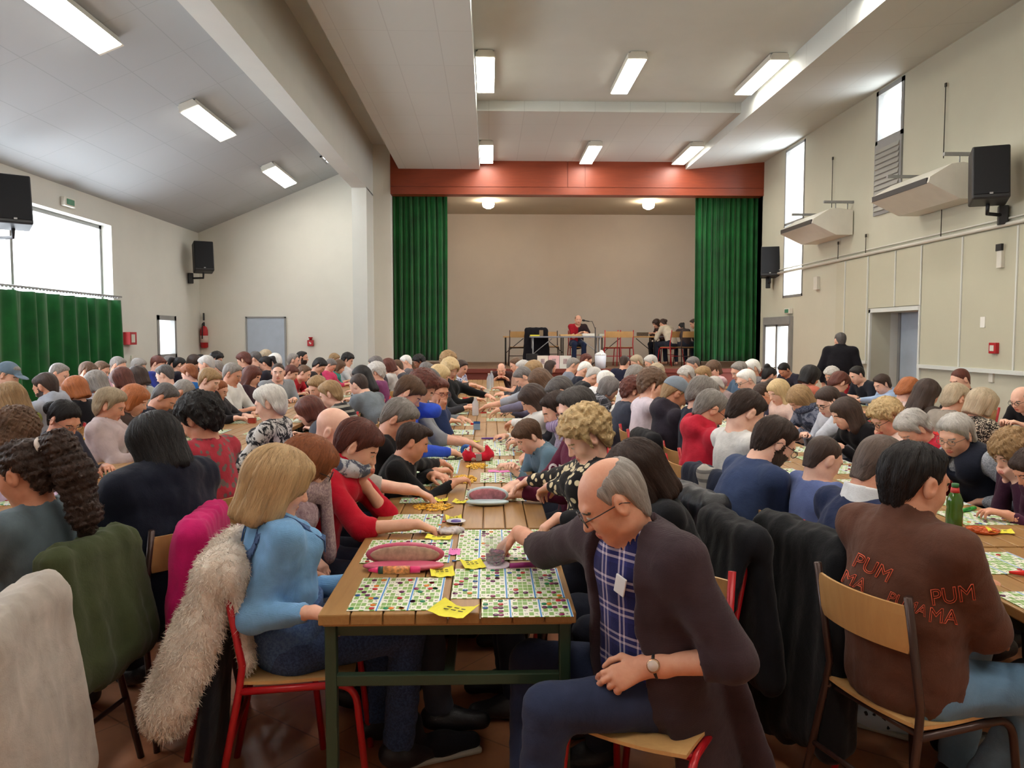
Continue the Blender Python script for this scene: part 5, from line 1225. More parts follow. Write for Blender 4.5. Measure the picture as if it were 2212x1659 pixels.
# ---------------- chairs ----------------
REDM = plain('red_steel_tube', (178, 24, 34), .3, .1, .06); BRM = plain('brown_steel_tube', (66, 46, 40), .3, .3, .1)
def chair_proto(metal, merged=False):
    e = thing('school_chair', 'c', 'chair') if not merged else None
    parts = []
    for sx in (-1, 1):
        parts.append(('leg', lambda b, sx=sx: b.tube([(sx * .215, -.27, .0), (sx * .19, -.185, .44), (sx * .185, -.175, .52), (sx * .185, -.235, .86)], .0125, 10), metal))
        parts.append(('leg', lambda b, sx=sx: b.tube(arc_pts([(sx * .19, -.19, .435), (sx * .19, .19, .435), (sx * .21, .235, 0)], .07, 6), .0125, 10), metal))
    parts.append(('frame', lambda b: (b.tube([(-.19, .15, .43), (.19, .15, .43)], .010, 8), b.tube([(-.19, -.16, .43), (.19, -.16, .43)], .010, 8), b.tube([(-.172, -.165, .43), (-.172, .155, .43)], .009, 8), b.tube([(.172, -.165, .43), (.172, .155, .43)], .009, 8)), metal))
    parts.append(('stretcher', lambda b: b.tube([(-.2, -.225, .24), (.2, -.225, .24)], .009, 8), metal))
    def seat(b):
        g = []
        for j in range(9):
            r_ = []
            for i in range(9):
                u, v = i / 8 * 2 - 1, j / 8 * 2 - 1; zz = .455 + .008 * u * u - .012 * max(0, v) ** 3 + .006 * max(0, -v) ** 2
                wd = .19 * (1 - .04 * v); r_.append((u * wd * (1 - .04 * v * v), v * .19 * (1 - .04 * u * u), zz))
            g.append(r_)
        plate(b, g, .011)
    def back(b):
        g = []
        for j in range(6):
            r_ = []
            for i in range(11):
                u, v = i / 10 * 2 - 1, j / 5; z = .685 + v * .145; r_.append((u * (.185 if 0 < j < 5 else .172), -.200 - (z - .52) * .16 - .030 * (1 - u * u) + .012, z))
            g.append(r_)
        plate(b, g, .010, 1)
    parts += [('seat', seat, PLY), ('backrest', back, PLY)]
    if merged:
        b = MB()
        for i, (nm, f, m) in enumerate(parts): b.mi = 0 if m is metal else 1; f(b)
        o = b.build('school_chair', [metal, PLY]); return o
    for nm, f, m in parts: b = MB(); f(b); b.build(nm, m, e)
    return e
def plate(b, g, th, axis=2):
    top = [[b.b.verts.new(p) for p in r_] for r_ in g]; off = Vector((0, 0, -th)) if axis == 2 else Vector((0, th, 0)); bot = [[b.b.verts.new(Vector(p) + off) for p in r_] for r_ in g]; fs = []
    J, I = len(g), len(g[0])
    for j in range(J - 1):
        for i in range(I - 1): fs.append(b.b.faces.new((top[j][i], top[j][i + 1], top[j + 1][i + 1], top[j + 1][i]))); fs.append(b.b.faces.new((bot[j][i], bot[j + 1][i], bot[j + 1][i + 1], bot[j][i + 1])))
    rim = [(0, i) for i in range(I)] + [(j, I - 1) for j in range(1, J)] + [(J - 1, i) for i in range(I - 2, -1, -1)] + [(j, 0) for j in range(J - 2, 0, -1)]
    for (a, c), (d, e_) in zip(rim, rim[1:] + rim[:1]): fs.append(b.b.faces.new((top[a][c], bot[a][c], bot[d][e_], top[d][e_])))
    for f in fs: f.smooth = False
    b._fin(fs)
protos = {'red': chair_proto(REDM), 'brown': chair_proto(BRM)}; used = set(); merged = {'red': chair_proto(REDM, True), 'brown': chair_proto(BRM, True)}
BROWN = ('curly dark ponytail', 'large woman', 'black hair in brown jacket')
def place_chair(loc, ya, col, label, far=False, group='plywood school chairs'):
    src = (merged if far else protos)[col]; k = (far, col); t = src if k not in used else (copy_tree(src)); used.add(k)
    t.location = loc; t.rotation_euler = (0, 0, ya); return tag(t, label, 'chair', group)
for i, p in enumerate(PEOPLE):
    if p['o'].get('stand'): continue
    short = ' '.join(p['label'].split(',')[0].split()[:12]); col = 'brown' if any(q in p['label'] for q in BROWN) or i % 5 == 3 else 'red'
    yy = R(p['o']['chyaw'] - 90) if 'chyaw' in p['o'] else p['ya']; off = Matrix.Rotation(yy, 3, 'Z') @ Vector((0, .04, 0))
    p['chair'] = place_chair(p['loc'] + off, yy, col, f'school chair of the {short}', far=p['d'] > 6.5)
# ---------------- helpers for people's details ----------------
from mathutils.bvhtree import BVHTree
def who(frag): return next(p for p in PEOPLE if frag in p['label'])
def short_of(p, n): return ' '.join(p['label'].split(',')[0].split()[:n])
def kid(p, name): return next(c for c in p['e'].children if c.name.split('.')[0] == name)
def child_mesh(p, name, me, mat): return add_part(name, me, mat, p['e'])
def world_bvh(p, names):
    bvs = []
    M = Matrix.Translation(p['loc']) @ Matrix.Rotation(p['ya'], 4, 'Z') @ Matrix.Diagonal((p['sc'],) * 3).to_4x4()
    for n in names:
        o = kid(p, n); vs = [M @ v.co for v in o.data.vertices]; bvs.append(BVHTree.FromPolygons(vs, [tuple(q.vertices) for q in o.data.polygons]))
    return bvs, M
def lettering(p, names, text, px, py, hpx, ang, mat, part='lettering', outline=None, lift=.003, squeeze=1.0):
    """writing stitched on a garment: laid on its surface"""
    cu = bpy.data.curves.new('t', 'FONT'); cu.body = text; cu.size = 1; cu.align_x = 'CENTER'; cu.align_y = 'CENTER'; cu.resolution_u = 3
    if outline: cu.fill_mode = 'NONE'; cu.bevel_depth = outline; cu.bevel_resolution = 0
    else: cu.offset = .035
    o = bpy.data.objects.new('t', cu); COL.objects.link(o); dg = bpy.context.evaluated_depsgraph_get(); me = bpy.data.meshes.new_from_object(o.evaluated_get(dg)); bpy.data.objects.remove(o)
    bvs, M = world_bvh(p, names); inv = M.inverted(); ca, sa = math.cos(ang), math.sin(ang); ok = 0
    bm = bmesh.new(); bm.from_mesh(me)
    if not outline: bmesh.ops.subdivide_edges(bm, edges=[e for e in bm.edges if e.calc_length() > .2], cuts=3)
    last = None
    for v in bm.verts:
        x, y = v.co.x * hpx * squeeze, v.co.y * hpx; r_ = ray(px + x * ca - y * sa, py - (x * sa + y * ca)).normalized(); best = None
        for b in bvs:
            h = b.ray_cast(Vector((0, 0, EYE)), r_)
            if h[0] is not None and (best is None or h[3] < best[3]): best = h
        if best is None: v.co = inv @ (last if last is not None else Vector((0, 0, 0))); continue
        nn = best[1] if best[1].dot(r_) < 0 else -best[1]
        q = best[0] + nn * (lift + max(v.co.z, 0) * hpx * .002); last = q; v.co = inv @ q; ok += 1
    if not outline:
        bmesh.ops.triangulate(bm, faces=bm.faces[:])
    bm.to_mesh(me); bm.free(); add_part(part, me, mat, p['e'])
# ---------------- the man in the cardigan ----------------
p = who('balding older man'); K, A, s = p['K'], p['A'], p['s']; o_ = p['o']; g_ = 1.12
F = Field(); torso(F, K, s, g_, False, .022, dict(o_, belly=o_['belly'])); fw, H, M_, N_, T_ = K['fw'], K['H'], K['M'], K['N'], K['T']
for nm in ('L', 'R'):
    S, E, W, t = A[nm]; F.cone(S, E, .070 * s, .057 * s, k=.04); F.cone(E, E + (W - E) * .34, .057 * s, .052 * s, k=.03, cut=True)
for x in (-.17, -.08, 0, .10, .17): F.cone(H + V(x, -.13, .04), V(x * 1.2, -.27, .20), .080, .08, V(0, 1, 0), .42, .05)
for x in (-.19,): F.cone(H + V(x + .02, -.06, -.03), V(x - .01, -.10, .17), .09, .10, V(1, 0, 0), .34, .04); F.cone(H + V(x + .01, .03, -.05), V(x - .01, .02, .20), .06, .06, V(1, 0, 0), .40, .04)
F.ell(M_ * .55 + N_ * .45 + fw * .17 + K['rt'] * .0, (.112, .14, .32), None, .01, -1); F.ell(H * .7 + M_ * .3 + fw * .22, (.135, .18, .22), None, .01, -1); F.ell(N_ + fw * .04 + T_ * .06, (.085, .09, .10), None, .01, -1)
nk = .056 * s; F.cone(N_ + fw * .012, N_ + T_ * .12, nk + .026, nk + .04, k=.006, op=-1)
me = mesh_field(F, .010, name='cardigan', post=lambda Fv, ax: Fv + wob(ax, .006, 24, 4, .8) + wob(ax, .003, 60, 9))
CARD = m_cloth((62, 48, 54), 'knit'); child_mesh(p, 'cardigan', me, CARD)
S, E, W, t = A['L']; d = nrm(W - E); wr = W - d * .035; a1 = nrm(np.cross(d, Z3)); a2 = np.cross(d, a1)
b = MB(); b.tube([wr + (a1 * math.cos(k * .3926) + a2 * math.sin(k * .3926)) * .031 for k in range(16)], .006, 8, closed=True)
wt = b.build('watch_strap', BLK, p['e'], smooth=True)
out = nrm(-a1 * .0 + np.cross(d, np.cross(V(.35, -.9, .2), d))) if False else None
cw = Matrix.Rotation(-p['ya'], 3, 'Z') @ (Vector((0, 0, EYE)) - (p['loc'] + Matrix.Rotation(p['ya'], 3, 'Z') @ Vector([float(v) for v in wr]))); cd = nrm(np.array(cw[:], np.float32)); cd = nrm(cd - d * (cd @ d))
q = Vector([float(v) for v in wr + cd * .030]); rt = Vector((0, 0, 1)).rotation_difference(Vector([float(v) for v in cd])).to_matrix()
MB().lathe([(.019, -.004), (.020, .004), (.017, .006)], q, rot=rt).build('watch_case', plain('rose_metal', (190, 150, 120), .25, .9, .05), wt)
MB().lathe([(.0155, .0062), (.0155, .0072)], q, rot=rt).build('watch_dial', plain('watch_dial', (220, 200, 186), .3, 0, .04), wt)
# pocket with a phone in it
bv, Mw = world_bvh(p, ['shirt']); h = bv[0].ray_cast(Vector((0, 0, EYE)), ray(1343, 1263).normalized())
if h[0] is not None:
    n_ = h[1]; rot = Vector((0, -1, 0)).rotation_difference(n_).to_matrix(); ph = MB().box(h[0] + n_ * .006, (.042, .006, .06), rot=rot @ Matrix.Rotation(.25, 3, 'Y'), bev=.004).build('phone', plain('phone_white', (226, 226, 230), .25, 0, .02), None)
    tag(ph, 'white phone tucked in the checked shirt pocket of the balding man', 'phone')
# ---------------- denim dungarees of the blonde woman ----------------
p = who('blonde bob in light blue'); K = p['K']; s = p['s']; F2 = MB(); bv = None
def strap(p, pts, r=.011, lift=.004, names=('sweater',)):
    """a strap over the surface, from local start to end, by casting inwards on the trunk"""
    o = kid(p, names[0]); bt = BVHTree.FromPolygons([v.co for v in o.data.vertices], [tuple(q.vertices) for q in o.data.polygons]); out = []
    for q in pts:
        loc, n, i, dd = bt.find_nearest(Vector([float(v) for v in q])); out.append((loc, n))
    return out
H, M_, N_, fw, rt = K['H'], K['M'], K['N'], K['fw'], K['rt']; DEN = m_cloth((62, 88, 132), 'tweed', (84, 112, 156))
b = MB()
for sg in (-1, 1):
    pts = []
    for t in np.linspace(0, 1, 16):
        if t < .62: u = t / .62; base = (H * .45 + M_ * .55) * (1 - u) + N_ * u; q = base - fw * .20 + rt * sg * (.02 + .075 * u)
        else: u = (t - .62) / .38; q = N_ - T_ * .0 + Z3 * .10 * (1 - u) - fw * (.08 - .26 * u) + rt * sg * .085 - Z3 * .12 * u
        pts.append(q)
    pr = strap(p, pts); last = None
    for (l0, n0), (l1, n1) in zip(pr, pr[1:]):
        d = (l1 - l0)
        if d.length < 1e-3: continue
        w0 = d.cross(n0).normalized() * .016; w1 = d.cross(n1).normalized() * .016
        vs = [b.b.verts.new(x) for x in (l0 - w0 + n0 * .002, l0 + w0 + n0 * .002, l1 + w1 + n1 * .002, l1 - w1 + n1 * .002, l0 - w0 + n0 * .007, l0 + w0 + n0 * .007, l1 + w1 + n1 * .007, l1 - w1 + n1 * .007)]
        for f in ((0, 1, 2, 3), (4, 5, 6, 7), (0, 1, 5, 4), (2, 3, 7, 6), (0, 3, 7, 4), (1, 2, 6, 5)): b.b.faces.new([vs[i] for i in f])
b.build('shoulder_strap', DEN, p['e'])
F = Field(); torso(F, K, s, 1.0, True, .012, {}); F.plane(H * .45 + M_ * .55 + V(0, 0, .0), K['T'] + fw * -.35, r=.8)
F.ell(M_ - fw * .02 + rt * .19, (.09, .10, .13), None, .01, -1); F.ell(M_ - fw * .02 - rt * .19, (.09, .10, .13), None, .01, -1)
child_mesh(p, 'dungaree_bib', mesh_field(F, .011, name='dungaree_bib', post=lambda Fv, ax: Fv + wob(ax, .003, 30, 4)), DEN)
kid(p, 'trousers').material_slots[0].material = m_cloth((48, 64, 100), 'tweed', (66, 86, 126))
b = MB(); b.box((0, -.145, -.0), (.0, .0, .0)) if False else None
HM = p['HM']; hc = MB(); hc.tube([HM @ Vector(v) for v in ((.082, .02, .06), (.092, .0, .045), (.094, -.02, .03))], .006, 8); hc.build('hair_clip', BLK, p['e'])
# collars of shirts under jumpers
for frag, col in (('white collar and navy jumper', (226, 228, 232)),):
    p = who(frag); K = p['K']; s = p['s']; F = Field(); nk = .056 * s
    F.cone(K['N'] - K['T'] * .03, K['N'] + K['T'] * .05, .084 * s, nk + .022, K['rt'], 1.15, .01, cut=True); F.cone(K['N'] - K['T'] * .1, K['N'] + K['T'] * .14, nk + .016, nk + .012, k=.004, op=-1)
    child_mesh(p, 'shirt_collar', mesh_field(F, .007, name='shirt_collar'), m_cloth(col, 'plain'))
# scarves in another colour
def scarf(frag, col, kind='plain', c2=None, r=.036, up=.05, drop=0):
    p = who(frag); K = p['K']; s = p['s']; F = Field(); N_, T_, fw, rt = K['N'], K['T'], K['fw'], K['rt']; C = K['C']
    mid = N_ * .72 + C * .28
    for k in range(12):
        a0, a1 = k * math.pi / 6, (k + 1) * math.pi / 6; f = lambda a: mid + rt * math.cos(a) * .088 * s + fw * (math.sin(a) * .088 * s + .01) - T_ * (.025 * math.sin(a) + .01)
        F.cone(f(a0), f(a1), r, r, k=.02)
    if drop: F.cone(mid + fw * .11, mid + fw * .13 - Z3 * drop, .05, .055, fw, .5, .03)
    child_mesh(p, 'scarf', mesh_field(F, .009, name='scarf', post=lambda Fv, ax: Fv + wob(ax, .006, 45, 3)), m_cloth(col, kind, c2))
scarf('woman in red jumper', (196, 200, 206), 'marble', (84, 92, 112), .034)
scarf('woman with auburn bob, glasses', (186, 160, 158), 'tweed', (150, 124, 130), .042, drop=.28)
scarf('shaggy fair bob', (52, 60, 84), 'tweed', (110, 116, 136), .034)
scarf('hidden behind the man in the maroon', (168, 150, 180), 'vstripes', (120, 100, 140), .036)
p = who('smiling woman with white hair'); F = Field(); torso(F, p['K'], p['s'], 1.12, True, .016, {}); K = p['K']
for sg in (-1, 1): F.ell(K['N'] - K['T'] * .06 + K['rt'] * sg * .19, (.07, .10, .11), None, .01, -1)
F.cone(K['N'], K['N'] + K['fw'] * .16 - K['T'] * .12, .07, .03, k=.02, op=-1); child_mesh(p, 'waistcoat', mesh_field(F, .012, name='waistcoat'), m_cloth((30, 34, 48), 'plain'))
p = who('curly dark ponytail'); HM = p['HM']; b = MB(); b.tube([HM @ Vector((.034 * math.cos(a), -.102 + .012 * math.sin(a) , .066 + .034 * math.sin(a))) for a in [k * math.pi / 7 for k in range(14)]], .010, 8, closed=True); b.build('hair_band', plain('white_scrunchie', (226, 214, 206), .8, 0, .1), p['e'])
# lettering
WTX = plain('white_print', (232, 228, 230), .7, 0, .03)
lettering(who('maroon hooded top'), ['sweater'], 'OMES', 1216, 1016, 30, R(-6), WTX, squeeze=.8)
OR = plain('orange_stitching', (232, 100, 68), .7, 0, .05); j = who('brown jacket')
lettering(j, ['jacket'], 'PUM', 2058, 1286, 50, R(8), OR, outline=.018); lettering(j, ['jacket'], 'MA', 2036, 1332, 44, R(-6), OR, 'lettering', outline=.02)
lettering(j, ['jacket'], 'PUM', 1886, 1228, 44, R(-26), OR, outline=.02); lettering(j, ['jacket'], 'MA', 1846, 1256, 38, R(-26), OR, outline=.02); lettering(j, ['jacket'], 'PUMA', 1960, 1306, 34, R(-22), OR, outline=.02)
# two-tone shirt of the caller
p = who('caller in red and black'); o = kid(p, 'shirt'); o.data = o.data.copy(); o.data.materials.append(None)
o.data.materials[0] = m_cloth((52, 38, 42), 'plain'); o.data.materials[1] = m_cloth((170, 30, 44), 'plain'); o.material_slots[0].link = 'DATA'
for q in o.data.polygons: q.material_index = 1 if q.center.x > .0 else 0
for sl in o.material_slots: sl.link = 'DATA'

# ---------------- garments hung on chairs ----------------
def coat(name, label, ch, col, kind='plain', c2=None, L=.5, w=.17, seed=1, front=.22, sleeves=(1,), thick=.032, cat='coat', hood=False, dx=0.0, skew=0.0, res=.011, group=None, out=0.0, zt_=.865):
    F = Field(); r = random.Random(seed)
    F.cone((-w - .02, -.235, zt_), (w + .02, -.235, zt_), thick + .012, thick + .012, k=.03)
    for i, x in enumerate(np.linspace(-w, w, 5)):
        l = L * (.88 + .16 * r.random()); F.cone((x, -.262, zt_ - .03), (x * 1.22 + dx, -.30 - out - .03 * r.random(), zt_ - l), .066, .080, V(0, 1, 0), thick / .07, .05)
        if front: F.cone((x, -.20, zt_ - .02), (x * 1.05, -.165, zt_ - front), .06, .05, V(0, 1, 0), .36, .04)
    for sg in sleeves: F.cone((sg * (w + .01), -.25, zt_ - .05), (sg * (w + .07) + dx, -.27 - out * .9, zt_ - L * .9), .062, .050, k=.04)
    if hood: F.ell((0, -.30, zt_ - .05), (.13, .07, .10), None, .05)
    me = mesh_field(F, res, name=name, post=lambda Fv, ax: Fv + wob(ax, .011, 26, seed, .3) + wob(ax, .004, 60, seed + 2, .5) + (wob(ax, .004, 170, 9) if kind == 'fur' else 0))
    e = mesh_obj(name, me, m_cloth(col, kind, c2)); e.location = ch.location; e.rotation_euler = ch.rotation_euler; tag(e, label, cat, group); return e
ch = who('blonde bob in light blue')['chair']
fc = coat('fur_coat', 'cream fluffy fur coat hung over the red chair of the blonde woman', ch, (255, 246, 234), 'fur', (240, 222, 206), L=.45, w=.13, seed=4, sleeves=(-1, 1), front=.30, thick=.068, out=.11, zt_=.825)
def fluff(ob, n, ln, r0, seed):
    me = ob.data; rs = np.random.RandomState(seed); nv = len(me.vertices); co = np.empty(nv * 3, np.float32); me.vertices.foreach_get('co', co); co = co.reshape(-1, 3); no = np.empty(nv * 3, np.float32); me.vertices.foreach_get('normal', no); no = no.reshape(-1, 3)
    i = rs.randint(0, nv, n); p = co[i]; d = no[i] * .6 + rs.normal(size=(n, 3)) * .35 + np.array([0, 0, -.75]); d /= np.linalg.norm(d, axis=1)[:, None]; sd = np.cross(d, rs.normal(size=(n, 3))); sd /= np.linalg.norm(sd, axis=1)[:, None]
    l = (ln * rs.uniform(.6, 1.3, n))[:, None]; mid = p + d * l * .5 + rs.normal(size=(n, 3)) * ln * .12; tip = p + d * l + rs.normal(size=(n, 3)) * ln * .25
    Vn = np.stack([p - sd * r0, p + sd * r0, mid + sd * r0 * .9, mid - sd * r0 * .9, tip], 1).reshape(-1, 3); q = np.arange(n)[:, None] * 5 + nv
    F4 = (q + np.array([[0, 1, 2, 3]])); F3 = (q + np.array([[3, 2, 4, 4]])); pol = np.empty(len(me.polygons) * 4, np.int32); me.loops.foreach_get('vertex_index', pol)
    vv = np.concatenate([co, Vn]); faces = [tuple(x) for x in pol.reshape(-1, 4)] + [tuple(x) for x in F4] + [tuple(x[:3]) for x in F3]
    m2 = bpy.data.meshes.new(ob.name); m2.from_pydata(vv.tolist(), [], faces); m2.shade_smooth(); m2.materials.append(me.materials[0]); ob.data = m2
fluff(fc, 26000, .020, .0014, 3)
coat('black_coat', 'long black coat hanging under the cream fur coat', ch, (20, 20, 26), 'plain', None, zt_=.74, L=.66, w=.10, seed=6, sleeves=(), front=0, thick=.026)
e0 = place_chair(Vector((-1.53, 2.10, 0)), R(97), 'red', 'empty school chair with pale grey jumper on it, nearest on the left')
coat('grey_jumper', 'pale grey jumper hung on the nearest chair in the bottom left corner', e0, (176, 168, 160), 'plain', None, L=.56, w=.17, seed=9, thick=.04, sleeves=(-1, 1), cat='jumper')
coat('grey_green_jacket', 'pale grey-green jacket hanging below the pale grey jumper', e0, (150, 156, 146), 'plain', None, zt_=.79, L=.66, w=.15, seed=12, thick=.028, sleeves=(), front=0, cat='jacket')
coat('green_coat', 'olive green coat hung on the chair of the girl with the curly ponytail', who('curly dark ponytail')['chair'], (66, 74, 48), 'plain', None, L=.40, w=.16, seed=3, thick=.036, sleeves=(1,))
coat('magenta_coat', 'bright magenta coat on the chair behind the blonde woman in light blue', who('woman with auburn bob, glasses')['chair'], (196, 30, 104), 'plain', None, L=.60, w=.18, seed=5, thick=.038)
coat('black_wool_coat', 'long black woollen coat on the chair of the man in the navy jumper', who('white collar and navy jumper')['chair'], (24, 25, 28), 'plain', None, L=.72, w=.19, seed=7, thick=.045, sleeves=(-1, 1), hood=False)
coat('puffer_jacket', 'black quilted jacket on the chair of the bearded man in the navy T-shirt', who('bearded man with glasses')['chair'], (24, 26, 32), 'shiny', None, L=.66, w=.20, seed=8, thick=.05, sleeves=(-1,), cat='jacket')
coat('navy_coat', 'navy coat on the chair of the young man in the white T-shirt', who('dark-haired young man in plain white')['chair'], (34, 40, 58), 'plain', None, L=.60, w=.17, seed=10, thick=.036)
c2 = who('dark-haired young man in plain white')['chair']
F = Field(); F.cone((.10, -.30, .89), (.17, -.33, .62), .045, .035, V(0, 1, 0), .6, .03); F.cone((.17, -.33, .62), (.20, -.34, .38), .035, .05, V(0, 1, 0), .5, .03); F.cone((.10, -.30, .89), (.06, -.20, .86), .04, .04, k=.03)
e = mesh_obj('scarf', mesh_field(F, .009, name='scarf', post=lambda Fv, ax: Fv + wob(ax, .006, 40, 3, .4)), m_cloth((176, 172, 164), 'stripes', (120, 118, 116))); e.location = c2.location; e.rotation_euler = c2.rotation_euler; tag(e, 'pale grey striped scarf hung on the chair beside the navy coat', 'scarf')
coat('quilted_coat', 'black quilted coat on the chair behind the man in the dark cardigan', who('dark-haired woman reaching a black sleeve')['chair'], (24, 25, 30), 'plain', None, L=.55, w=.18, seed=31, thick=.045)
coat('dark_coat', 'dark coat on the chair of the woman in the cream patterned cardigan', who('short blonde curls')['chair'], (30, 28, 34), 'plain', None, L=.5, w=.18, seed=33, thick=.04, res=.014)
coat('red_coat', 'bright red coat on the chair of the woman with the leopard-print top', who('leopard-print')['chair'], (206, 40, 34), 'plain', None, L=.5, w=.18, seed=11, thick=.03, res=.02)
coat('black_coat', 'black coat on the chair of the capped man', who('man in grey cap')['chair'], (26, 26, 30), 'plain', None, L=.6, w=.18, seed=13, thick=.04, res=.018)
coat('purple_coat', 'purple padded coat behind the red chair near the white-haired woman', who('bright white hair')['chair'], (150, 60, 160), 'shiny', None, L=.45, w=.17, seed=15, thick=.05, res=.016)
# lanyard of coloured ribbons
pz = at_y(1652, 1262, 2.95); e = thing('ribbon_loops', 'blue, orange and white ribbon loops beside the black quilted jacket', 'ribbon', (pz.x, pz.y, pz.z - .08))
for i, c in enumerate(((30, 100, 210), (240, 110, 40), (236, 236, 240), (180, 40, 60))):
    MB().tube([(i * .012 - .02, 0, .17), (i * .010 - .03, -.01, .08), (i * .014 - .045, 0, -.02), (i * .012 - .02, .01, .06), (i * .016 - .02, .01, .17)], .005, 6).build('ribbon', plain('ribbon%d' % i, c, .6, 0, .03), e)
# white trainer with dark stripes
pf = at_z(1900, 1560, .03); e = thing('trainer', 'white trainer with three dark stripes behind the chair of the brown jacket', 'shoe', (pf.x, pf.y, 0), R(52)); TR = plain('white_leather', (206, 216, 224), .5, 0, .06)
F = Field(); F.cone((0, -.12, .05), (0, .02, .045), .040, .040, k=.03); F.cone((0, .0, .045), (0, .14, .035), .043, .034, V(1, 0, 0), 1.15, .04); F.cone((0, -.12, .06), (0, -.11, .10), .036, .034, k=.03); F.plane((0, 0, .005), (0, 0, -1), r=.3)
mesh_obj('upper', mesh_field(F, .006, name='upper'), TR, e); b = MB(); b.box((0, .015, .012), (.09, .30, .022), bev=.01); b.build('sole', plain('sole_rubber', (186, 182, 170), .7, 0, .05), e)
for sg in (-1, 1):
    for k in range(3): MB().box((sg * .043, -.03 + k * .032, .055), (.008, .012, .055), rot=Matrix.Rotation(-.5, 3, 'X'), bev=.003).build('stripe', plain('navy_stripe', (26, 30, 44), .5, 0, .05), e)
# black shoe with pale sole under the table
pf = at_z(950, 1625, .02); e = thing('plimsoll', 'black shoe with pale sole on the floor under the nearest table', 'shoe', (pf.x, pf.y, 0), R(-68))
F = Field(); F.cone((0, -.12, .06), (0, .02, .055), .040, .038, k=.03); F.cone((0, .0, .05), (0, .13, .04), .042, .034, V(1, 0, 0), 1.15, .04); F.cone((0, -.10, .07), (0, -.12, .16), .042, .05, k=.03)
mesh_obj('upper', mesh_field(F, .008, name='upper'), m_cloth((30, 28, 34), 'plain'), e); MB().box((0, .01, .014), (.092, .30, .026), bev=.012).build('sole', plain('sole_rubber', (186, 182, 170), .7, 0, .05), e)
# ---------------- loto sheets ----------------
CW, CH = .093, .0315
def m_sheet(i):
    m, N, L, P = new_mat('printed_loto_sheet'); nt = m.node_tree; sp = nt.nodes.new('ShaderNodeSeparateXYZ'); L.new(coord(nt), sp.inputs[0])
    u = math_n(nt, 'MULTIPLY', math_n(nt, 'ADD', sp.outputs[0], 9.3), 1 / CW); fu = math_n(nt, 'FRACT', u); ui = math_n(nt, 'FLOOR', u)
    cx = math_n(nt, 'MULTIPLY', math_n(nt, 'SUBTRACT', fu, .04), 1 / .172); ci = math_n(nt, 'FLOOR', cx); cf = math_n(nt, 'FRACT', cx)
    v = math_n(nt, 'MULTIPLY', math_n(nt, 'ADD', sp.outputs[1], 9.0), 1 / CH); vi = math_n(nt, 'FLOOR', v); vf = math_n(nt, 'FRACT', v)
    cmb = nt.nodes.new('ShaderNodeCombineXYZ'); L.new(math_n(nt, 'ADD', math_n(nt, 'MULTIPLY', ui, 7.0), ci), cmb.inputs[0]); L.new(vi, cmb.inputs[1]); cmb.inputs[2].default_value = i * 3.7
    wn = nt.nodes.new('ShaderNodeTexWhiteNoise'); L.new(cmb.outputs[0], wn.inputs[0]); chk = math_n(nt, 'FRACT', math_n(nt, 'MULTIPLY', math_n(nt, 'ADD', math_n(nt, 'ADD', ci, vi), math_n(nt, 'MULTIPLY', wn.outputs[0], 1.1)), .5))
    green = math_n(nt, 'GREATER_THAN', chk, .45)
    inx = math_n(nt, 'LESS_THAN', math_n(nt, 'ABSOLUTE', math_n(nt, 'SUBTRACT', cf, .5)), .44); iny = math_n(nt, 'LESS_THAN', math_n(nt, 'ABSOLUTE', math_n(nt, 'SUBTRACT', vf, .5)), .43)
    cell = math_n(nt, 'MULTIPLY', math_n(nt, 'MULTIPLY', green, inx), iny)
    tx = math_n(nt, 'MULTIPLY', math_n(nt, 'LESS_THAN', math_n(nt, 'ABSOLUTE', math_n(nt, 'SUBTRACT', cf, .5)), .30), math_n(nt, 'LESS_THAN', math_n(nt, 'ABSOLUTE', math_n(nt, 'SUBTRACT', vf, .5)), .2))
    nz = noise(nt, coord(nt), 240, 1); num = math_n(nt, 'MULTIPLY', math_n(nt, 'MULTIPLY', tx, math_n(nt, 'GREATER_THAN', nz.outputs[0], .5)), math_n(nt, 'SUBTRACT', 1.0, green))
    col = mixc(nt, cell, lin((236, 236, 222)), lin((128, 172, 84))); col = mixc(nt, num, col, lin((60, 70, 60)))
    edge = math_n(nt, 'GREATER_THAN', fu, .90); col = mixc(nt, edge, col, lin((238, 240, 240)))
    blue = math_n(nt, 'MULTIPLY', math_n(nt, 'GREATER_THAN', fu, .925), math_n(nt, 'LESS_THAN', fu, .98)); col = mixc(nt, blue, col, lin((58, 140, 206)))
    L.new(col, P.inputs['Base Color']); P.inputs['Roughness'].default_value = .45; return m
SHM = [m_sheet(i) for i in range(6)]
CHC = [plain('chip_%s' % n, c, .25, 0, .05) for n, c in (('purple', (98, 34, 84)), ('plum', (138, 44, 96)), ('red', (186, 44, 50)), ('orange', (226, 130, 52)), ('green', (36, 132, 86)), ('blue', (44, 86, 150)))]
nsh = 0
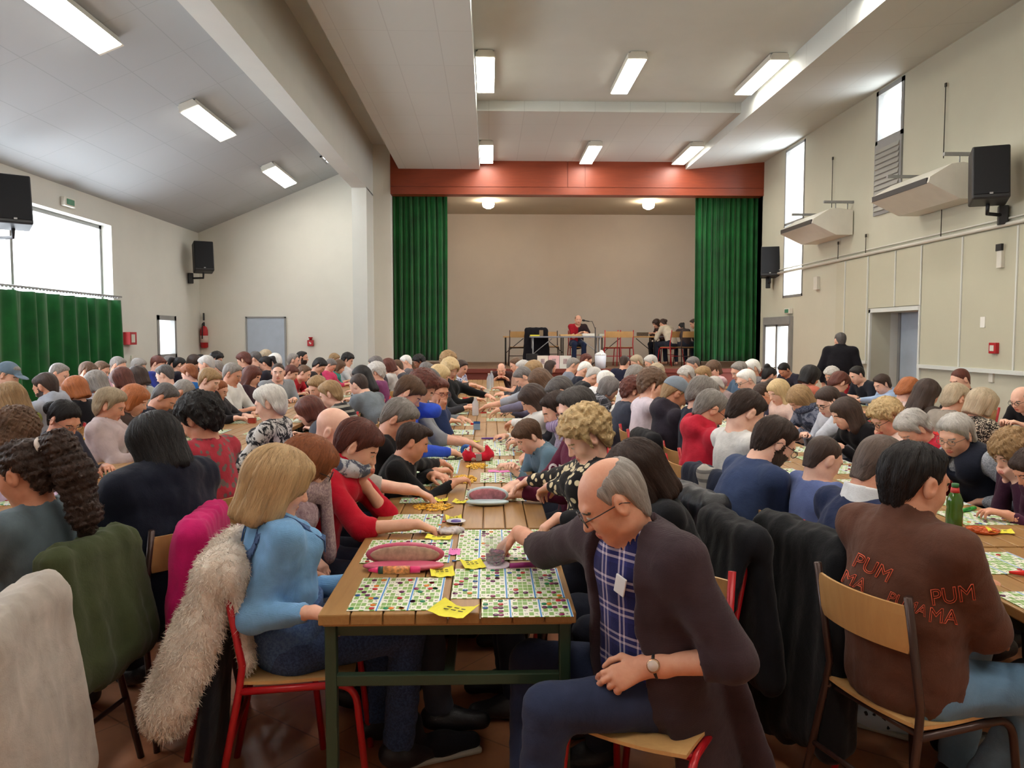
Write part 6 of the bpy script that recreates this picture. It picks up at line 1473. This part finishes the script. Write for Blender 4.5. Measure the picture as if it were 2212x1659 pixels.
def sheet(x0, y0, ncol, ln, label, chips=0, rz=0.0, z=TZ, group='loto card sheets on the tables'):
    global nsh; nsh += 1
    w_ = ncol * CW; b = MB(); b.box((w_ / 2, ln / 2, .0012), (w_, ln, .0016)); o = b.build('loto_sheet', SHM[nsh % 6]); o.location = (x0, y0, z + .0005 * (nsh % 3)); o.rotation_euler = (0, 0, rz); tag(o, label, 'card sheet', group)
    if chips:
        b = MB(); rn = random.Random(nsh)
        for k in range(chips):
            ci, cj = rn.randrange(ncol * 5), rn.randrange(max(1, int(ln / CH))); cx = (ci // 5) * CW + (.04 + .172 * (ci % 5 + .5)) * CW; cy = (cj + .5) * CH
            if cy > ln - .01: continue
            b.lathe([(.0088, .002), (.0088, .0045), (.007, .005)], (cx, cy, 0), n=10, mi=rn.choice((0, 0, 0, 1, 1, 2, 2, 3, 4, 5)))
        c = b.build('loto_chips', CHC); c.location = o.location; c.rotation_euler = o.rotation_euler; c['kind'] = 'stuff'; c['label'] = 'small coloured chips scattered on a ' + ' '.join(label.split()[:9])
    return o
def sheet_px(xl, xr, yb, yt, ncol, label, chips=0):
    a, c, t = at_z(xl, yb, TZ), at_z(xr, yb, TZ), at_z(xl, yt, TZ); w_ = c.x - a.x; o = sheet(a.x, a.y, ncol, t.y - a.y, label, chips); k = w_ / (ncol * CW); o.scale.x = k
    if chips: bpy.data.objects[-1] if False else None
    return o
sheet_px(748, 950, 1321, 1250, 3, 'three-column loto sheet at the near left corner of the central table', 34)
sheet_px(776, 970, 1218, 1168, 4, 'loto sheet behind the open pink pencil case', 26)
sheet_px(974, 1222, 1294, 1230, 4, 'wide four-column loto sheet at the near right of the central table', 44)
sheet_px(1040, 1240, 1335, 1297, 3, 'short three-column loto sheet at the near right table corner', 20)
sheet_px(984, 1196, 1212, 1146, 4, 'loto sheet under the clear plastic cup', 36)
sheet_px(830, 948, 1153, 1112, 3, 'loto sheet under the arm of the woman in red', 16)
sheet_px(1003, 1138, 1084, 1057, 3, 'loto sheet behind the pale blue pencil case', 14)
sheet_px(1037, 1142, 1043, 1022, 3, 'loto sheet just below the long pink slip', 10)
sheet_px(1049, 1138, 1011, 993, 3, 'loto sheet just above the long pink slip', 8)
sheet_px(1051, 1112, 985, 970, 2, 'two-column loto sheet right of the red pouch', 6)
sheet_px(1044, 1124, 967, 953, 3, 'loto sheet beyond the red pouch', 6)
sheet_px(894, 988, 1024, 992, 3, 'loto sheet under the sleeve of the boy in black', 6)
sheet_px(905, 982, 1051, 1029, 3, 'loto sheet left of the heap of yellow counters', 6)
sheet_px(862, 930, 1088, 1076, 3, 'loto sheet under the forearm of the bald man', 4)
rows_x = {-.13: 1, 2.05: 1, 4.23: 1, -2.24: 1, -4.42: 1}
rn = random.Random(5)
for p in PEOPLE:
    if p['o'].get('z0') or p['o'].get('stand') or p['d'] > 12.5: continue
    x = p['loc'].x; tx = min(rows_x, key=lambda t: abs(t - x)); sg = 1 if x > tx else -1; y = p['loc'].y
    if tx == -.13 and y < 5.3: continue
    if tx == -.13 and y > 14: continue
    nc = rn.choice((3, 3, 4)) if p['d'] < 8 else 3
    x0 = tx + .38 - nc * CW - .0 if sg > 0 else tx - .38
    sheet(x0, y - .17, nc, rn.choice((.28, .315, .34)), f'loto sheet before the {short_of(p, 12)}', (14 if p['d'] < 7 else 0))
# ---------------- odds and ends on the central table ----------------
YEL = plain('yellow_paper', (232, 222, 60), .7, 0, .05); INK = plain('black_ink', (40, 38, 34), .7, 0, 0)
def slip(px, py, w_, d_, rz, label, m=YEL, fold=.012, text=2, name='yellow_slip', cat='paper', z=TZ + .004):
    c = at_z(px, py, z); e = thing(name, label, cat, c, rz, 'yellow slips on the central table' if m is YEL else None); b = MB(); n = 6; g = []
    for j in range(2):
        for i in range(n + 1):
            u = i / n - .5; v = j - .5; g.append(b.b.verts.new((u * w_, v * d_, .001 + fold * (abs(u) * 2) ** 2 * (1 if j else .4) + .002 * math.sin(i * 2))))
    for i in range(n): b.b.faces.new((g[i], g[i + 1], g[i + n + 2], g[i + n + 1]))
    o = b.build('paper', m, e); so = o.modifiers.new('t', 'SOLIDIFY'); so.thickness = .0008
    if text:
        b = MB()
        for k in range(text * 3): b.box((-.2 * w_ + .2 * w_ * (k % 3), (.18 - .2 * (k // 3)) * d_, .005 + fold * .1), (w_ * .13, d_ * .05, .0006))
        b.build('print', INK, e)
slip(980, 1322, .13, .10, R(-30), 'folded yellow slip hanging near the front edge of the central table', fold=.02)
slip(955, 1238, .085, .10, R(8), 'yellow slip at the right end of the pink pencil case'); slip(1021, 1221, .08, .10, R(14), 'yellow slip left of the clear plastic cup')
slip(948, 1163, .11, .05, R(-10), 'bent yellow slip above the pink note'); slip(980, 1121, .075, .08, R(5), 'yellow slip under the small white dish')
slip(953, 1081, .07, .06, 0, 'yellow slip by the hand of the bald man'); slip(994, 1085, .07, .06, R(-15), 'yellow slip left of the pale blue pencil case')
slip(1030, 954, .05, .05, 0, 'yellow slip beyond the red pouch'); slip(979, 978, .06, .06, 0, 'yellow slip left of the blue tape roll')
PNK = plain('pink_paper', (236, 130, 196), .7, 0, .04)
slip(982, 1192, .045, .085, 0, 'small pink note between the loto sheets', PNK, .002, 1, 'pink_note'); slip(1091, 1018, .21, .07, R(2), 'long pink slip with black writing on the central table', PNK, .003, 1, 'pink_slip')
# yellow counters: nobody could count them
b = MB(); rn = random.Random(3)
for cx, cy, rx, ry, n in ((1002, 1036, .075, .14, 260), (1030, 1008, .07, .12, 160), (935, 1096, .10, .09, 170)):
    c = at_z(cx, cy, TZ)
    for k in range(n):
        a, r_ = rn.uniform(0, 6.28), rn.random() ** .6; b.lathe([(.0065, 0), (.0065, .003)], (c.x + rx * r_ * math.cos(a), c.y + ry * r_ * math.sin(a), TZ + .002 + .012 * (1 - r_) * rn.random()), n=7, rot=Matrix.Rotation(rn.uniform(-.5, .5), 3, 'X'))
o = b.build('yellow_counters', plain('yellow_counter', (238, 186, 52), .4, 0, .08)); tag(o, 'heaps of small yellow counters on the central table', 'counters', kind='stuff')
# pink pencil case, open
def case(px, py, w_, d_, mout, mlin, label, name, fill):
    c = at_z(px, py, TZ); e = thing(name, label, 'pencil case', (c.x, c.y, TZ)); F = Field(); F.ell((0, 0, .018), (w_ / 2, d_ * .30, .017), None, .01); F.plane((0, 0, .026), (0, 0, 1), r=.3)
    mesh_obj('case_tray', mesh_field(F, .005, name='case_tray'), mout, e)
    F = Field(); F.ell((0, d_ * .34, .045), (w_ / 2 * .98, .022, .045), None, .01); F.plane((0, d_ * .34 - .012, .045), (0, -1, 0), r=.3); lid = mesh_obj('case_lid', mesh_field(F, .005, name='case_lid'), mout, e)
    F = Field(); F.ell((0, d_ * .34 - .010, .045), (w_ / 2 * .88, .010, .036), None, .01); mesh_obj('lining', mesh_field(F, .005, name='lining'), mlin, lid)
    return e, c
pc, c = case(872, 1232, .30, .16, plain('pink_plastic', (206, 92, 122), .35, 0, .06), plain('beige_lining', (186, 160, 136), .8, 0, .2, 60), 'open pink pencil case on the central table', 'pink_pencil_case', 0)
bc, c2 = case(1053, 1092, .22, .14, plain('pale_blue_plastic', (196, 218, 226), .35, 0, .06), plain('red_white_lining', (176, 110, 120), .6, 0, .35, 50), 'open pale blue pencil case with pens on the central table', 'blue_pencil_case', 0)
def marker(p0, p1, r, segs, label, name='marker_pen', cat='pen'):
    p0, p1 = Vector(p0), Vector(p1); e = thing(name, label, cat, p0); d = p1 - p0
    for nm, t0, t1, m, rr in segs: MB().tube([d * t0, d * t1], [r * rr[0], r * rr[1]], 14).build(nm, m, e)
    return e
HP = plain('hot_pink', (232, 44, 116), .35, 0, .04); a = at_z(796, 1232, TZ + .035); d_ = at_z(910, 1230, TZ + .035)
marker(a, d_, .012, [('nozzle', 0, .18, HP, (.35, .9)), ('collar', .19, .28, plain('dark_green_plastic', (30, 60, 50), .4, 0, .05), (1.1, 1.1)), ('barrel', .28, .78, plain('patterned_label', (216, 140, 84), .4, 0, .5, 90), (1.15, 1.15)), ('cap', .79, .98, HP, (1, .95))], 'fat pink marker with patterned label in the pink pencil case')
MG = plain('magenta_plastic', (150, 24, 110), .35, 0, .05); a = at_z(1101, 1222, TZ + .014); d_ = at_z(1210, 1216, TZ + .014)
marker(a, d_, .011, [('pen_barrel', 0, .55, MG, (.8, 1)), ('band', .555, .58, plain('teal_band', (70, 130, 130), .5, 0, 0), (1.2, 1.2)), ('cap', .585, 1, MG, (1, .9))], 'thick magenta marker lying beside the clear cup')
PU = plain('purple_plastic', (96, 50, 150), .35, 0, .05); a = at_z(1040, 947, TZ + .01); d_ = at_z(1086, 947, TZ + .01); marker(a, d_, .008, [('pen_barrel', 0, .6, PU, (.8, 1)), ('cap', .6, 1, PU, (1, .9))], 'purple marker below the white sleeve on the central table')
a = at_z(2002, 1142, TZ + .014); d_ = at_z(2040, 1144, TZ + .014); marker(a, d_, .014, [('pen_barrel', 0, .6, PU, (.8, 1)), ('cap', .6, 1, PU, (1, .9))], 'purple marker beside the green bottle')
a = at_z(2180, 1236, TZ + .012); d_ = at_z(2240, 1240, TZ + .012); RP = plain('bright_red_plastic', (226, 40, 40), .35, 0, .05); marker(a, d_, .011, [('pen_barrel', 0, .6, RP, (.4, 1)), ('cap', .6, 1, RP, (1, .9))], 'red marker at the right edge on the first right table')
a = at_z(2076, 1103, TZ + .012); d_ = at_z(2106, 1097, TZ + .012); GP = plain('bright_green_plastic', (40, 150, 60), .35, 0, .05); marker(a, d_, .010, [('pen_barrel', 0, .6, GP, (.8, 1)), ('cap', .6, 1, GP, (1, .9))], 'green marker behind the green bottle')
a = at_z(1000, 860, TZ + .02); d_ = at_z(1030, 862, TZ + .02); marker(a, d_, .014, [('pen_barrel', 0, .6, RP, (.8, 1)), ('cap', .6, 1, RP, (1, .9))], 'red marker far along the central table')
# clear cup with counters
c = at_z(1070, 1222, TZ); CLR = plain('clear_plastic', (238, 236, 240), .12, 0, 0, trans=.0, alpha=.22); e = thing('plastic_cup', 'clear plastic cup full of dark counters under the hand of the balding man', 'cup', (c.x, c.y, TZ))
b = MB(); b.lathe([(.050, 0), (.053, .004), (.053, .008), (.034, .010), (.042, .095), (.046, .10)], n=28); b.build('cup_body', CLR, e, smooth=True)
MB().lathe([(.054, 0), (.055, .005), (.050, .007)], n=28).build('saucer', plain('pale_lilac_plastic', (214, 200, 216), .3, 0, .03), e)
b = MB(); rn = random.Random(9)
for k in range(160):
    a_, r_, z_ = rn.uniform(0, 6.28), .029 * rn.random() ** .5, rn.uniform(.012, .055); b.lathe([(.008, 0), (.008, .003)], (r_ * math.cos(a_), r_ * math.sin(a_), z_), n=7, rot=Matrix.Rotation(rn.uniform(-1, 1), 3, 'X'), mi=rn.choice((0, 0, 0, 1)))
o = b.build('counters', CHC[:2], e); o['kind'] = 'stuff'
# bottles, pouch, tape, boxes
def bottle(x, y, h, r, m, cap, label, liquid=None, lab=None, z=TZ):
    e = thing('plastic_bottle', label, 'bottle', (x, y, z)); MB().lathe([(r * .8, 0), (r, .01), (r, h * .42), (r * .9, h * .5), (r, h * .56), (r * .95, h * .68), (r * .5, h * .84), (r * .38, h * .88), (r * .38, h * .93)], n=24).build('bottle_body', m, e, smooth=True)
    MB().lathe([(r * .44, h * .93), (r * .44, h)], n=16).build('cap', cap, e)
    if lab: MB().lathe([(r * .52, h * .80), (r * .60, h * .78), (r * .46, h * .92), (r * .4, h * .92)] if lab[1] == 'neck' else [(r * 1.02, h * .25), (r * 1.02, h * .5)], n=24).build('label', lab[0], e)
    return e
c = at_z(2060, 1150, TZ); bottle(c.x, c.y, .215, .034, plain('green_glass', (58, 96, 26), .12, 0, 0, spec=.8), plain('green_cap', (40, 110, 60), .4, 0, 0), 'green drink bottle with red neck on the first right table', lab=(plain('red_neck', (200, 60, 60), .4, 0, .03), 'neck'))
PET = plain('clear_bottle', (206, 214, 224), .1, 0, 0, alpha=.45)
for px, py, h, lb in ((1027, 898, .20, 'clear water bottle on the central table beyond the blue box'), (1062, 838, .28, 'clear water bottle far along the central table'), (1056, 842, .26, 'second clear bottle far along the central table, left of its twin')):
    c = at_z(px, py, TZ); bottle(c.x, c.y, h, .036, PET, WHT, lb)
c = at_z(1040, 862, TZ); bottle(c.x, c.y, .16, .03, plain('brown_bottle', (96, 50, 40), .2, 0, .05), WHT, 'small brown bottle far along the central table')
c = at_z(180, 1013, TZ); bottle(c.x, c.y, .20, .033, PET, plain('yellow_cap', (240, 190, 40), .4, 0, 0), 'clear bottle with yellow cap on the first left table')
c = at_z(1033, 996, TZ); e = thing('red_pouch', 'red and white open pouch in the middle of the central table', 'pouch', (c.x, c.y, TZ), R(8))
F = Field(); F.cone((-.075, 0, .03), (.075, 0, .03), .032, .032, k=.02); F.cone((-.08, .0, .05), (-.05, 0, .10), .028, .012, V(0, 1, 0), 1.4, .02); F.cone((.08, .0, .05), (.05, 0, .11), .028, .012, V(0, 1, 0), 1.4, .02); F.ell((0, 0, .10), (.05, .03, .05), None, .01, -1); F.plane((0, 0, .002), (0, 0, -1), r=.3)
mesh_obj('pouch_body', mesh_field(F, .006, name='pouch_body'), m_cloth((206, 34, 56), 'floral', (206, 190, 186)), e); MB().box((0, -.034, .03), (.04, .006, .05), bev=.003).build('grey_panel', plain('grey_fabric', (150, 140, 138), .8, 0, .1), e)
c = at_z(1007, 984, TZ); e = thing('tape_roll', 'blue tape roll left of the red pouch', 'tape roll', (c.x, c.y, TZ)); rr = Matrix.Rotation(R(80), 3, 'X'); TB = plain('blue_plastic', (40, 96, 176), .35, 0, .05)
b = MB(); b.tube([(.028 * math.cos(k * math.pi / 10), 0, .040 + .028 * math.sin(k * math.pi / 10)) for k in range(20)], .014, 10, closed=True); b.build('roll', TB, e); MB().tube([(.0, -.012, .04), (0, .012, .04)], .010).build('hub', BLK, e)
def carton(px, py, d, m, m2, label, z=TZ):
    c = at_z(px, py, z); e = thing('small_box', label, 'box', (c.x, c.y, z)); MB().box((0, 0, d[2] / 2), d, bev=.002).build('carton', m, e); MB().box((0, -.001, d[2] * .87), (d[0] * 1.02, d[1] * 1.04, d[2] * .26)).build('lid', m2, e)
carton(1030, 928, (.06, .04, .075), plain('pale_blue_card', (150, 176, 206), .5, 0, .05), TB, 'small blue and pale box on the central table')
carton(1020, 918, (.03, .03, .02), RP, RP, 'tiny red piece left of the blue box'); carton(1045, 900, (.06, .05, .05), plain('pale_tub', (226, 218, 190), .5, 0, .04), plain('red_lid', (196, 60, 50), .5, 0, 0), 'cream tub with red band on the central table')
carton(1052, 858, (.07, .06, .11), plain('white_cup', (236, 232, 222), .5, 0, .04), WHT, 'white paper cup far along the central table'); carton(1090, 856, (.16, .12, .04), plain('pink_tray', (226, 130, 130), .5, 0, .1), plain('pink_tray2', (216, 110, 116), .5, 0, .1), 'pink box far along the central table, right side')
c = at_z(985, 1130, TZ); e = thing('small_dish', 'small white dish with violet counters on the central table', 'dish', (c.x, c.y, TZ + .003)); MB().lathe([(.02, 0), (.045, .008), (.043, .010), (.02, .004)]).build('dish', plain('white_china', (228, 228, 232), .2, 0, .02), e, smooth=True); MB().lathe([(.024, .005), (.022, .010)]).build('violet_counter', plain('violet', (96, 80, 160), .4, 0, .1), e)
c = at_z(968, 1152, TZ); e = thing('plastic_wrapper', 'crumpled clear and white wrapper by the central slips', 'wrapper', (c.x, c.y, TZ)); F = Field(); F.ell((0, 0, .01), (.05, .035, .014), None); F.ell((.04, .01, .012), (.03, .03, .012), None); mesh_obj('film', mesh_field(F, .004, name='film', post=lambda Fv, ax: Fv + wob(ax, .006, 110, 3)), plain('white_film', (214, 206, 208), .25, 0, .1, alpha=.8), e)
c = at_z(2122, 1149, TZ); e = thing('counter_tray', 'oval tray of orange counters beside the green bottle', 'tray', (c.x, c.y, TZ)); MB().lathe([(.06, 0), (.068, .012), (.064, .012), (.058, .004)]).build('tray', plain('orange_clear', (196, 90, 40), .2, 0, .05), e, smooth=True)
b = MB()
for k in range(50):
    a_, r_ = rn.uniform(0, 6.28), .055 * rn.random() ** .5; b.lathe([(.008, 0), (.008, .003)], (r_ * math.cos(a_), r_ * math.sin(a_), .005 + .006 * rn.random()), n=7)
o = b.build('counters', plain('orange_counter', (214, 96, 36), .3, 0, .1), e); o['kind'] = 'stuff'
slip(2160, 1149, .10, .06, R(-20), 'yellow slip beside the tray of orange counters')
# left table odds
carton(626, 858, (.14, .10, .03), plain('cream_box', (226, 206, 160), .5, 0, .05), RP, 'cream and red box before the stocky man in grey'); carton(545, 914, (.07, .05, .05), plain('rust_purse', (170, 60, 40), .5, 0, .1), plain('rust_purse', (170, 60, 40), .5, 0, .1), 'rust red purse before the smiling white-haired woman')

# ---------------- things on the stage ----------------
Z0 = .88
def stage_table(x0, x1, y, dep, label, topm, legm, brace=True):
    e = thing('folding_table', label, 'table', ((x0 + x1) / 2, y, Z0), 0, None); w_ = x1 - x0; MB().box((0, 0, .70), (w_, dep, .035), bev=.006).build('tabletop', topm, e)
    for sx in (-1, 1):
        for sy in (-1, 1): MB().tube([(sx * (w_ / 2 - .06), sy * (dep / 2 - .04), 0), (sx * (w_ / 2 - .06), sy * (dep / 2 - .04), .69)], .016, 8).build('leg', legm, e)
    if brace:
        for sx in (-1, 1):
            b = MB(); b.tube([(sx * (w_ / 2 - .06), -dep / 2 + .04, .30), (sx * (w_ / 2 - .5), -dep / 2 + .06, .66)], .010, 6); b.tube([(sx * (w_ / 2 - .06), -dep / 2 + .04, .2), (sx * (w_ / 2 - .06), dep / 2 - .04, .2)], .010, 6); b.tube([(sx * (w_ / 2 - .06), -dep / 2 + .04, .18), (sx * (w_ / 2 - .06), -dep / 2 + .04, .34)], .012, 6)
            b.build('brace', legm, e)
GT = plain('grey_tabletop', (128, 128, 136), .5, 0, .05)
stage_table(.95, 2.62, 18.5, .6, 'grey-topped table before the caller on the stage', GT, GREY_AL); stage_table(.35, 1.9, 19.9, .6, 'brown trestle table behind the draped jacket on the stage', PLY, DKMETAL); stage_table(2.7, 4.1, 19.5, .6, 'brown trestle table right of the microphone on the stage', PLY, DKMETAL); stage_table(4.15, 5.4, 20.1, .7, 'trestle table under the hands of the cream jumper on the stage', GT, DKMETAL)
def stchair(px, y, yaw, col, label): c = at_y(px, 760, y); return place_chair(Vector((c.x, y, Z0)), R(yaw - 90), col, label, far=True, group='school chairs on the stage')
stchair(1117, 19.3, 90, 'brown', 'empty school chair at the left end of the stage tables'); jc = stchair(1155, 19.1, 95, 'brown', 'school chair under a black jacket on the stage'); stchair(1190, 20.6, 270, 'brown', 'pale empty school chair behind the tables on the stage')
stchair(1322, 19.0, 85, 'red', 'empty red school chair right of the microphone, left of a pair'); stchair(1347, 19.0, 92, 'red', 'empty red school chair right of the microphone, right of a pair')
coat('black_jacket', 'black jacket draped over a chair on the stage, left of the caller', jc, (24, 22, 28), 'plain', None, L=.75, w=.2, seed=21, thick=.05, sleeves=(-1, 1), res=.02, cat='jacket')
pb = at_y(1285, 735, 18.15); e = thing('microphone_stand', 'black microphone on a boom stand before the caller', 'microphone', (pb.x, 18.1, Z0)); b = MB()
for k in range(3): b.tube([(0, 0, .12), (.28 * math.cos(k * 2.09), .28 * math.sin(k * 2.09), .01)], .009, 6)
b.build('tripod_base', BLK, e); MB().tube([(0, 0, .1), (0, 0, .92)], .011, 8).build('pole', BLK, e); MB().tube([(.0, 0, .88), (-.06, .1, 1.06), (-.14, .3, 1.06)], .007, 6).build('boom', BLK, e); MB().lathe([(.012, 0), (.012, .1), (.024, .12), (.024, .16), (.01, .175)], (-.10, .28, 1.06), n=12, rot=Matrix.Rotation(R(-80), 3, 'Y')).build('microphone', BLK, e)
def on_table(name, label, cat, px, y, d, m, z=Z0 + .72, tilt=0): c = at_y(px, 727, y); o = MB().box((0, 0, d[2] / 2), d, rot=Matrix.Rotation(tilt, 3, 'X') if tilt else None, bev=.003).build(name, m); o.location = (c.x, y, z); return tag(o, label, cat)
on_table('wooden_case', 'wooden number board lying before the caller', 'board', 1232, 18.5, (.5, .35, .04), PLY); on_table('white_box', 'low white and tan box to the right of the caller', 'box', 1270, 18.5, (.3, .25, .06), plain('white_card', (228, 220, 206), .6, 0, .04)); on_table('yellow_papers', 'stack of yellow papers on the left end of the stage table', 'papers', 1155, 18.5, (.22, .2, .03), YEL)
on_table('speaker_box', 'small brown box on the stage table beside the yellow papers', 'box', 1169, 18.65, (.09, .1, .14), plain('brown_card', (130, 108, 84), .6, 0, .05)); on_table('binder', 'pale folder on the table right of the microphone', 'folder', 1301, 19.4, (.18, .2, .05), plain('pale_card', (200, 206, 190), .6, 0, .04)); on_table('small_tray', 'cluttered tray of small objects on the right stage table', 'tray', 1388, 19.5, (.26, .2, .09), plain('dark_clutter', (90, 76, 62), .6, 0, .4, 40))
# things along the front edge of the stage
def px_box(x0, x1, yt, yb, y): a, c = at_y(x0, yb, y), at_y(x1, yt, y); return a.x, c.x, a.z, c.z
x0, x1, _, zt_ = px_box(1160, 1233, 768, 800, 17.45); e = thing('poster_board', 'three-panel poster, white, pink and white, on the stage edge', 'poster', (x0, 17.42, Z0)); wv = x1 - x0; hh = zt_ - Z0
for i, (a, c, m) in enumerate(((0, .33, plain('white_card', (228, 220, 206), .6, 0, .04)), (.33, .66, plain('pale_pink_card', (230, 186, 186), .6, 0, .05)), (.66, 1, plain('white_card2', (214, 214, 206), .6, 0, .04)))):
    o = MB().box(((a + c) / 2 * wv, .0, hh / 2), ((c - a) * wv - .008, .012, hh)).build('panel', m, e); MB().box(((a + c) / 2 * wv, -.008, hh * .55), ((c - a) * wv * .35, .003, hh * .4), bev=.001).build('print', plain('pale_print', (170, 150, 150), .6, 0, .35, 30), o)
MB().box((wv * .5, .06, .02), (wv * .8, .12, .03)).build('stand', DKMETAL, e)
x0, x1, _, zt_ = px_box(1284, 1310, 768, 800, 17.5); e = thing('white_bin', 'white bin with a crumpled bag on the stage edge', 'bin', ((x0 + x1) / 2, 17.5, Z0)); hh = zt_ - Z0; MB().lathe([(.115, 0), (.13, hh)], n=24).build('bin', plain('white_bin_plastic', (220, 224, 234), .4, 0, .03), e, smooth=True)
F = Field(); F.ell((0, 0, hh + .02), (.125, .12, .05), None); F.ell((.02, 0, hh + .07), (.05, .05, .05), None); mesh_obj('crumpled_bag', mesh_field(F, .009, name='crumpled_bag', post=lambda Fv, ax: Fv + wob(ax, .014, 60, 3)), plain('white_bag', (232, 232, 232), .5, 0, .03), e)
for x0_, x1_, yt_, yb_, m, lb, nm in ((1139, 1162, 779, 795, WHT, 'low white box on the stage edge, left of the poster', 'white_box'), (1137, 1162, 763, 779, BLK, 'black case standing on the white box at the stage edge', 'black_case')):
    a0, a1, z_0, z_1 = px_box(x0_, x1_, yt_, yb_, 17.55); e = thing(nm, lb, 'box', ((a0 + a1) / 2, 17.55, Z0 if nm == 'white_box' else Z0 + .17)); MB().box((0, 0, .085 if nm == 'white_box' else .08), (a1 - a0, .2, .168 if nm == 'white_box' else .15), bev=.006).build('case_body', m, e)
